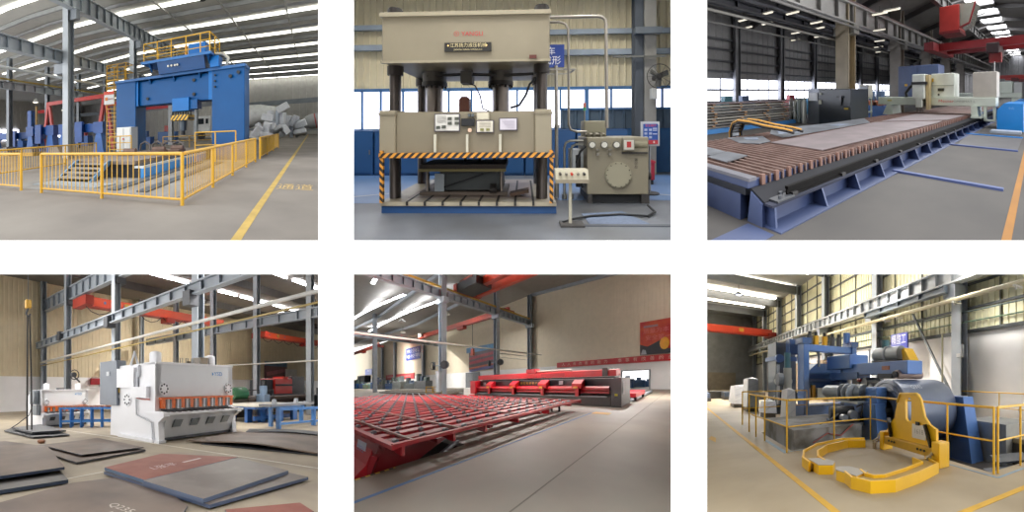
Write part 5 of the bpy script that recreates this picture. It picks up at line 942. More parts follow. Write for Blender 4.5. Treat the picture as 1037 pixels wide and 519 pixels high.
for i, ch in enumerate('\u4eba\u4eba\u6709\u6539\u5584\u7684\u80fd\u529b'): letters(lo, ch, .5, (-14.6+.86*i, 29.26, 3.57))
for i, ch in enumerate('\u4e8b\u4e8b\u6709\u6539\u5584\u7684\u4f59\u5730'): letters(lo, ch, .5, (-6.9+.86*i, 29.26, 3.58))
part(lo, 'lettering', mat('#e6c0b4'), b_)
p_ = thing('wall_poster', 'big red poster with fiery machine picture at the right edge above the banner', 'poster', (-3, 29.2, 4.2)); part(MB().box(-4.68, 29.25, 4.05, -.8, 29.35, 7.95), 'board', mat('#bb2b28', .5, 0, h2='#d05a30', scale=.6), p_)
part(MB().prism([(-4.68, 4.05), (-4.68, 5.3), (-3.9, 5.0), (-2.4, 5.75), (-1.9, 5.3), (-2.6, 4.6), (-.8, 4.6), (-.8, 4.05)], 'y', 29.22, 29.25), 'machine_picture', mat('#33343a'), p_); part(MB().ball((-2.3, 29.22, 5.2), .45, .03, .7, 12, 8), 'fire_glow', mat('#e8a83c'), p_); part(MB().prism([(-4.6, 4.1), (-4.0, 4.1), (-4.1, 4.6), (-4.4, 4.7)], 'y', 29.2, 29.24), 'grey_part', mat('#a9adb5'), p_)
lo = MB(); letters(lo, '\u8d28\u91cf\u4e3a\u672c', .62, (-3.1, 29.2, 6.75)); letters(lo, '\u5b89\u5168\u7b2c\u4e00', .62, (-2.9, 29.2, 5.95)); part(lo, 'lettering', mat('#dd8080'), p_); part(MB().box(-4.3, 29.2, 7.2, -2.9, 29.24, 7.45), 'title_bar', mat('#a88f98'), p_)
p_ = thing('wall_poster', 'blurred poster with blue top and red streaks behind the grey column', 'poster', (-33, 29.2, 4)); part(MB().box(-36.8, 29.25, 3.75, -28.9, 29.35, 8.7), 'board', mat('#6b5f66'), p_); part(MB().box(-37.6, 29.2, 7.6, -28.9, 29.26, 8.7), 'blue_band', mat('#5f93bd'), p_)
for z, cc in ((6.6, '#a9505c'), (5.6, '#b04a58'), (4.9, '#5c5a60'), (4.35, '#c0654a'), (4.0, '#66699a')): part(MB().bar((-36.6, 29.22, z-.3), (-29.1, 29.22, z+.35), .04, .55), 'streak', mat(cc), p_)
def wsign(x0, z0, x1, z1, lab, l1, l2, y=29.2):
    s = thing('blue_sign', lab, 'sign', ((x0+x1)/2, y, z0)); part(MB().box(x0, y, z0, x1, y+.1, z1), 'board', mat('#2846a8', .4), s); lo = MB(); h = z1-z0
    letters(lo, l1, h*.36, ((x0+x1)/2, y-.03, z0+h*.7), sx=2.0)
    if l2: letters(lo, l2, h*.36, ((x0+x1)/2, y-.03, z0+h*.27), sx=2.0)
    part(lo, 'lettering', mat('#e4e8f2'), s)
wsign(-67.2, 8.3, -58.4, 11.9, 'blue two-line sign on the beige wall left of the second column', '\u6570\u63a7\u673a', '\u5f00\u5377\u6821\u5e73\u673a')
wsign(-106.5, 5.2, -98, 7.6, 'small blue sign far left above the machines', '\u526a\u5207', None)
s_ = thing('red_banner', 'small faded red banner low on the wall at the left', 'banner', (-73, 29.2, 3)); part(MB().box(-83.5, 29.25, 2.7, -62, 29.35, 4.4), 'cloth', mat('#bf4a50'), s_); part(MB().box(-82, 29.2, 3.3, -64, 29.26, 3.8), 'text_line', mat('#d07a78'), s_)
struct(MB().box(-38, 29.3, .0, -33.5, 29.42, 3.35), 'door_2', mat('#7c7f84', .5)); struct(MB().box(-37.6, 29.26, .0, -35.5, 29.32, 3.1), 'door_3', mat('#8e9196', .5))
# roof, columns, runways
roof = mat('#a5a29e', .8, noise=.05)
struct(MB().prism([(-125, 19), (-46, 14.6), (-20.5, 15.75), (4, 14.3), (4, 14.5), (-20.5, 15.95), (-46, 14.8), (-125, 19.2)], 'y', 2, 29.5), 'ceiling', roof)
struct(MB().bar((-20.5, 29.2, 15.6), (4, 29.2, 14.2), .4, .5), 'roof_beam', g5)
for i, (a, b, y) in enumerate((((-60, 14.9), (-26, 14.0), 17.3), ((-62, 15.4), (-28, 13.6), 12.2), ((-30, 14.5), (-22, 14.6), 9))):
    n = 8
    for j in range(n):
        f0, f1 = j/n, (j+.86)/n; P = lambda f: (a[0]+(b[0]-a[0])*f, y, a[1]+(b[1]-a[1])*f-.5+.6*math.sin(math.pi*f)*.9)
        tag(make(MB().bar(P(f0), P(f1), .4, .06), 'window_%d' % (i+1), glow('#fafbff', 12)), None, None, None, 'structure')
for y in (7, 14.5, 22): struct(MB().bar((-110, y, 17), (-46, y, 14.1), .3, .5), 'rafter', g5); struct(MB().bar((-46, y, 14.1), (-20.5, y, 15.3), .3, .5), 'rafter', g5)
for y in (12.75, 21.05, 28.95): struct(MB().hcol(-20.5, y, 0, 15.6, .62, .6, .06, 1), 'column', g5); struct(MB().box(-21.2, y-.3, 10.1, -19.8, y+.3, 10.7), 'column_bracket', g5)
struct(MB().girder((-20.5, 4, 11.65), (-20.5, 29, 11.3), .9, .55, .08, .9), 'crane_girder', g5); struct(MB().bar((-20.3, 4, 11.85), (-20.3, 29, 11.5), .14, .2), 'crane_rail', mat('#c7a13a', .5))
struct(MB().box(-20.6, 12.0, 0.6, -20.0, 12.3, 2.8), 'column_box', mat('#a5aab0', .5))
for x in (-56, -75, -86): struct(MB().hcol(x, 28.9, 0, 15, .9, .6, .08, 0), 'column', mat('#a8afb8', .5))
for y in (9.8, 13.9): struct(MB().hcol(-45, y, 0, 15, .6, .6, .08, 1), 'column', mat('#a8afb8', .5))
struct(MB().girder((-45, 6, 11.2), (-45, 29, 11.0), 1.2, .5, .08, 1.5), 'crane_girder', mat('#a8afb8', .5))
solo(MB().tube([(-18, 2, 5.32), (-18, 28.6, 5.32)], .1, 6), 'service_pipe', mat('#cfccc4', .4), 'white pipe running across the hall above the red roller table', 'pipe', (-18, 6, 5.3)); solo(MB().tube([(-19.8, 21, 5.2), (-19.8, 29, 5.2)], .06, 6).tube([(-19.8, 21, 4.7), (-19.8, 29, 4.6)], .04, 6), 'service_pipe', mat('#a5a29a', .4), 'thin pipe pair reaching the corner column', 'pipe', (-20.2, 25, 5))
for i, (y, lab) in enumerate(((12.6, 'dark fan on the nearest grey column by the roller table'), (20.9, 'dark fan on the second grey column before the blurred poster'))):
    f_ = thing('column_fan', lab, 'fan', (-19.7, y, 3.9), 'fans on the columns'); z = 3.4 if i == 0 else 4.0
    for dx in (-.75, .75): part(MB().cyl((-20.4+dx*1.3, y-.2, z), (-20.4+dx*1.5, y-.45, z), .42, 14), 'fan_head', mat('#3a3c40', .5), f_); part(MB().tube([(-20.4+dx*1.5+.42*math.cos(t*.524), y-.47, z+.42*math.sin(t*.524)) for t in range(13)], .03, 5), 'cage_ring', bk5, f_)
    part(MB().bar((-21.4, y-.2, z), (-19.4, y-.2, z), .1, .1), 'bracket', g5, f_)
for (x0, x1, y, z, lab) in ((-48.2, -20.8, 24, 12.45, 'long orange-red overhead crane behind the first column'), (-19.9, -8, 15.2, 12.5, 'red overhead crane with a dark trolley at the top of the hall'), (-100, -68, 22, 13.0, 'distant orange-red crane at the far left under the strip lights')):
    c = thing('bridge_crane', lab, 'crane', (x0, y, z)); cm = mat('#cf4a30', .45, noise=.06)
    part(MB().box(x0, y-.25, z-.8, x1, y+.25, z), 'girder', cm, c); part(MB().box(x0, y-.3, z-.86, x1, y+.3, z-.76), 'lower_flange', mat('#a83522', .45), c); part(MB().box(x1-.6, y-1.2, z-1.0, x1+.1, y+1.2, z-.4), 'end_carriage', mat('#a53524'), c)
    if y < 16:
        part(MB().box(x0, y+1.6, z-.8, x1, y+2.1, z), 'girder', cm, c); tr = part(MB().cbox(x0+.2, y-1.2, z-1.0, x0+3.4, y+1.0, z-.1, .05), 'trolley', bk5, c); part(MB().cyl((x0+.5, y-.8, z), (x0+2.6, y-.8, z), .3, 10), 'drum', mat('#7a3a30'), tr); part(MB().box(x0-.3, y-1.3, z-.8, x0+.3, y+2.3, z-.1), 'end_carriage', mat('#b03a2a'), c)
    else: part(MB().box(x0+(x1-x0)*.55, y-.5, z-1.4, x0+(x1-x0)*.62, y+.3, z-.8), 'hoist', mat('#a83a2a'), c); part(MB().box(x0+.5, y-.6, z-.6, x0+2, y+.6, z+.3), 'end_box', mat('#c9c0b4'), c)
    if x0 == -48.2: part(MB().cyl((x0+19, y, 6.2), (x0+19, y, z-1), .05, 5), 'hoist_rope', bk5, c); part(MB().box(x0+18.7, y-.2, 6.0, x0+19.3, y+.2, 7.2), 'hook_block', mat('#a04a3a'), c)
la = thing('hanging_lamp', 'small white lamp hanging under the strip lights at the upper left', 'lamp', (-36, 15, 11.4)); part(MB().cyl((-36, 15, 11.6), (-36, 15, 12.0), .6, 10, .2), 'shade', mat('#d9d9d4'), la); part(MB().cyl((-36, 15, 12.0), (-36, 15, 13.6), .05, 5), 'stem', bk5, la)
# roller table
t = thing('roller_table', 'wide red roller conveyor table reaching over a floor pit', 'conveyor', (-8, 3, 0)); X1, Y0, Y1 = -4.2, 1.62, 10.35
part(MB().box(X1-.12, Y0-.02, .52, X1, Y1, .6), 'edge_beam', r5, t); part(MB().box(-24, Y0-.05, .5, X1, Y0+.06, .58), 'end_beam', r5, t); part(MB().box(-18, Y1-.1, .44, X1, Y1, .58), 'end_beam', r5b, t)
xs5 = [X1-.62*(i+1) for i in range(30)]
for i, x in enumerate(xs5): part(MB().box(x-.16, Y0, .4, x+.16, Y1 if x > -18 else 9, .54), 'beam', r5 if i % 2 else r5b, t)
for y in (1.98, 3.15, 5.5, 8.2): part(MB().box(-24, y-.025, .56, X1-.05, y+.025, .605), 'cross_strip', mat('#b08d84', .45, .1), t)
for y in (2.6, 4.2, 6.8, 9.4): part(MB().box(-24, y-.06, .38, X1-.1, y+.06, .47), 'cross_beam', r5b, t)
rs = []
for i, x in enumerate([X1-.31-.62*j for j in range(30)]):
    yy = 1.75+.28*(i % 2)
    while yy < Y1-.2:
        rs.append((math.hypot(x, yy), x, yy)); yy += .56
rs.sort(); rest = MB()
for k, (d, x, y) in enumerate(rs):
    if k < 100:
        part(MB().cyl((x-.055, y, .575), (x+.055, y, .575), .05, 12), 'roller', rol, t)
        part(MB().box(x-.09, y-.02, .47, x+.09, y+.02, .56), 'roller_bracket', r5b, t) if k < 60 else None
    else: rest.cyl((x-.055, y, .575), (x+.055, y, .575), .05, 6)
part(rest, 'roller_field', rol, t, kind='stuff')
for y in (1.75, 2.9, 3.9, 5.3, 7.2): part(MB().prism([(X1-.02, .52), (X1-.9, .52), (X1-.9, .46), (X1-.25, .34), (X1-.02, .34)], 'y', y, y+.06), 'gusset', r5, t)
for x, y in ((-5.5, 9.7), (-5.1, 9.75), (-9, 9.7), (-13, 9.7)): part(MB().cyl((x, y, 0), (x, y, .45), .06, 10), 'leg', bk5, t)
ch = part(MB().prism([(1.62, .44), (1.5, .1), (.95, -.5), (.95, -.7), (1.3, -.7), (2.6, -.05), (3.6, .38), (3.6, .44)], 'x', -24, -5.0), 'lift_frame', mat('#a8202c', .42, noise=.08), t)
part(MB().prism([(1.45, .42), (1.35, .15), (1.0, -.15), (1.0, -.2), (1.5, .0)], 'x', -24, -4.85), 'front_skirt', r5, ch); part(MB().bar((-5.1, 1.2, -.8), (-4.8, 1.5, .3), .12, .12), 'hinge_arm', r5b, ch)
part(MB().cyl((-4.9, 2.2, -.5), (-4.6, 3.3, .2), .07, 8), 'hydraulic_rod', mat('#8a8f95', .3, .6), ch)
s_ = part(MB().quad((-5.75, 1.44, .5), (-5.75, 1.40, .2), (-5.15, 1.40, .2), (-5.15, 1.44, .5)), 'notice_plate', mat('#c3d6e8', .4), ch, 'pale notice plate'); lo = MB(); letters(lo, '\u6ce8\u610f\u5b89\u5168', .13, (-5.45, 1.40, .35), (1, 0, 0), (0, .13, 1)); part(lo, 'lettering', mat('#8f9fd0'), t, 'faint lettering on the notice plate')
# the long machine
m = thing('long_shear', 'long red and black shearing machine standing across the far end of the roller table', 'machine', (-9, 12.5, 0))
part(MB().cbox(-15.0, 12.55, 0, -3.4, 14.6, .62, .03), 'bed', bk5, m); bdy = part(MB().cbox(-14.9, 12.9, .6, -3.4, 14.6, 1.62, .04), 'body', mat('#23262c', .4, noise=.08), m)
part(MB().cyl((-14.9, 12.65, 1.0), (-3.5, 12.65, 1.0), .15, 14), 'clamp_roll', mat('#b21f2a', .4), m); part(MB().box(-14.9, 12.5, .74, -3.5, 12.9, .86), 'clamp_beam', r5b, m); part(MB().box(-14.8, 12.45, .52, -3.6, 12.6, .6), 'table_edge', rol, m)
part(MB().box(-14.9, 13.4, 1.62, -3.45, 14.4, 1.7), 'top_plate', bk5, bdy)
ta = part(MB().prism([(13.0, 1.72), (13.0, 2.08), (13.6, 2.14), (14.0, 2.1), (14.0, 1.75)], 'x', -15.0, -3.25), 'top_beam', r5, m); part(MB().box(-4.0, 12.95, 1.72, -3.7, 14.0, 2.2), 'beam_block', bk5, ta); part(MB().box(-8.2, 12.98, 1.8, -6.4, 13.0, 2.0), 'recess', r5b, ta)
part(MB().tube([(-8.9, 13.2, 2.18), (-6.5, 13.2, 2.2), (-6.1, 13.2, 2.2), (-6.0, 13.2, 2.1), (-6.05, 13.2, 1.95)], .08, 8), 'top_pipe', mat('#9a8f86', .4, .3), ta); part(MB().box(-9.5, 12.95, 2.1, -8.7, 13.6, 2.4), 'valve_box', r5b, ta)
for x in (-12.95, -10.35, -7.75, -5.3):
    pd = part(MB().prism([(12.3, 1.05), (12.3, 1.32), (12.75, 1.56), (13.0, 1.56), (13.0, 1.0)], 'x', x-.3, x+.3), 'pod', r5, m); part(MB().box(x-.18, 12.25, 1.03, x+.08, 12.32, 1.15), 'warning_label', mat('#d9a43a'), pd); part(MB().box(x-.1, 12.35, .55, x+.12, 12.6, 1.05), 'pod_leg', r5, pd)
part(MB().cbox(-15.3, 12.3, .5, -14.6, 13.2, 1.65, .04), 'end_block', r5, m); part(MB().box(-3.38, 12.5, .05, -2.86, 14.6, 1.6), 'end_cabinet', mat('#2a2e36', .4), m); part(MB().box(-2.87, 12.7, .7, -2.84, 13.1, 1.4), 'cabinet_panel', mat('#8f959c'), m); part(MB().box(-3.2, 12.48, .62, -3.05, 12.5, .74), 'warning_label', mat('#c9c23a'), m); part(MB().box(-3.36, 12.46, .0, -2.84, 12.55, .1), 'end_foot', bk5, m)
lo = MB()
for i, ch_ in enumerate('\u6570\u63a7\u526a\u677f\u751f\u4ea7\u7ebf'): letters(lo, ch_, .2, (-9.9+.27*i, 12.88, 1.36))
part(lo, 'lettering', mat('#c9a83c'), bdy, 'yellow lettering on the body')
for x in (-14.0, -6.6): part(MB().box(x-.15, 12.86, 1.25, x+.15, 12.9, 1.5), 'gauge_box', mat('#9aa4aa'), bdy)
o = thing('control_box', 'white control box at the left end of the long machine', 'control box', (-16.5, 13.4, 0)); part(MB().cbox(-17.6, 13.3, .2, -15.6, 14.2, .95, .05), 'box', mat('#d2d3d0'), o); part(MB().box(-16.4, 13.1, 0, -15.5, 13.4, .35), 'red_step', r5, o); part(MB().box(-17.4, 13.4, 0, -15.8, 14.1, .2), 'plinth', bk5, o)
o = thing('red_trolley', 'small red trolley on rails at the right end of the long machine', 'trolley', (-3.2, 15.6, 0)); part(MB().box(-3.6, 15.5, .3, -2.7, 19, .55), 'deck', r5, o); part(MB().bar((-2.9, 15.2, .15), (-2.9, 24, .15), .15, .15), 'rail', g5, o); part(MB().bar((-3.4, 15.2, .15), (-3.4, 24, .15), .15, .15), 'rail', g5, o)
for y in (15.8, 18.6): part(MB().cyl((-3.6, y, .2), (-2.7, y, .2), .15, 8), 'wheel', bk5, o)
# left background
railing('guard_railing', 'short yellow railing beside the nearest grey column', [(-27.5, 14.6, 0), (-25.8, 14.6, 0), (-24.1, 14.6, 0)], 1.0, mat('#cf9f2e', .5), None, (.35, .7), .07, .05)
o = thing('column_guard', 'yellow and dark guard foot round the nearest grey column', 'guard', (-20.5, 12.3, 0)); part(MB().box(-20.95, 12.25, 0, -20.05, 12.4, .75), 'plate', mat('#8d7a3c'), o); part(MB().box(-20.95, 12.24, .35, -20.05, 12.26, .55), 'band', mat('#4a4a42'), o)
R5 = random.Random(5)
for i in range(9):
    x = -86+i*5.6; h = 1.3+.7*R5.random(); y = 20.5+.4*(i % 2)
    o = thing('shop_machine', ['dark blue machine at the far left edge, first of the row', 'blue bin second in the far left row', 'green-grey machine third in the far left row', 'blue bin fourth in the far left row', 'grey machine under the two-line sign', 'blue crate right of the two-line sign', 'grey scrap heap machine left of the yellow railing', 'dark machine behind the yellow railing', 'grey machine behind the nearest column'][i], 'machine', (x, y, 0), 'machines along the far left wall')
    part(MB().cbox(x-2.4, y, 0, x+2.3, y+1.5, h, .08), 'body', mat(['#2f5f9c', '#2a63a8', '#6f8a78', '#2a5fa4', '#7f868a', '#315f98', '#767c7c', '#5a6468', '#838789'][i]), o)
    for k in range(3): xx = x-1.6+1.5*k; part(MB().box(xx-.4, y+.3, h, xx+.4+.3*R5.random(), y+1.0, h+.3+1.2*R5.random()), 'head', mat(R5.choice(['#6d7f78', '#8f979c', '#5a7090', '#4d565c'])), o)
o = thing('black_machine', 'black boxy machine at the left edge behind the roller table', 'machine', (-92, 24, 0)); part(MB().cbox(-97, 24, 0, -88, 26, 4.6, .2), 'body', bk5, o); part(MB().box(-96, 23.9, 2.2, -93, 24.05, 3.9), 'panel', mat('#5b636b'), o)
for i, (y, x0, x1, z) in enumerate(((14.9, -43, -21.6, .35), (13.0, -40, -21.6, .25), (16.0, -43, -22, .5))): solo(MB().box(x0, y, z-.2, x1, y+.8, z), 'long_plate', mat(['#8b8172', '#5d564c', '#a39a8c'][i], .5), ['tan long plate lying behind the roller table', 'dark long plate nearest behind the roller table', 'pale long plate farthest behind the roller table'][i], 'steel plate', (x0, y, 0))
for p, e in (((-23.3, 9, 14.5), 2500), ((-9.96, 12, 10.56), 3800), ((-4.5, 18, 10.4), 3500), ((-2.2, 4.0, 3.9), 15), ((-2.6, 7, 5.5), 130), ((-8.2, 5, 7.0), 350)): lamp(p, .8, e, (1, .97, .92))  # unseen fill lights added to brighten table, floor and end wall
for i, (x, y, z) in enumerate(((-72, 23, 13.6), (-50, 21, 12.9), (-31, 20, 12.6))):  # lamps and shades added to brighten the dim far background
    o = thing('high_bay_lamp', ['small bright bay lamp farthest left under the hall roof', 'small bright bay lamp between the strip lights and the first column', 'small bright bay lamp just right of the first column'][i], 'lamp', (x, y, z), 'bay lamps of the roller table hall')
    part(MB().cyl((x, y, z+.1), (x, y, z+.6), .6, 12, .2), 'shade', mat('#c9c9c4', .4), o); part(MB().cyl((x, y, z+.6), (x, y, z+1.5), .04, 6), 'stem', bk5, o)
    lamp((x, y, z), .5, (9000, 5000, 1500)[i], (1, .97, .92))
# ================================================================ bay 6: coil line
use(6)
y6 = mat('#ecb91c', .42, noise=.06); y6r = mat('#dcae2c', .5); b6 = mat('#5a80bc', .45, noise=.06); b6d = mat('#466596', .5, noise=.08); st6 = mat('#b0b7bf', .5, .05, .06); dk6 = mat('#34363a', .55, .2, .12); gm6 = mat('#8f979d', .4, .3, .06); wr6 = mat('#d9dade', .4, noise=.06, scale=3)
struct(MB().box(-3, -1, -.15, 4.95, 6.7, 0).box(-3, 6.7, -.15, 2.4, 50, 0).box(2.4, 9.4, -.15, 12, 50, 0).box(8.5, -1, -.15, 12, 9.4, 0).box(4.95, -1, -.15, 8.5, 3.1, 0), 'floor', mat('#97876a', .55, 0, h2='#a9997d', scale=.7, spec=.4, lo=.35, hi=.65))
struct(MB().box(2.3, 3.0, -.9, 8.6, 9.5, -.8).box(4.9, 3.0, -.85, 4.95, 6.7, -.12).box(2.35, 6.65, -.85, 4.95, 6.7, -.12).box(8.5, 3.1, -.85, 8.6, 9.4, -.12).box(2.35, 9.4, -.85, 8.5, 9.5, -.12).box(4.95, 3.05, -.85, 8.5, 3.1, -.12), 'floor_pit', mat('#4f4a44', .8, noise=.2))
solo(MB().bar((1.73, 20, .003), (1.775, 1.5, .003), .1, .004), 'floor_line', mat('#cfa022', .6, noise=.1, scale=4), 'yellow line running along the left of the fenced coil line', 'floor marking', (1.75, 3, 0))
solo(MB().bar((2.6, 2.35, .003), (9, 2.37, .003), .1, .004), 'floor_line', mat('#cfa022', .6, noise=.1, scale=4), 'yellow line crossing the bottom right corner of the floor', 'floor marking', (4, 2.36, 0))
solo(MB().prism([(.9, 9.2), (1.0, 8.6), (1.08, 9.2), (1.0, 9.6)], 'z', 0, .004), 'floor_mark', mat('#c99a2e', .6), 'small yellow mark on the floor at the left edge of the aisle', 'floor marking', (1, 9, 0))
solo(MB().bar((2.2, 8.2, .003), (2.22, 6.5, .003), .1, .004).bar((2.25, 6.6, .003), (4.6, 6.66, .003), .06, .004).bar((4.7, 3.9, .003), (4.78, 2.85, .003), .06, .004).bar((4.78, 2.85, .003), (6.2, 2.9, .003), .05, .004), 'floor_paint', mat('#7f97a8', .6, noise=.15, scale=5), 'worn pale blue paint along the foot of the yellow railings', 'floor marking', (2.2, 7, 0), kind='stuff')
# wall right
wx = 11.3; trn = mat('#e2ddbc', .6, noise=.06)
struct(MB().box(wx, .5, 0, wx+.15, 50, 3.95), 'wall_right', mat('#efedec', .7, noise=.03))
struct(MB().sheet((wx, 50), (wx, .5), 3.95, 11.6, .3, .04), 'wall_right_upper', trn)
for z, h in ((3.95, .16), (5.0, .1), (6.1, .1), (7.2, .1), (8.3, .1), (9.4, .1), (10.5, .1)): struct(MB().box(wx-.1, .5, z-h/2, wx, 50, z+h/2), 'wall_rail', mat('#565a5c', .6))
for k in range(44): struct(MB().box(wx-.07, 1+1.12*k-.03, 3.95, wx, 1+1.12*k+.03, 11.5), 'wall_stud', mat('#77796e', .6)) if k % 2 else None
for y in (8.35, 14.65, 22.0, 28.3, 34.6, 41, 47): struct(MB().hcol(10.9, y, 0, 11.4, .5, .5, .06, 1), 'column', st6); struct(MB().box(10.2, y-.3, 5.35, 10.75, y+.3, 5.9), 'column_bracket', st6)
struct(MB().girder((10.35, 1, 6.75), (10.35, 48, 6.6), .75, .45, .07, .9), 'crane_girder', mat('#bcbfc0', .5))
struct(MB().girder((10.0, 8.4, 5.9), (10.0, 14.6, 5.85), .35, .3, .05, 1.5), 'crane_girder', mat('#6e7880', .5)); struct(MB().box(10.2, 8.1, 5.4, 11, 8.7, 6.0), 'column_bracket', st6)
struct(MB().bar((10.9, 11.4, 5.3), (10.9, 8.5, .6), .1, .1), 'wall_brace', mat('#6d7377', .5))
solo(MB().tube([(10.0, 1, 5.15), (10.0, 46, 5.2)], .09, 6), 'service_pipe', mat('#cdc3a0', .4), 'cream pipe running along the wall under the crane beam', 'pipe', (10, 5, 5.1))
for z, cc, lab in ((4.75, '#5d6b66', 'upper dark cable along the wall below the cream pipe'), (4.3, '#5f7a62', 'lower greenish cable along the wall below the cream pipe')): solo(MB().tube([(10.9, 1, z), (10.9, 30, z+.1)], .035, 5), 'wall_cable', mat(cc, .5), lab, 'cable', (10.9, 5, z))
for i, y in enumerate((5.2, 7.8, 11.5, 12.5)): solo(MB().box(9.8, y, 5.0, 10.3, y+.1, 5.06).box(9.9, y+.02, 4.9, 9.95, y+.08, 5.02), 'pipe_hanger', mat('#c9c6be'), 'small pale hanger bracket under the cream pipe', 'bracket', (10, y, 5), 'pipe hangers under the cream pipe')
solo(MB().tube([(10.5, 9.0, 3.9), (10.5, 9.0, .2)], .05, 6), 'down_pipe', mat('#a7a184', .5), 'thin pale pipe going down the wall left of the near column', 'pipe', (10.5, 9, 0)); o = thing('switch_box', 'small grey switch box with a white label on the near column', 'box', (10.6, 8.1, 3)); part(MB().box(10.5, 7.95, 2.75, 10.7, 8.25, 3.3), 'box', st6, o); part(MB().box(10.48, 8.0, 2.75, 10.5, 8.2, 2.9), 'label_plate', mat('#d8d8d4'), o)
# roof and end wall
rf6 = mat('#9a9b9a', .8, noise=.05)
struct(MB().box(-2, 3, 11.5, 11.4, 50, 11.6), 'ceiling', rf6); struct(MB().box(-2, 49, 0, 11.4, 49.2, 11.6), 'wall_back', mat('#b3b6b8', .8)); struct(MB().box(4.6, 48.8, 0, 8.5, 49, 2.6), 'door_1', mat('#b5aa98', .7))
for i, y in enumerate((24, 29, 34, 39, 43)):
    tag(make(MB().box(-1, y-.35, 11.2, 10.3, y+.35, 11.26), 'window_%d' % (i+1), glow('#fff6e4', 9)), None, None, None, 'structure')
for y in (22, 28.3, 34.6, 41): struct(MB().box(-2, y-.15, 10.4, 11, y+.15, 11.2), 'rafter', mat('#6d7074', .7))
la = thing('hanging_lamp', 'round dark bay lamp hanging under the roof strips at the upper left', 'lamp', (5.5, 30, 10.0)); part(MB().cyl((5.5, 30, 9.9), (5.5, 30, 10.15), .45, 12, .2), 'shade', dk6, la); part(MB().ball((5.5, 30, 9.9), .3, .3, .08, 10, 6), 'bulb', glow('#dfe6ff', 1.2), la); part(MB().cyl((5.5, 30, 10.1), (5.5, 30, 11.3), .03, 5), 'stem', dk6, la)
c = thing('bridge_crane', 'orange-red overhead crane at the upper left of the coil hall', 'crane', (6, 36, 7)); part(MB().box(-1, 35.7, 6.95, 10.4, 36.3, 7.75), 'girder', mat('#d0452c', .45, noise=.05), c); part(MB().box(-1, 35.65, 6.9, 10.4, 36.35, 7.05), 'lower_flange', mat('#a8301f'), c); part(MB().box(9.9, 34.6, 6.85, 10.6, 37.4, 7.3), 'end_carriage', mat('#8f2f25'), c); part(MB().box(6.6, 35.68, 7.2, 7.1, 35.7, 7.6), 'warning_mark', mat('#cfa53a'), c)
# railings
def rl6(lab, pts, posts=None): return railing('safety_railing', lab, [(a, b, .007) for a, b, _ in pts], 1.22, y6r, 'yellow pipe railings round the coil line', (.6,), .022, .022, posts=posts)
rl6('yellow pipe railing along the left side, running away from the camera', [(2.09, 9.69, 0), (2.08, 8.76, 0), (2.15, 8.08, 0), (2.23, 6.5, 0)])
rl6('yellow pipe railing in front of the blue pedestal, left of the yellow lifting plate', [(2.26, 6.48, 0), (3.55, 6.66, 0), (4.7, 6.63, 0)], [0, 1, 1])
rl6('yellow pipe railing from the lifting plate to the right front corner', [(4.73, 6.6, 0), (4.8, 3.98, 0), (4.9, 3.0, 0)], [0, 1, 1])
rl6('yellow pipe railing at the right front edge of the pit', [(5.0, 2.98, 0), (5.86, 3.01, 0), (7.2, 3.05, 0)])
rl6('far yellow pipe railing before the white wall at the right', [(11.0, 9.0, 0), (11.0, 6.5, 0), (11.0, 4.6, 0)])
rl6('yellow pipe railing crossing behind the white wrapped box', [(2.2, 11.3, 0), (4.2, 11.6, 0), (4.9, 11.7, 0)])
# machine bases
solo(MB().box(2.5, 6.78, -.8, 4.5, 6.95, .46).box(2.5, 6.95, -.8, 2.65, 9.35, .46).box(2.65, 6.95, .36, 4.7, 9.35, .46), 'concrete_block', mat('#8e8f90', .7, 0, h2='#5b5850', scale=1.5), 'stained pale concrete base behind the left yellow railing', 'base', (2.5, 6.8, -.8))
solo(MB().box(8.15, 4.6, -.8, 9.7, 6.0, .42), 'concrete_block', mat('#9b9a94', .7, noise=.15), 'pale concrete block behind the right yellow railing', 'base', (8, 5, -.8))
for i, (x, y) in enumerate(((5.6, 3.5), (6.5, 3.9))): solo(MB().prism([(x, y), (x+1.0, y-.3), (x+1.6, y+.2), (x+.5, y+.5)], 'z', -.4+.1*i, -.36+.1*i), 'pit_plate', mat('#3f444c', .4, .4), ['dark steel plate lying in the pit at the right, nearer one', 'dark steel plate in the pit beside the concrete block'][i], 'steel plate', (x, y, -.4))
# decoiler: pedestals and coil
d = thing('decoiler', 'blue decoiler with two pedestals carrying the big steel coil', 'machine', (5.5, 6.8, -.8))
def ped(x0, x1, y0, y1, ztop, lab=None):
    p = part(MB().add([(x0, y0, -.8), (x1, y0, -.8), (x1, y1, -.8), (x0, y1, -.8), (x0+.05, y0+.35, ztop), (x1-.05, y0+.35, ztop), (x1-.05, y1-.35, ztop), (x0+.05, y1-.35, ztop)], [(0,3,2,1),(4,5,6,7),(0,1,5,4),(1,2,6,5),(2,3,7,6),(3,0,4,7)]), 'pedestal', b6, d)
    part(MB().box(x0-.03, y0+.9, .35, x0+.03, y0+1.0, .6), 'slot', dk6, p); return p
p = ped(4.75, 5.2, 6.2, 8.6, 1.02); part(MB().box(4.5, 7.0, 1.0, 5.3, 9.2, 1.06), 'top_plate', mat('#b5b8b4', .4, .3), p); part(MB().cbox(4.9, 6.6, .9, 5.3, 7.2, 1.5, .05), 'bearing_box', b6, p)
ped(7.5, 8.1, 5.3, 7.6, 1.2); part(MB().cyl((4.9, 6.75, .78), (8.0, 6.75, .78), .16, 14), 'shaft', gm6, d)
co_ = thing('steel_coil', 'big dark blue-grey steel coil between the blue pedestals', 'coil', (6.3, 6.75, -.2))
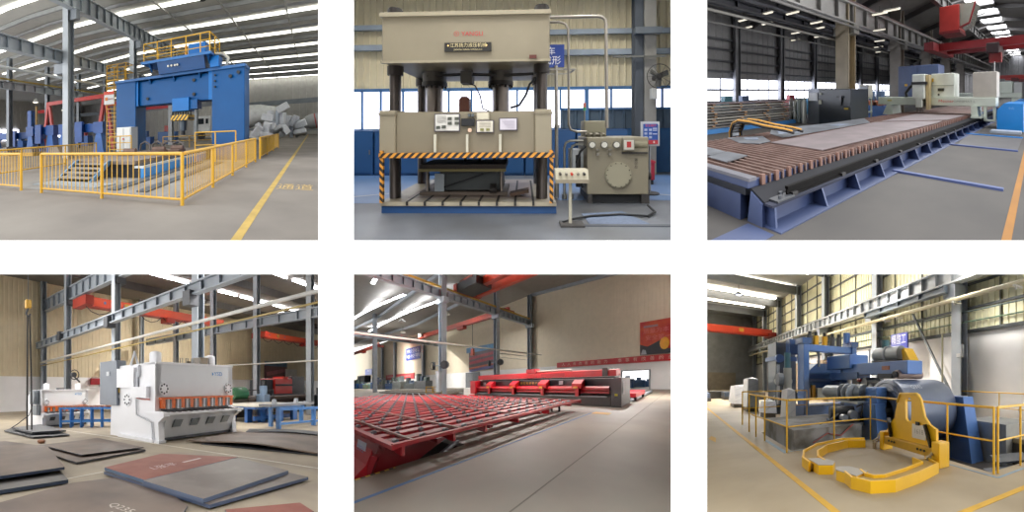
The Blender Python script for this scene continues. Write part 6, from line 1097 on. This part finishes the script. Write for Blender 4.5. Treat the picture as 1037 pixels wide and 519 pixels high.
part(MB().lathe([(.35, 5.35), (.96, 5.35), (.98, 5.42), (.98, 7.38), (.96, 7.45), (.35, 7.45), (.35, 5.35)], (0, 6.75, .76), 'x', 48, False), 'roll', mat('#6f7a90', .38, .35, .06), co_)
for r_ in (.5, .62, .74, .86): part(MB().tube([(5.345, 6.75+r_*math.cos(a*.1745), .76+r_*math.sin(a*.1745)) for a in range(37)], .008, 4), 'winding_edge', mat('#3a4150', .4, .4), co_)
lo = MB(); lo.T = Matrix.Translation((6.0, 6.75, .76)) @ Matrix.Rotation(math.radians(40), 4, 'X'); letters(lo, 'Q345', .2, (0, 0, .985), (1, 0, 0), (0, 1, 0)); part(lo, 'lettering', mat('#cfd3da'), co_, 'white paint mark on the coil')
# motors and drive on the left pedestal
o = thing('drive_motor', 'grey geared motor lying on the plate of the left blue pedestal', 'motor', (4.7, 8.4, 1.06))
part(MB().cyl((4.55, 9.0, 1.3), (4.75, 8.1, 1.3), .22, 14), 'motor_body', gm6, o); part(MB().cyl((4.76, 8.1, 1.3), (4.95, 7.3, 1.3), .27, 14), 'gearbox', gm6, o); part(MB().cyl((4.53, 9.1, 1.3), (4.55, 9.0, 1.3), .18, 12), 'fan_cover', st6, o); part(MB().box(4.5, 7.4, 1.064, 5.0, 8.9, 1.12), 'foot', dk6, o)
for y in (7.5, 7.8, 8.1): part(MB().cyl((4.7, y, 1.3), (4.7, y+.06, 1.3), .285, 14), 'flange_ring', st6, o)
o = thing('pump_motor', 'dark pump with hoses low behind the left yellow railing', 'pump', (4.2, 7.4, .46)); part(MB().cyl((3.9, 7.6, .72), (4.6, 7.4, .72), .2, 12), 'motor_body', dk6, o); part(MB().cyl((4.4, 7.2, .68), (4.4, 7.02, .68), .14, 14), 'round_flange', mat('#a9aeb2', .3, .5), o); part(MB().cyl((4.1, 7.2, .62), (4.1, 7.02, .62), .1, 14), 'round_flange', mat('#a9aeb2', .3, .5), o)
part(MB().tube([(4.6, 7.2, .9), (4.68, 7.0, 1.0), (4.66, 6.98, .8), (4.6, 7.0, .6)], .03, 6).tube([(3.3, 7.0, .52), (3.6, 7.0, .6), (3.9, 7.05, .75)], .025, 6), 'hose', dk6, o); part(MB().tube([(3.0, 6.75, .1), (3.4, 6.75, .3), (3.8, 6.75, .2), (4.2, 6.75, .48)], .02, 6), 'red_hose', mat('#8a4038'), o); part(MB().box(3.9, 7.2, .465, 4.65, 7.8, .53), 'foot', b6d, o)
# hold-down arm over the coil
a = thing('holddown_arm', 'blue box arm reaching over the coil with a motor on top', 'machine', (6.2, 10, .4))
part(MB().cbox(5.95, 6.45, 1.9, 6.6, 10.4, 2.33, .03), 'arm', b6, a); part(MB().cbox(5.8, 9.6, 2.15, 6.7, 11.6, 2.72, .03), 'arm_root', b6, a); part(MB().box(5.9, 9.2, 1.7, 6.5, 11.4, 2.0), 'lower_box', b6d, a); part(MB().box(5.93, 7.3, 2.05, 5.95, 7.7, 2.18), 'name_plate', mat('#a5603c'), a)
part(MB().cyl((6.4, 10.6, .3), (6.4, 10.6, 2.2), .1, 12), 'lift_cylinder', mat('#c9ccd0', .3, .5), a); part(MB().cyl((6.0, 9.4, 1.2), (6.0, 9.4, 2.0), .06, 10), 'piston_rod', mat('#d9dcde', .2, .7), a)
mo = part(MB().cyl((6.2, 8.3, 2.6), (6.3, 7.1, 2.6), .26, 14), 'top_motor', gm6, a); part(MB().cyl((6.19, 8.42, 2.6), (6.2, 8.3, 2.6), .2, 14), 'fan_cover', st6, mo); part(MB().cyl((6.26, 7.8, 2.6), (6.27, 7.7, 2.6), .3, 14), 'flange_ring', st6, mo); part(MB().box(6.0, 7.0, 2.33, 6.5, 8.4, 2.4), 'foot', dk6, mo); part(MB().cyl((6.25, 7.9, 2.8), (6.25, 7.9, 3.1), .14, 10), 'teal_cap', mat('#557f86'), mo); part(MB().prism([(6.6, 2.33), (6.95, 2.33), (7.0, 2.7), (6.9, 2.75)], 'x', 6.2, 6.6), 'yellow_guard', y6, mo); part(MB().cyl((6.2, 8.8, 2.33), (6.2, 8.8, 2.85), .04, 8), 'white_rod', mat('#dedfe0'), a)
rr = part(MB().cyl((5.85, 6.85, 1.89), (6.9, 6.85, 1.89), .14, 16), 'press_roller', mat('#b59d92', .4, .3), a); part(MB().cyl((5.75, 6.85, 1.89), (5.85, 6.85, 1.89), .1, 12), 'roller_hub', dk6, rr); part(MB().box(5.9, 7.15, 1.76, 6.6, 7.9, 1.92), 'roller_bracket', dk6, a)
part(MB().cyl((5.8, 8.6, 1.6), (6.4, 8.6, 1.6), .2, 12).cyl((5.8, 8.2, 1.45), (6.3, 8.2, 1.45), .14, 12), 'guide_roll', mat('#6b6f72', .4, .4), a); part(MB().box(5.8, 8.9, 1.3, 6.2, 9.4, 1.75), 'valve_block', dk6, a); part(MB().cyl((5.75, 8.9, 1.7), (5.75, 8.75, 1.7), .06, 8), 'red_knob', mat('#b03030'), a)
# leveller frame
l = thing('leveller', 'tall blue leveller frame with yellow cylinders on its top beam', 'machine', (6.3, 12, 0))
for x in (4.95, 7.45): part(MB().cbox(x-.13, 11.85, 0, x+.13, 12.6, 3.5, .02), 'post', b6, l); part(MB().box(x-.2, 11.8, 3.3, x+.2, 12.7, 3.55), 'post_cap', b6d, l)
part(MB().cbox(5.0, 11.9, 2.98, 7.45, 12.5, 3.28, .02), 'top_beam', b6, l); part(MB().prism([(5.1, 1.3), (7.3, 1.3), (7.3, 2.0), (6.9, 2.45), (5.6, 2.45), (5.1, 2.0)], 'y', 12.2, 13.2), 'roll_housing', b6d, l); part(MB().box(5.1, 12.0, 1.6, 7.3, 12.2, 1.75), 'housing_strip', mat('#2f4670'), l)
for x, cc in ((5.25, '#4a4b4e'), (5.55, '#d9a52a'), (6.0, '#d9a52a'), (6.4, '#4a4b4e'), (6.75, '#4a4b4e')): part(MB().cyl((x, 12.2, 3.28), (x, 12.2, 3.72), .14, 12), 'screw_cylinder', mat(cc, .45), l); part(MB().cyl((x, 12.2, 3.72), (x, 12.2, 3.9), .08, 10), 'cylinder_cap', dk6, l)
for x in (5.7, 6.4): part(MB().cyl((x, 12.2, 2.3), (x, 12.2, 3.0), .06, 8), 'screw_rod', gm6, l)
part(MB().box(5.2, 11.8, .9, 5.35, 12.0, 1.45), 'yellow_cylinder', mat('#c9962e'), l); part(MB().box(5.4, 11.7, .8, 6.6, 12.0, 1.3), 'white_frame', mat('#c2c8c6'), l); part(MB().box(6.75, 11.4, .5, 6.95, 12.0, 2.2), 'side_plate', mat('#5d6f8d'), l); part(MB().box(4.8, 11.8, 0, 7.8, 13.5, .5), 'base', b6d, l)
part(MB().cbox(4.6, 13.0, 2.9, 5.0, 13.6, 3.6, .03), 'side_gearbox', b6d, l); part(MB().cyl((7.2, 12.2, 3.5), (7.2, 12.2, 4.0), .18, 12), 'end_motor', b6, l)
e = thing('roll_stand', 'dark roll stand with pale rods left of the tall blue frame', 'machine', (4.6, 14, 0))
part(MB().cbox(4.2, 13.8, 0, 5.2, 15.2, 3.5, .03), 'housing', mat('#59636e', .5, .2, .1), e); part(MB().box(4.1, 13.7, 2.6, 5.2, 15.3, 2.8), 'collar', b6d, e); part(MB().cyl((4.3, 13.7, 2.7), (4.3, 13.5, 2.7), .2, 12), 'blue_motor', b6, e)
for x in (4.25, 4.75): part(MB().cyl((x, 13.6, .5), (x, 13.6, 2.4), .07, 8), 'pale_rod', mat('#d5d8da', .3, .3), e); part(MB().cyl((x, 13.5, 1.6), (x, 13.7, 1.6), .17, 12), 'white_hub', mat('#c9cccd'), e)
part(MB().cyl((4.9, 13.6, .9), (4.9, 13.5, .9), .3, 14), 'handwheel', dk6, e)
# wrapped boxes
def wrapped(x, y, w_, d_, h, lab, top=False):
    t = thing('wrapped_machine', lab, 'wrapped machine', (x, y, 0), 'machines wrapped in white film'); part(MB().add([(x-w_, y-d_, .25), (x+w_, y-d_, .2), (x+w_*1.05, y+d_, .25), (x-w_*1.1, y+d_, .2), (x-w_*.8, y-d_*.85, h), (x+w_*.85, y-d_*.9, h*.97), (x+w_*.8, y+d_*.9, h*1.02), (x-w_*.85, y+d_*.85, h*.96)], [(0,3,2,1),(4,5,6,7),(0,1,5,4),(1,2,6,5),(2,3,7,6),(3,0,4,7)]), 'film', wr6, t); part(MB().box(x-w_*.9, y-d_*.8, 0, x+w_*.9, y+d_*.8, .25), 'skid', mat('#6b6257'), t)
    for k in range(3): part(MB().bar((x-w_*.8, y-d_*1.0, .4+.25*k*h), (x+w_*.7, y-d_*.98, .6+.25*k*h), .03, .03), 'film_fold', mat('#c2c5cb', .4), t)
    return t
t = wrapped(3.62, 10.4, .17, .35, 1.35, 'tall narrow box wrapped in white film behind the left railing')
o = thing('grey_column_head', 'grey cylinder with a teal motor rising above the tall white wrapped box', 'machine', (3.75, 11.0, 0)); part(MB().cyl((3.8, 11, 0), (3.8, 11, 2.15), .16, 14), 'column', mat('#b9bab4', .5), o); part(MB().cyl((3.8, 11, 2.15), (3.8, 11, 2.75), .12, 12), 'teal_motor', mat('#4f7a88'), o); part(MB().cyl((3.4, 11, 1.7), (3.6, 11, 1.7), .25, 12), 'grey_side', mat('#7c848e'), o)
wrapped(3.55, 16.1, .3, .6, 1.75, 'white film wrapped machine by the aisle, right one of the distant pair'); wrapped(3.44, 18.7, .42, .8, 1.3, 'lower white film wrapped machine by the aisle, left one of the pair')
wrapped(3.6, 13.0, .25, .5, .75, 'low white film wrapped box between the tall box and the distant pair')
for i, (x, y, cc) in enumerate(((3.0, 27, '#4a4640'), (2.2, 30, '#5a4a3a'), (4.4, 25, '#46505f'), (1.6, 24, '#53607a'), (5.6, 24, '#59534b'))): o = thing('floor_rack', ['dark stack on the floor far behind the wrapped machines', 'brown stack on the far floor at the left edge', 'blue-grey stack on the far floor right of the wrapped machines', 'long low blue-grey stack at the far left floor', 'dark stack against the far columns'][i], 'stack', (x, y, 0), 'stacks on the far floor'); part(MB().box(x-.9, y, 0, x+.9, y+2, .25), 'skid', mat('#4d4a45'), o); part(MB().box(x-.85, y+.1, .25, x+.85, y+1.9, .6), 'load', mat(cc), o)
for i, y in enumerate((18, 20, 24.5, 26.5, 31)): o = thing('wall_cabinet', 'tan cabinet standing between the far wall columns', 'cabinet', (10.2, y, 0), 'tan cabinets along the far wall'); part(MB().box(9.7, y, 0, 10.6, y+1.1, 3.2), 'body', mat('#a58f78'), o); part(MB().box(9.67, y+.1, .2, 9.7, y+1.0, 3.0), 'door', mat('#b09a84'), o)
s = thing('blue_sign', 'blue sign with tall white characters hanging above the motor', 'sign', (10.6, 12, 3.6)); part(MB().box(10.45, 11.35, 3.45, 10.55, 12.7, 4.3), 'board', mat('#2d3aa0', .4), s); lo = MB(); letters(lo, '\u7cbe\u6574\u5de5', .4, (10.43, 12.02, 3.92), (0, -1, 0), (0, 0, 1.5)); part(lo, 'lettering', mat('#e6e6ee'), s)
# yellow lifting plate and the two arms on the floor
g = thing('lifting_plate', 'yellow upright lifting plate with a slot, standing before the coil', 'lifting tool', (4.43, 4.7, 0))
pf = [(5.5, .16), (5.5, .5), (5.42, .62), (5.22, .82), (5.12, 1.2), (5.02, 1.4), (4.46, 1.42), (4.36, 1.3), (4.26, .95), (4.12, .8), (3.93, .72), (3.93, .16)]
def ring(pf, hole, x0, x1):
    bm = bmesh.new(); e = []
    for loop in (pf, hole):
        vs = [bm.verts.new((x0, y, z)) for y, z in loop]; e += [bm.edges.new((vs[i], vs[(i+1) % len(vs)])) for i in range(len(vs))]
    bmesh.ops.triangle_fill(bm, use_beauty=True, edges=e); r = bmesh.ops.extrude_face_region(bm, geom=bm.faces[:])
    for v in r['geom']:
        if isinstance(v, bmesh.types.BMVert): v.co.x = x1
    bmesh.ops.recalc_face_normals(bm, faces=bm.faces[:]); bm.verts.index_update(); m = MB().add([v.co.copy() for v in bm.verts], [[v.index for v in f.verts] for f in bm.faces]); bm.free(); return m
hole = [(4.74+.1*math.cos(a*.3927), 1.06+(.17 if 0 <= a <= 8 else -.17)+.1*math.sin(a*.3927)) for a in range(16)]
pl = part(ring(pf, hole, 4.4, 4.47), 'plate', y6, g)
rim = [(5.12, 1.2), (5.02, 1.4), (4.46, 1.42), (4.36, 1.3), (4.26, .95), (4.12, .8)]
part(MB().tube([(4.4, y, z) for y, z in rim], .03, 6), 'edge_bead', mat('#e0b43a', .4), pl)
bb_ = part(MB().cbox(4.3, 3.95, .16, 4.5, 5.5, .36, .02), 'lower_beam', mat('#c79a26', .5, noise=.12), g)
for y in (5.3, 5.2, 5.1, 4.35, 4.25, 4.15): part(MB().cyl((4.28, y, .27), (4.31, y, .27), .025, 8), 'hole', dk6, bb_)
for y0, y1, z1 in ((3.74, 3.95, .5), (5.5, 5.66, .45)): part(MB().cbox(4.28, y0, 0, 4.58, y1, z1, .02), 'foot', y6, g)
for y0, y1 in ((4.2, 4.0), (5.4, 5.28)): part(MB().bar((4.36, y0, .8), (4.36, y1, .3), .03, .1, (1, 0, 0)), 'strap', mat('#1f2023', .6), g)
nb = part(MB().box(4.38, 4.2, .46, 4.4, 4.6, .76), 'number_plate', mat('#d9d5ca', .4), g, 'white number plate'); lo = MB(); letters(lo, '1618', .15, (4.375, 4.4, .61), (0, -1, 0)); part(lo, 'lettering', mat('#a9a298'), nb); part(MB().box(4.36, 4.38, .75, 4.39, 4.48, .82), 'clip', dk6, g)
def arm(path, w_, h, lab, tip):
    t = thing('coil_grab', lab, 'lifting tool', (*path[0], 0), 'yellow lifting arms on the floor'); P = [Vector(p) for p in path]; L, Rr = [], []
    for i, p in enumerate(P):
        dd = (P[min(i+1, len(P)-1)]-P[max(i-1, 0)]).normalized(); nn = Vector((-dd.y, dd.x)); L.append(p+nn*w_/2); Rr.append(p-nn*w_/2)
    n = len(P)
    def strip(A, B, z0, z1):
        vs = [(*v, z0) for v in A]+[(*v, z0) for v in B]+[(*v, z1) for v in A]+[(*v, z1) for v in B]; fs = []
        for i in range(n-1): fs += [(i, i+1, n+i+1, n+i), (2*n+i, 3*n+i, 3*n+i+1, 2*n+i+1), (i, 2*n+i, 2*n+i+1, i+1), (n+i, n+i+1, 3*n+i+1, 3*n+i)]
        return MB().add(vs, fs+[(0, n, 3*n, 2*n), (n-1, 3*n-1, 4*n-1, 2*n-1)])
    md = lambda A, B, f: [a.lerp(b, f) for a, b in zip(A, B)]
    part(strip(L, md(L, Rr, .12), 0, h+.02), 'outer_rib', y6, t); part(strip(md(L, Rr, .88), Rr, 0, h+.02), 'inner_rib', y6, t); part(strip(md(L, Rr, .12), md(L, Rr, .88), .04, h-.03), 'web', mat('#a58745', .6, noise=.15), t)
    part(MB().prism(tip, 'z', .0, h), 'tip_block', y6, t); part(MB().prism(tip, 'z', h, h+.012), 'tip_pad', mat('#a8a298', .5), t); return t
arm([(2.28, 4.95), (2.3, 5.3), (2.5, 5.75), (2.95, 6.15), (3.7, 6.35), (4.15, 6.1)], .34, .17, 'yellow curved lifting arm on the floor, the one farther from the camera', [(2.2, 5.2), (2.46, 5.12), (2.55, 4.75), (2.42, 4.58), (2.2, 4.72)])
arm([(2.55, 4.12), (2.5, 3.85), (2.6, 3.62), (2.85, 3.5), (3.4, 3.57), (4.0, 3.72), (4.1, 4.1)], .32, .17, 'yellow curved lifting arm on the floor, the one nearest the camera', [(2.33, 4.3), (2.42, 4.45), (2.62, 4.35), (2.75, 3.95), (2.45, 3.85)])
for i, (y, lab) in enumerate(((3.95, 'chain shackle joining the near yellow arm to the plate foot'), (5.75, 'chain shackle joining the far yellow arm to the plate foot'))): solo(MB().tube([(4.15, y, .2), (4.25, y-.05, .26), (4.35, y, .2), (4.25, y+.06, .14), (4.15, y, .2)], .025, 6).tube([(4.3, y, .25), (4.36, y+.05, .32), (4.4, y, .4)], .025, 6).cyl((4.2, y, 0), (4.2, y, .16), .05, 6), 'shackle', mat('#b5a98e', .4, .4), lab, 'shackle', (4.2, y, 0))
for p, e in (((4.83, 22, 10.5), 2800), ((7.8, 14, 8.48), 1000), ((9.2, 8, 6.8), 350), ((5.5, 30, 9.86), 2500)): lamp(p, .8, e, (1, .97, .92))  # fill lights added to brighten the wall and back of the coil hall
# ---------------------------------------------------------------- the bays end at their window cheeks
def cheeks(st):
    l, t, r, b = st.win; g = 13
    l -= g; t -= g; r += g; b += g
    c = lambda u, v: Vector(((u-518.5)/F, 1, (259.5-v)/F))
    q = [c(l, t), c(r, t), c(r, b), c(l, b)]; P = []
    mid = c((l+r)/2, (t+b)/2)
    for i in range(4):
        n = q[i].cross(q[(i+1) % 4]).normalized()
        if n.dot(mid) < 0: n = -n
        P.append((EYE.copy(), n))
    P.append((Vector((0, WALL_Y + .03, 0)), Vector((0, 1, 0))))
    return P
bpy.context.view_layer.update()
for st in ST.values():
    P = cheeks(st)
    for o in st.objs:
        mw = o.matrix_world; bb = [mw @ Vector(c) for c in o.bound_box]
        cut = []; gone = False
        for p, n in P:
            d = [(c - p).dot(n) for c in bb]
            if max(d) <= 0: gone = True
            elif min(d) < 0: cut.append((p, n))
        if gone:
            if o.parent is not None or True:
                for ch in list(o.children): ch.parent = o.parent
                bpy.data.objects.remove(o)
            continue
        if cut:
            if o.data.users > 1: o.data = o.data.copy()
            inv = mw.inverted(); bm = bmesh.new(); bm.from_mesh(o.data)
            for p, n in cut:
                lp = inv @ p; ln = mw.to_3x3().transposed() @ n
                bmesh.ops.bisect_plane(bm, geom=bm.verts[:] + bm.edges[:] + bm.faces[:], plane_co=lp, plane_no=ln, clear_inner=True)
            if len(bm.faces) == 0:
                bm.free(); bpy.data.objects.remove(o); continue
            bm.to_mesh(o.data); bm.free()
for o in [o for o in C.objects if o.type == 'EMPTY' and not o.children]: bpy.data.objects.remove(o)
for o in C.objects:
    if '_base' in o: del o['_base']

# ---------------------------------------------------------------- the white display wall
wm = bpy.data.materials.new('white_paint'); wm.use_nodes = True
wb = wm.node_tree.nodes['Principled BSDF']; wb.inputs['Base Color'].default_value = (.93, .93, .93, 1); wb.inputs['Roughness'].default_value = .9
wb.inputs['Specular IOR Level'].default_value = .1
k = WALL_Y / F; xs = [-180, -60, 322.3, 358, 680, 716, 1100, 1220]; ys = [-180, -60, 243.7, 278, 580, 700]
def wpt(u, v, y): return (EYE.x + (u-518.5)*k, y, EYE.z + (259.5-v)*k)
bm = bmesh.new()
holes = {(1, 1), (3, 1), (5, 1), (1, 3), (3, 3), (5, 3)}
xs[4] = 679.7
for i in range(len(xs)-1):
    for j in range(len(ys)-1):
        if (i, j) in holes: continue
        bm.faces.new([bm.verts.new(wpt(a, b, WALL_Y)) for a, b in ((xs[i], ys[j]), (xs[i], ys[j+1]), (xs[i+1], ys[j+1]), (xs[i+1], ys[j]))])
bmesh.ops.remove_doubles(bm, verts=bm.verts, dist=1e-4)
r = bmesh.ops.extrude_face_region(bm, geom=bm.faces[:])
for v in [e for e in r['geom'] if isinstance(e, bmesh.types.BMVert)]: v.co.y += .025
for v in bm.verts:                                   # splayed reveals
    if v.co.y > WALL_Y + .01: v.co = EYE + (v.co - EYE) * 1.0
bmesh.ops.recalc_face_normals(bm, faces=bm.faces[:])
me = bpy.data.meshes.new('wall_front'); bm.to_mesh(me); bm.free(); me.materials.append(wm)
o = bpy.data.objects.new('wall_front', me); C.objects.link(o); o['kind'] = 'structure'

# solid partitions between neighbouring bays, and the deck between the two storeys
def wedge(name, u0, v0, u1, v1, col):
    ya, yb = WALL_Y + .027, 320
    P = [Vector((EYE.x + (u-518.5)*y/F, y, EYE.z + (259.5-v)*y/F)) for y in (ya, yb) for u, v in ((u0, v0), (u1, v0), (u1, v1), (u0, v1))]
    me = bpy.data.meshes.new(name); me.from_pydata([tuple(p) for p in P], [], [(0,1,2,3),(7,6,5,4),(0,4,5,1),(1,5,6,2),(2,6,7,3),(3,7,4,0)]); me.materials.append(wm)
    bm = bmesh.new(); bm.from_mesh(me); bmesh.ops.recalc_face_normals(bm, faces=bm.faces[:]); bm.to_mesh(me); bm.free()
    o = bpy.data.objects.new(name, me); C.objects.link(o); o['kind'] = 'structure'
for u in (340.2, 697.8):
    wedge('wall_partition', u-3, -75, u+3, 256.9, wm); wedge('wall_partition', u-3, 259.6, u+3, 595, wm)
wedge('floor_deck', -75, 257, 1115, 259.5, wm)

# ---------------------------------------------------------------- light, camera
w = bpy.data.worlds.new('daylight'); bpy.context.scene.world = w; w.use_nodes = True
bg = w.node_tree.nodes['Background']; bg.inputs['Color'].default_value = (1, 1, 1, 1); bg.inputs['Strength'].default_value = WORLD
cd = bpy.data.cameras.new('camera'); cd.sensor_width = 36; cd.lens = 36*F/1037; cd.clip_end = 2000; cd.clip_start = .05
co = bpy.data.objects.new('camera', cd); C.objects.link(co); co.location = EYE; co.rotation_euler = (math.pi/2, 0, 0)
sc = bpy.context.scene; sc.camera = co
sc.view_settings.view_transform = 'Standard'; sc.view_settings.look = 'None'; sc.view_settings.gamma = 1
sc.view_settings.exposure = 0; sc.view_settings.use_curve_mapping = False
sc.cycles.use_denoising = True; sc.cycles.max_bounces = 6
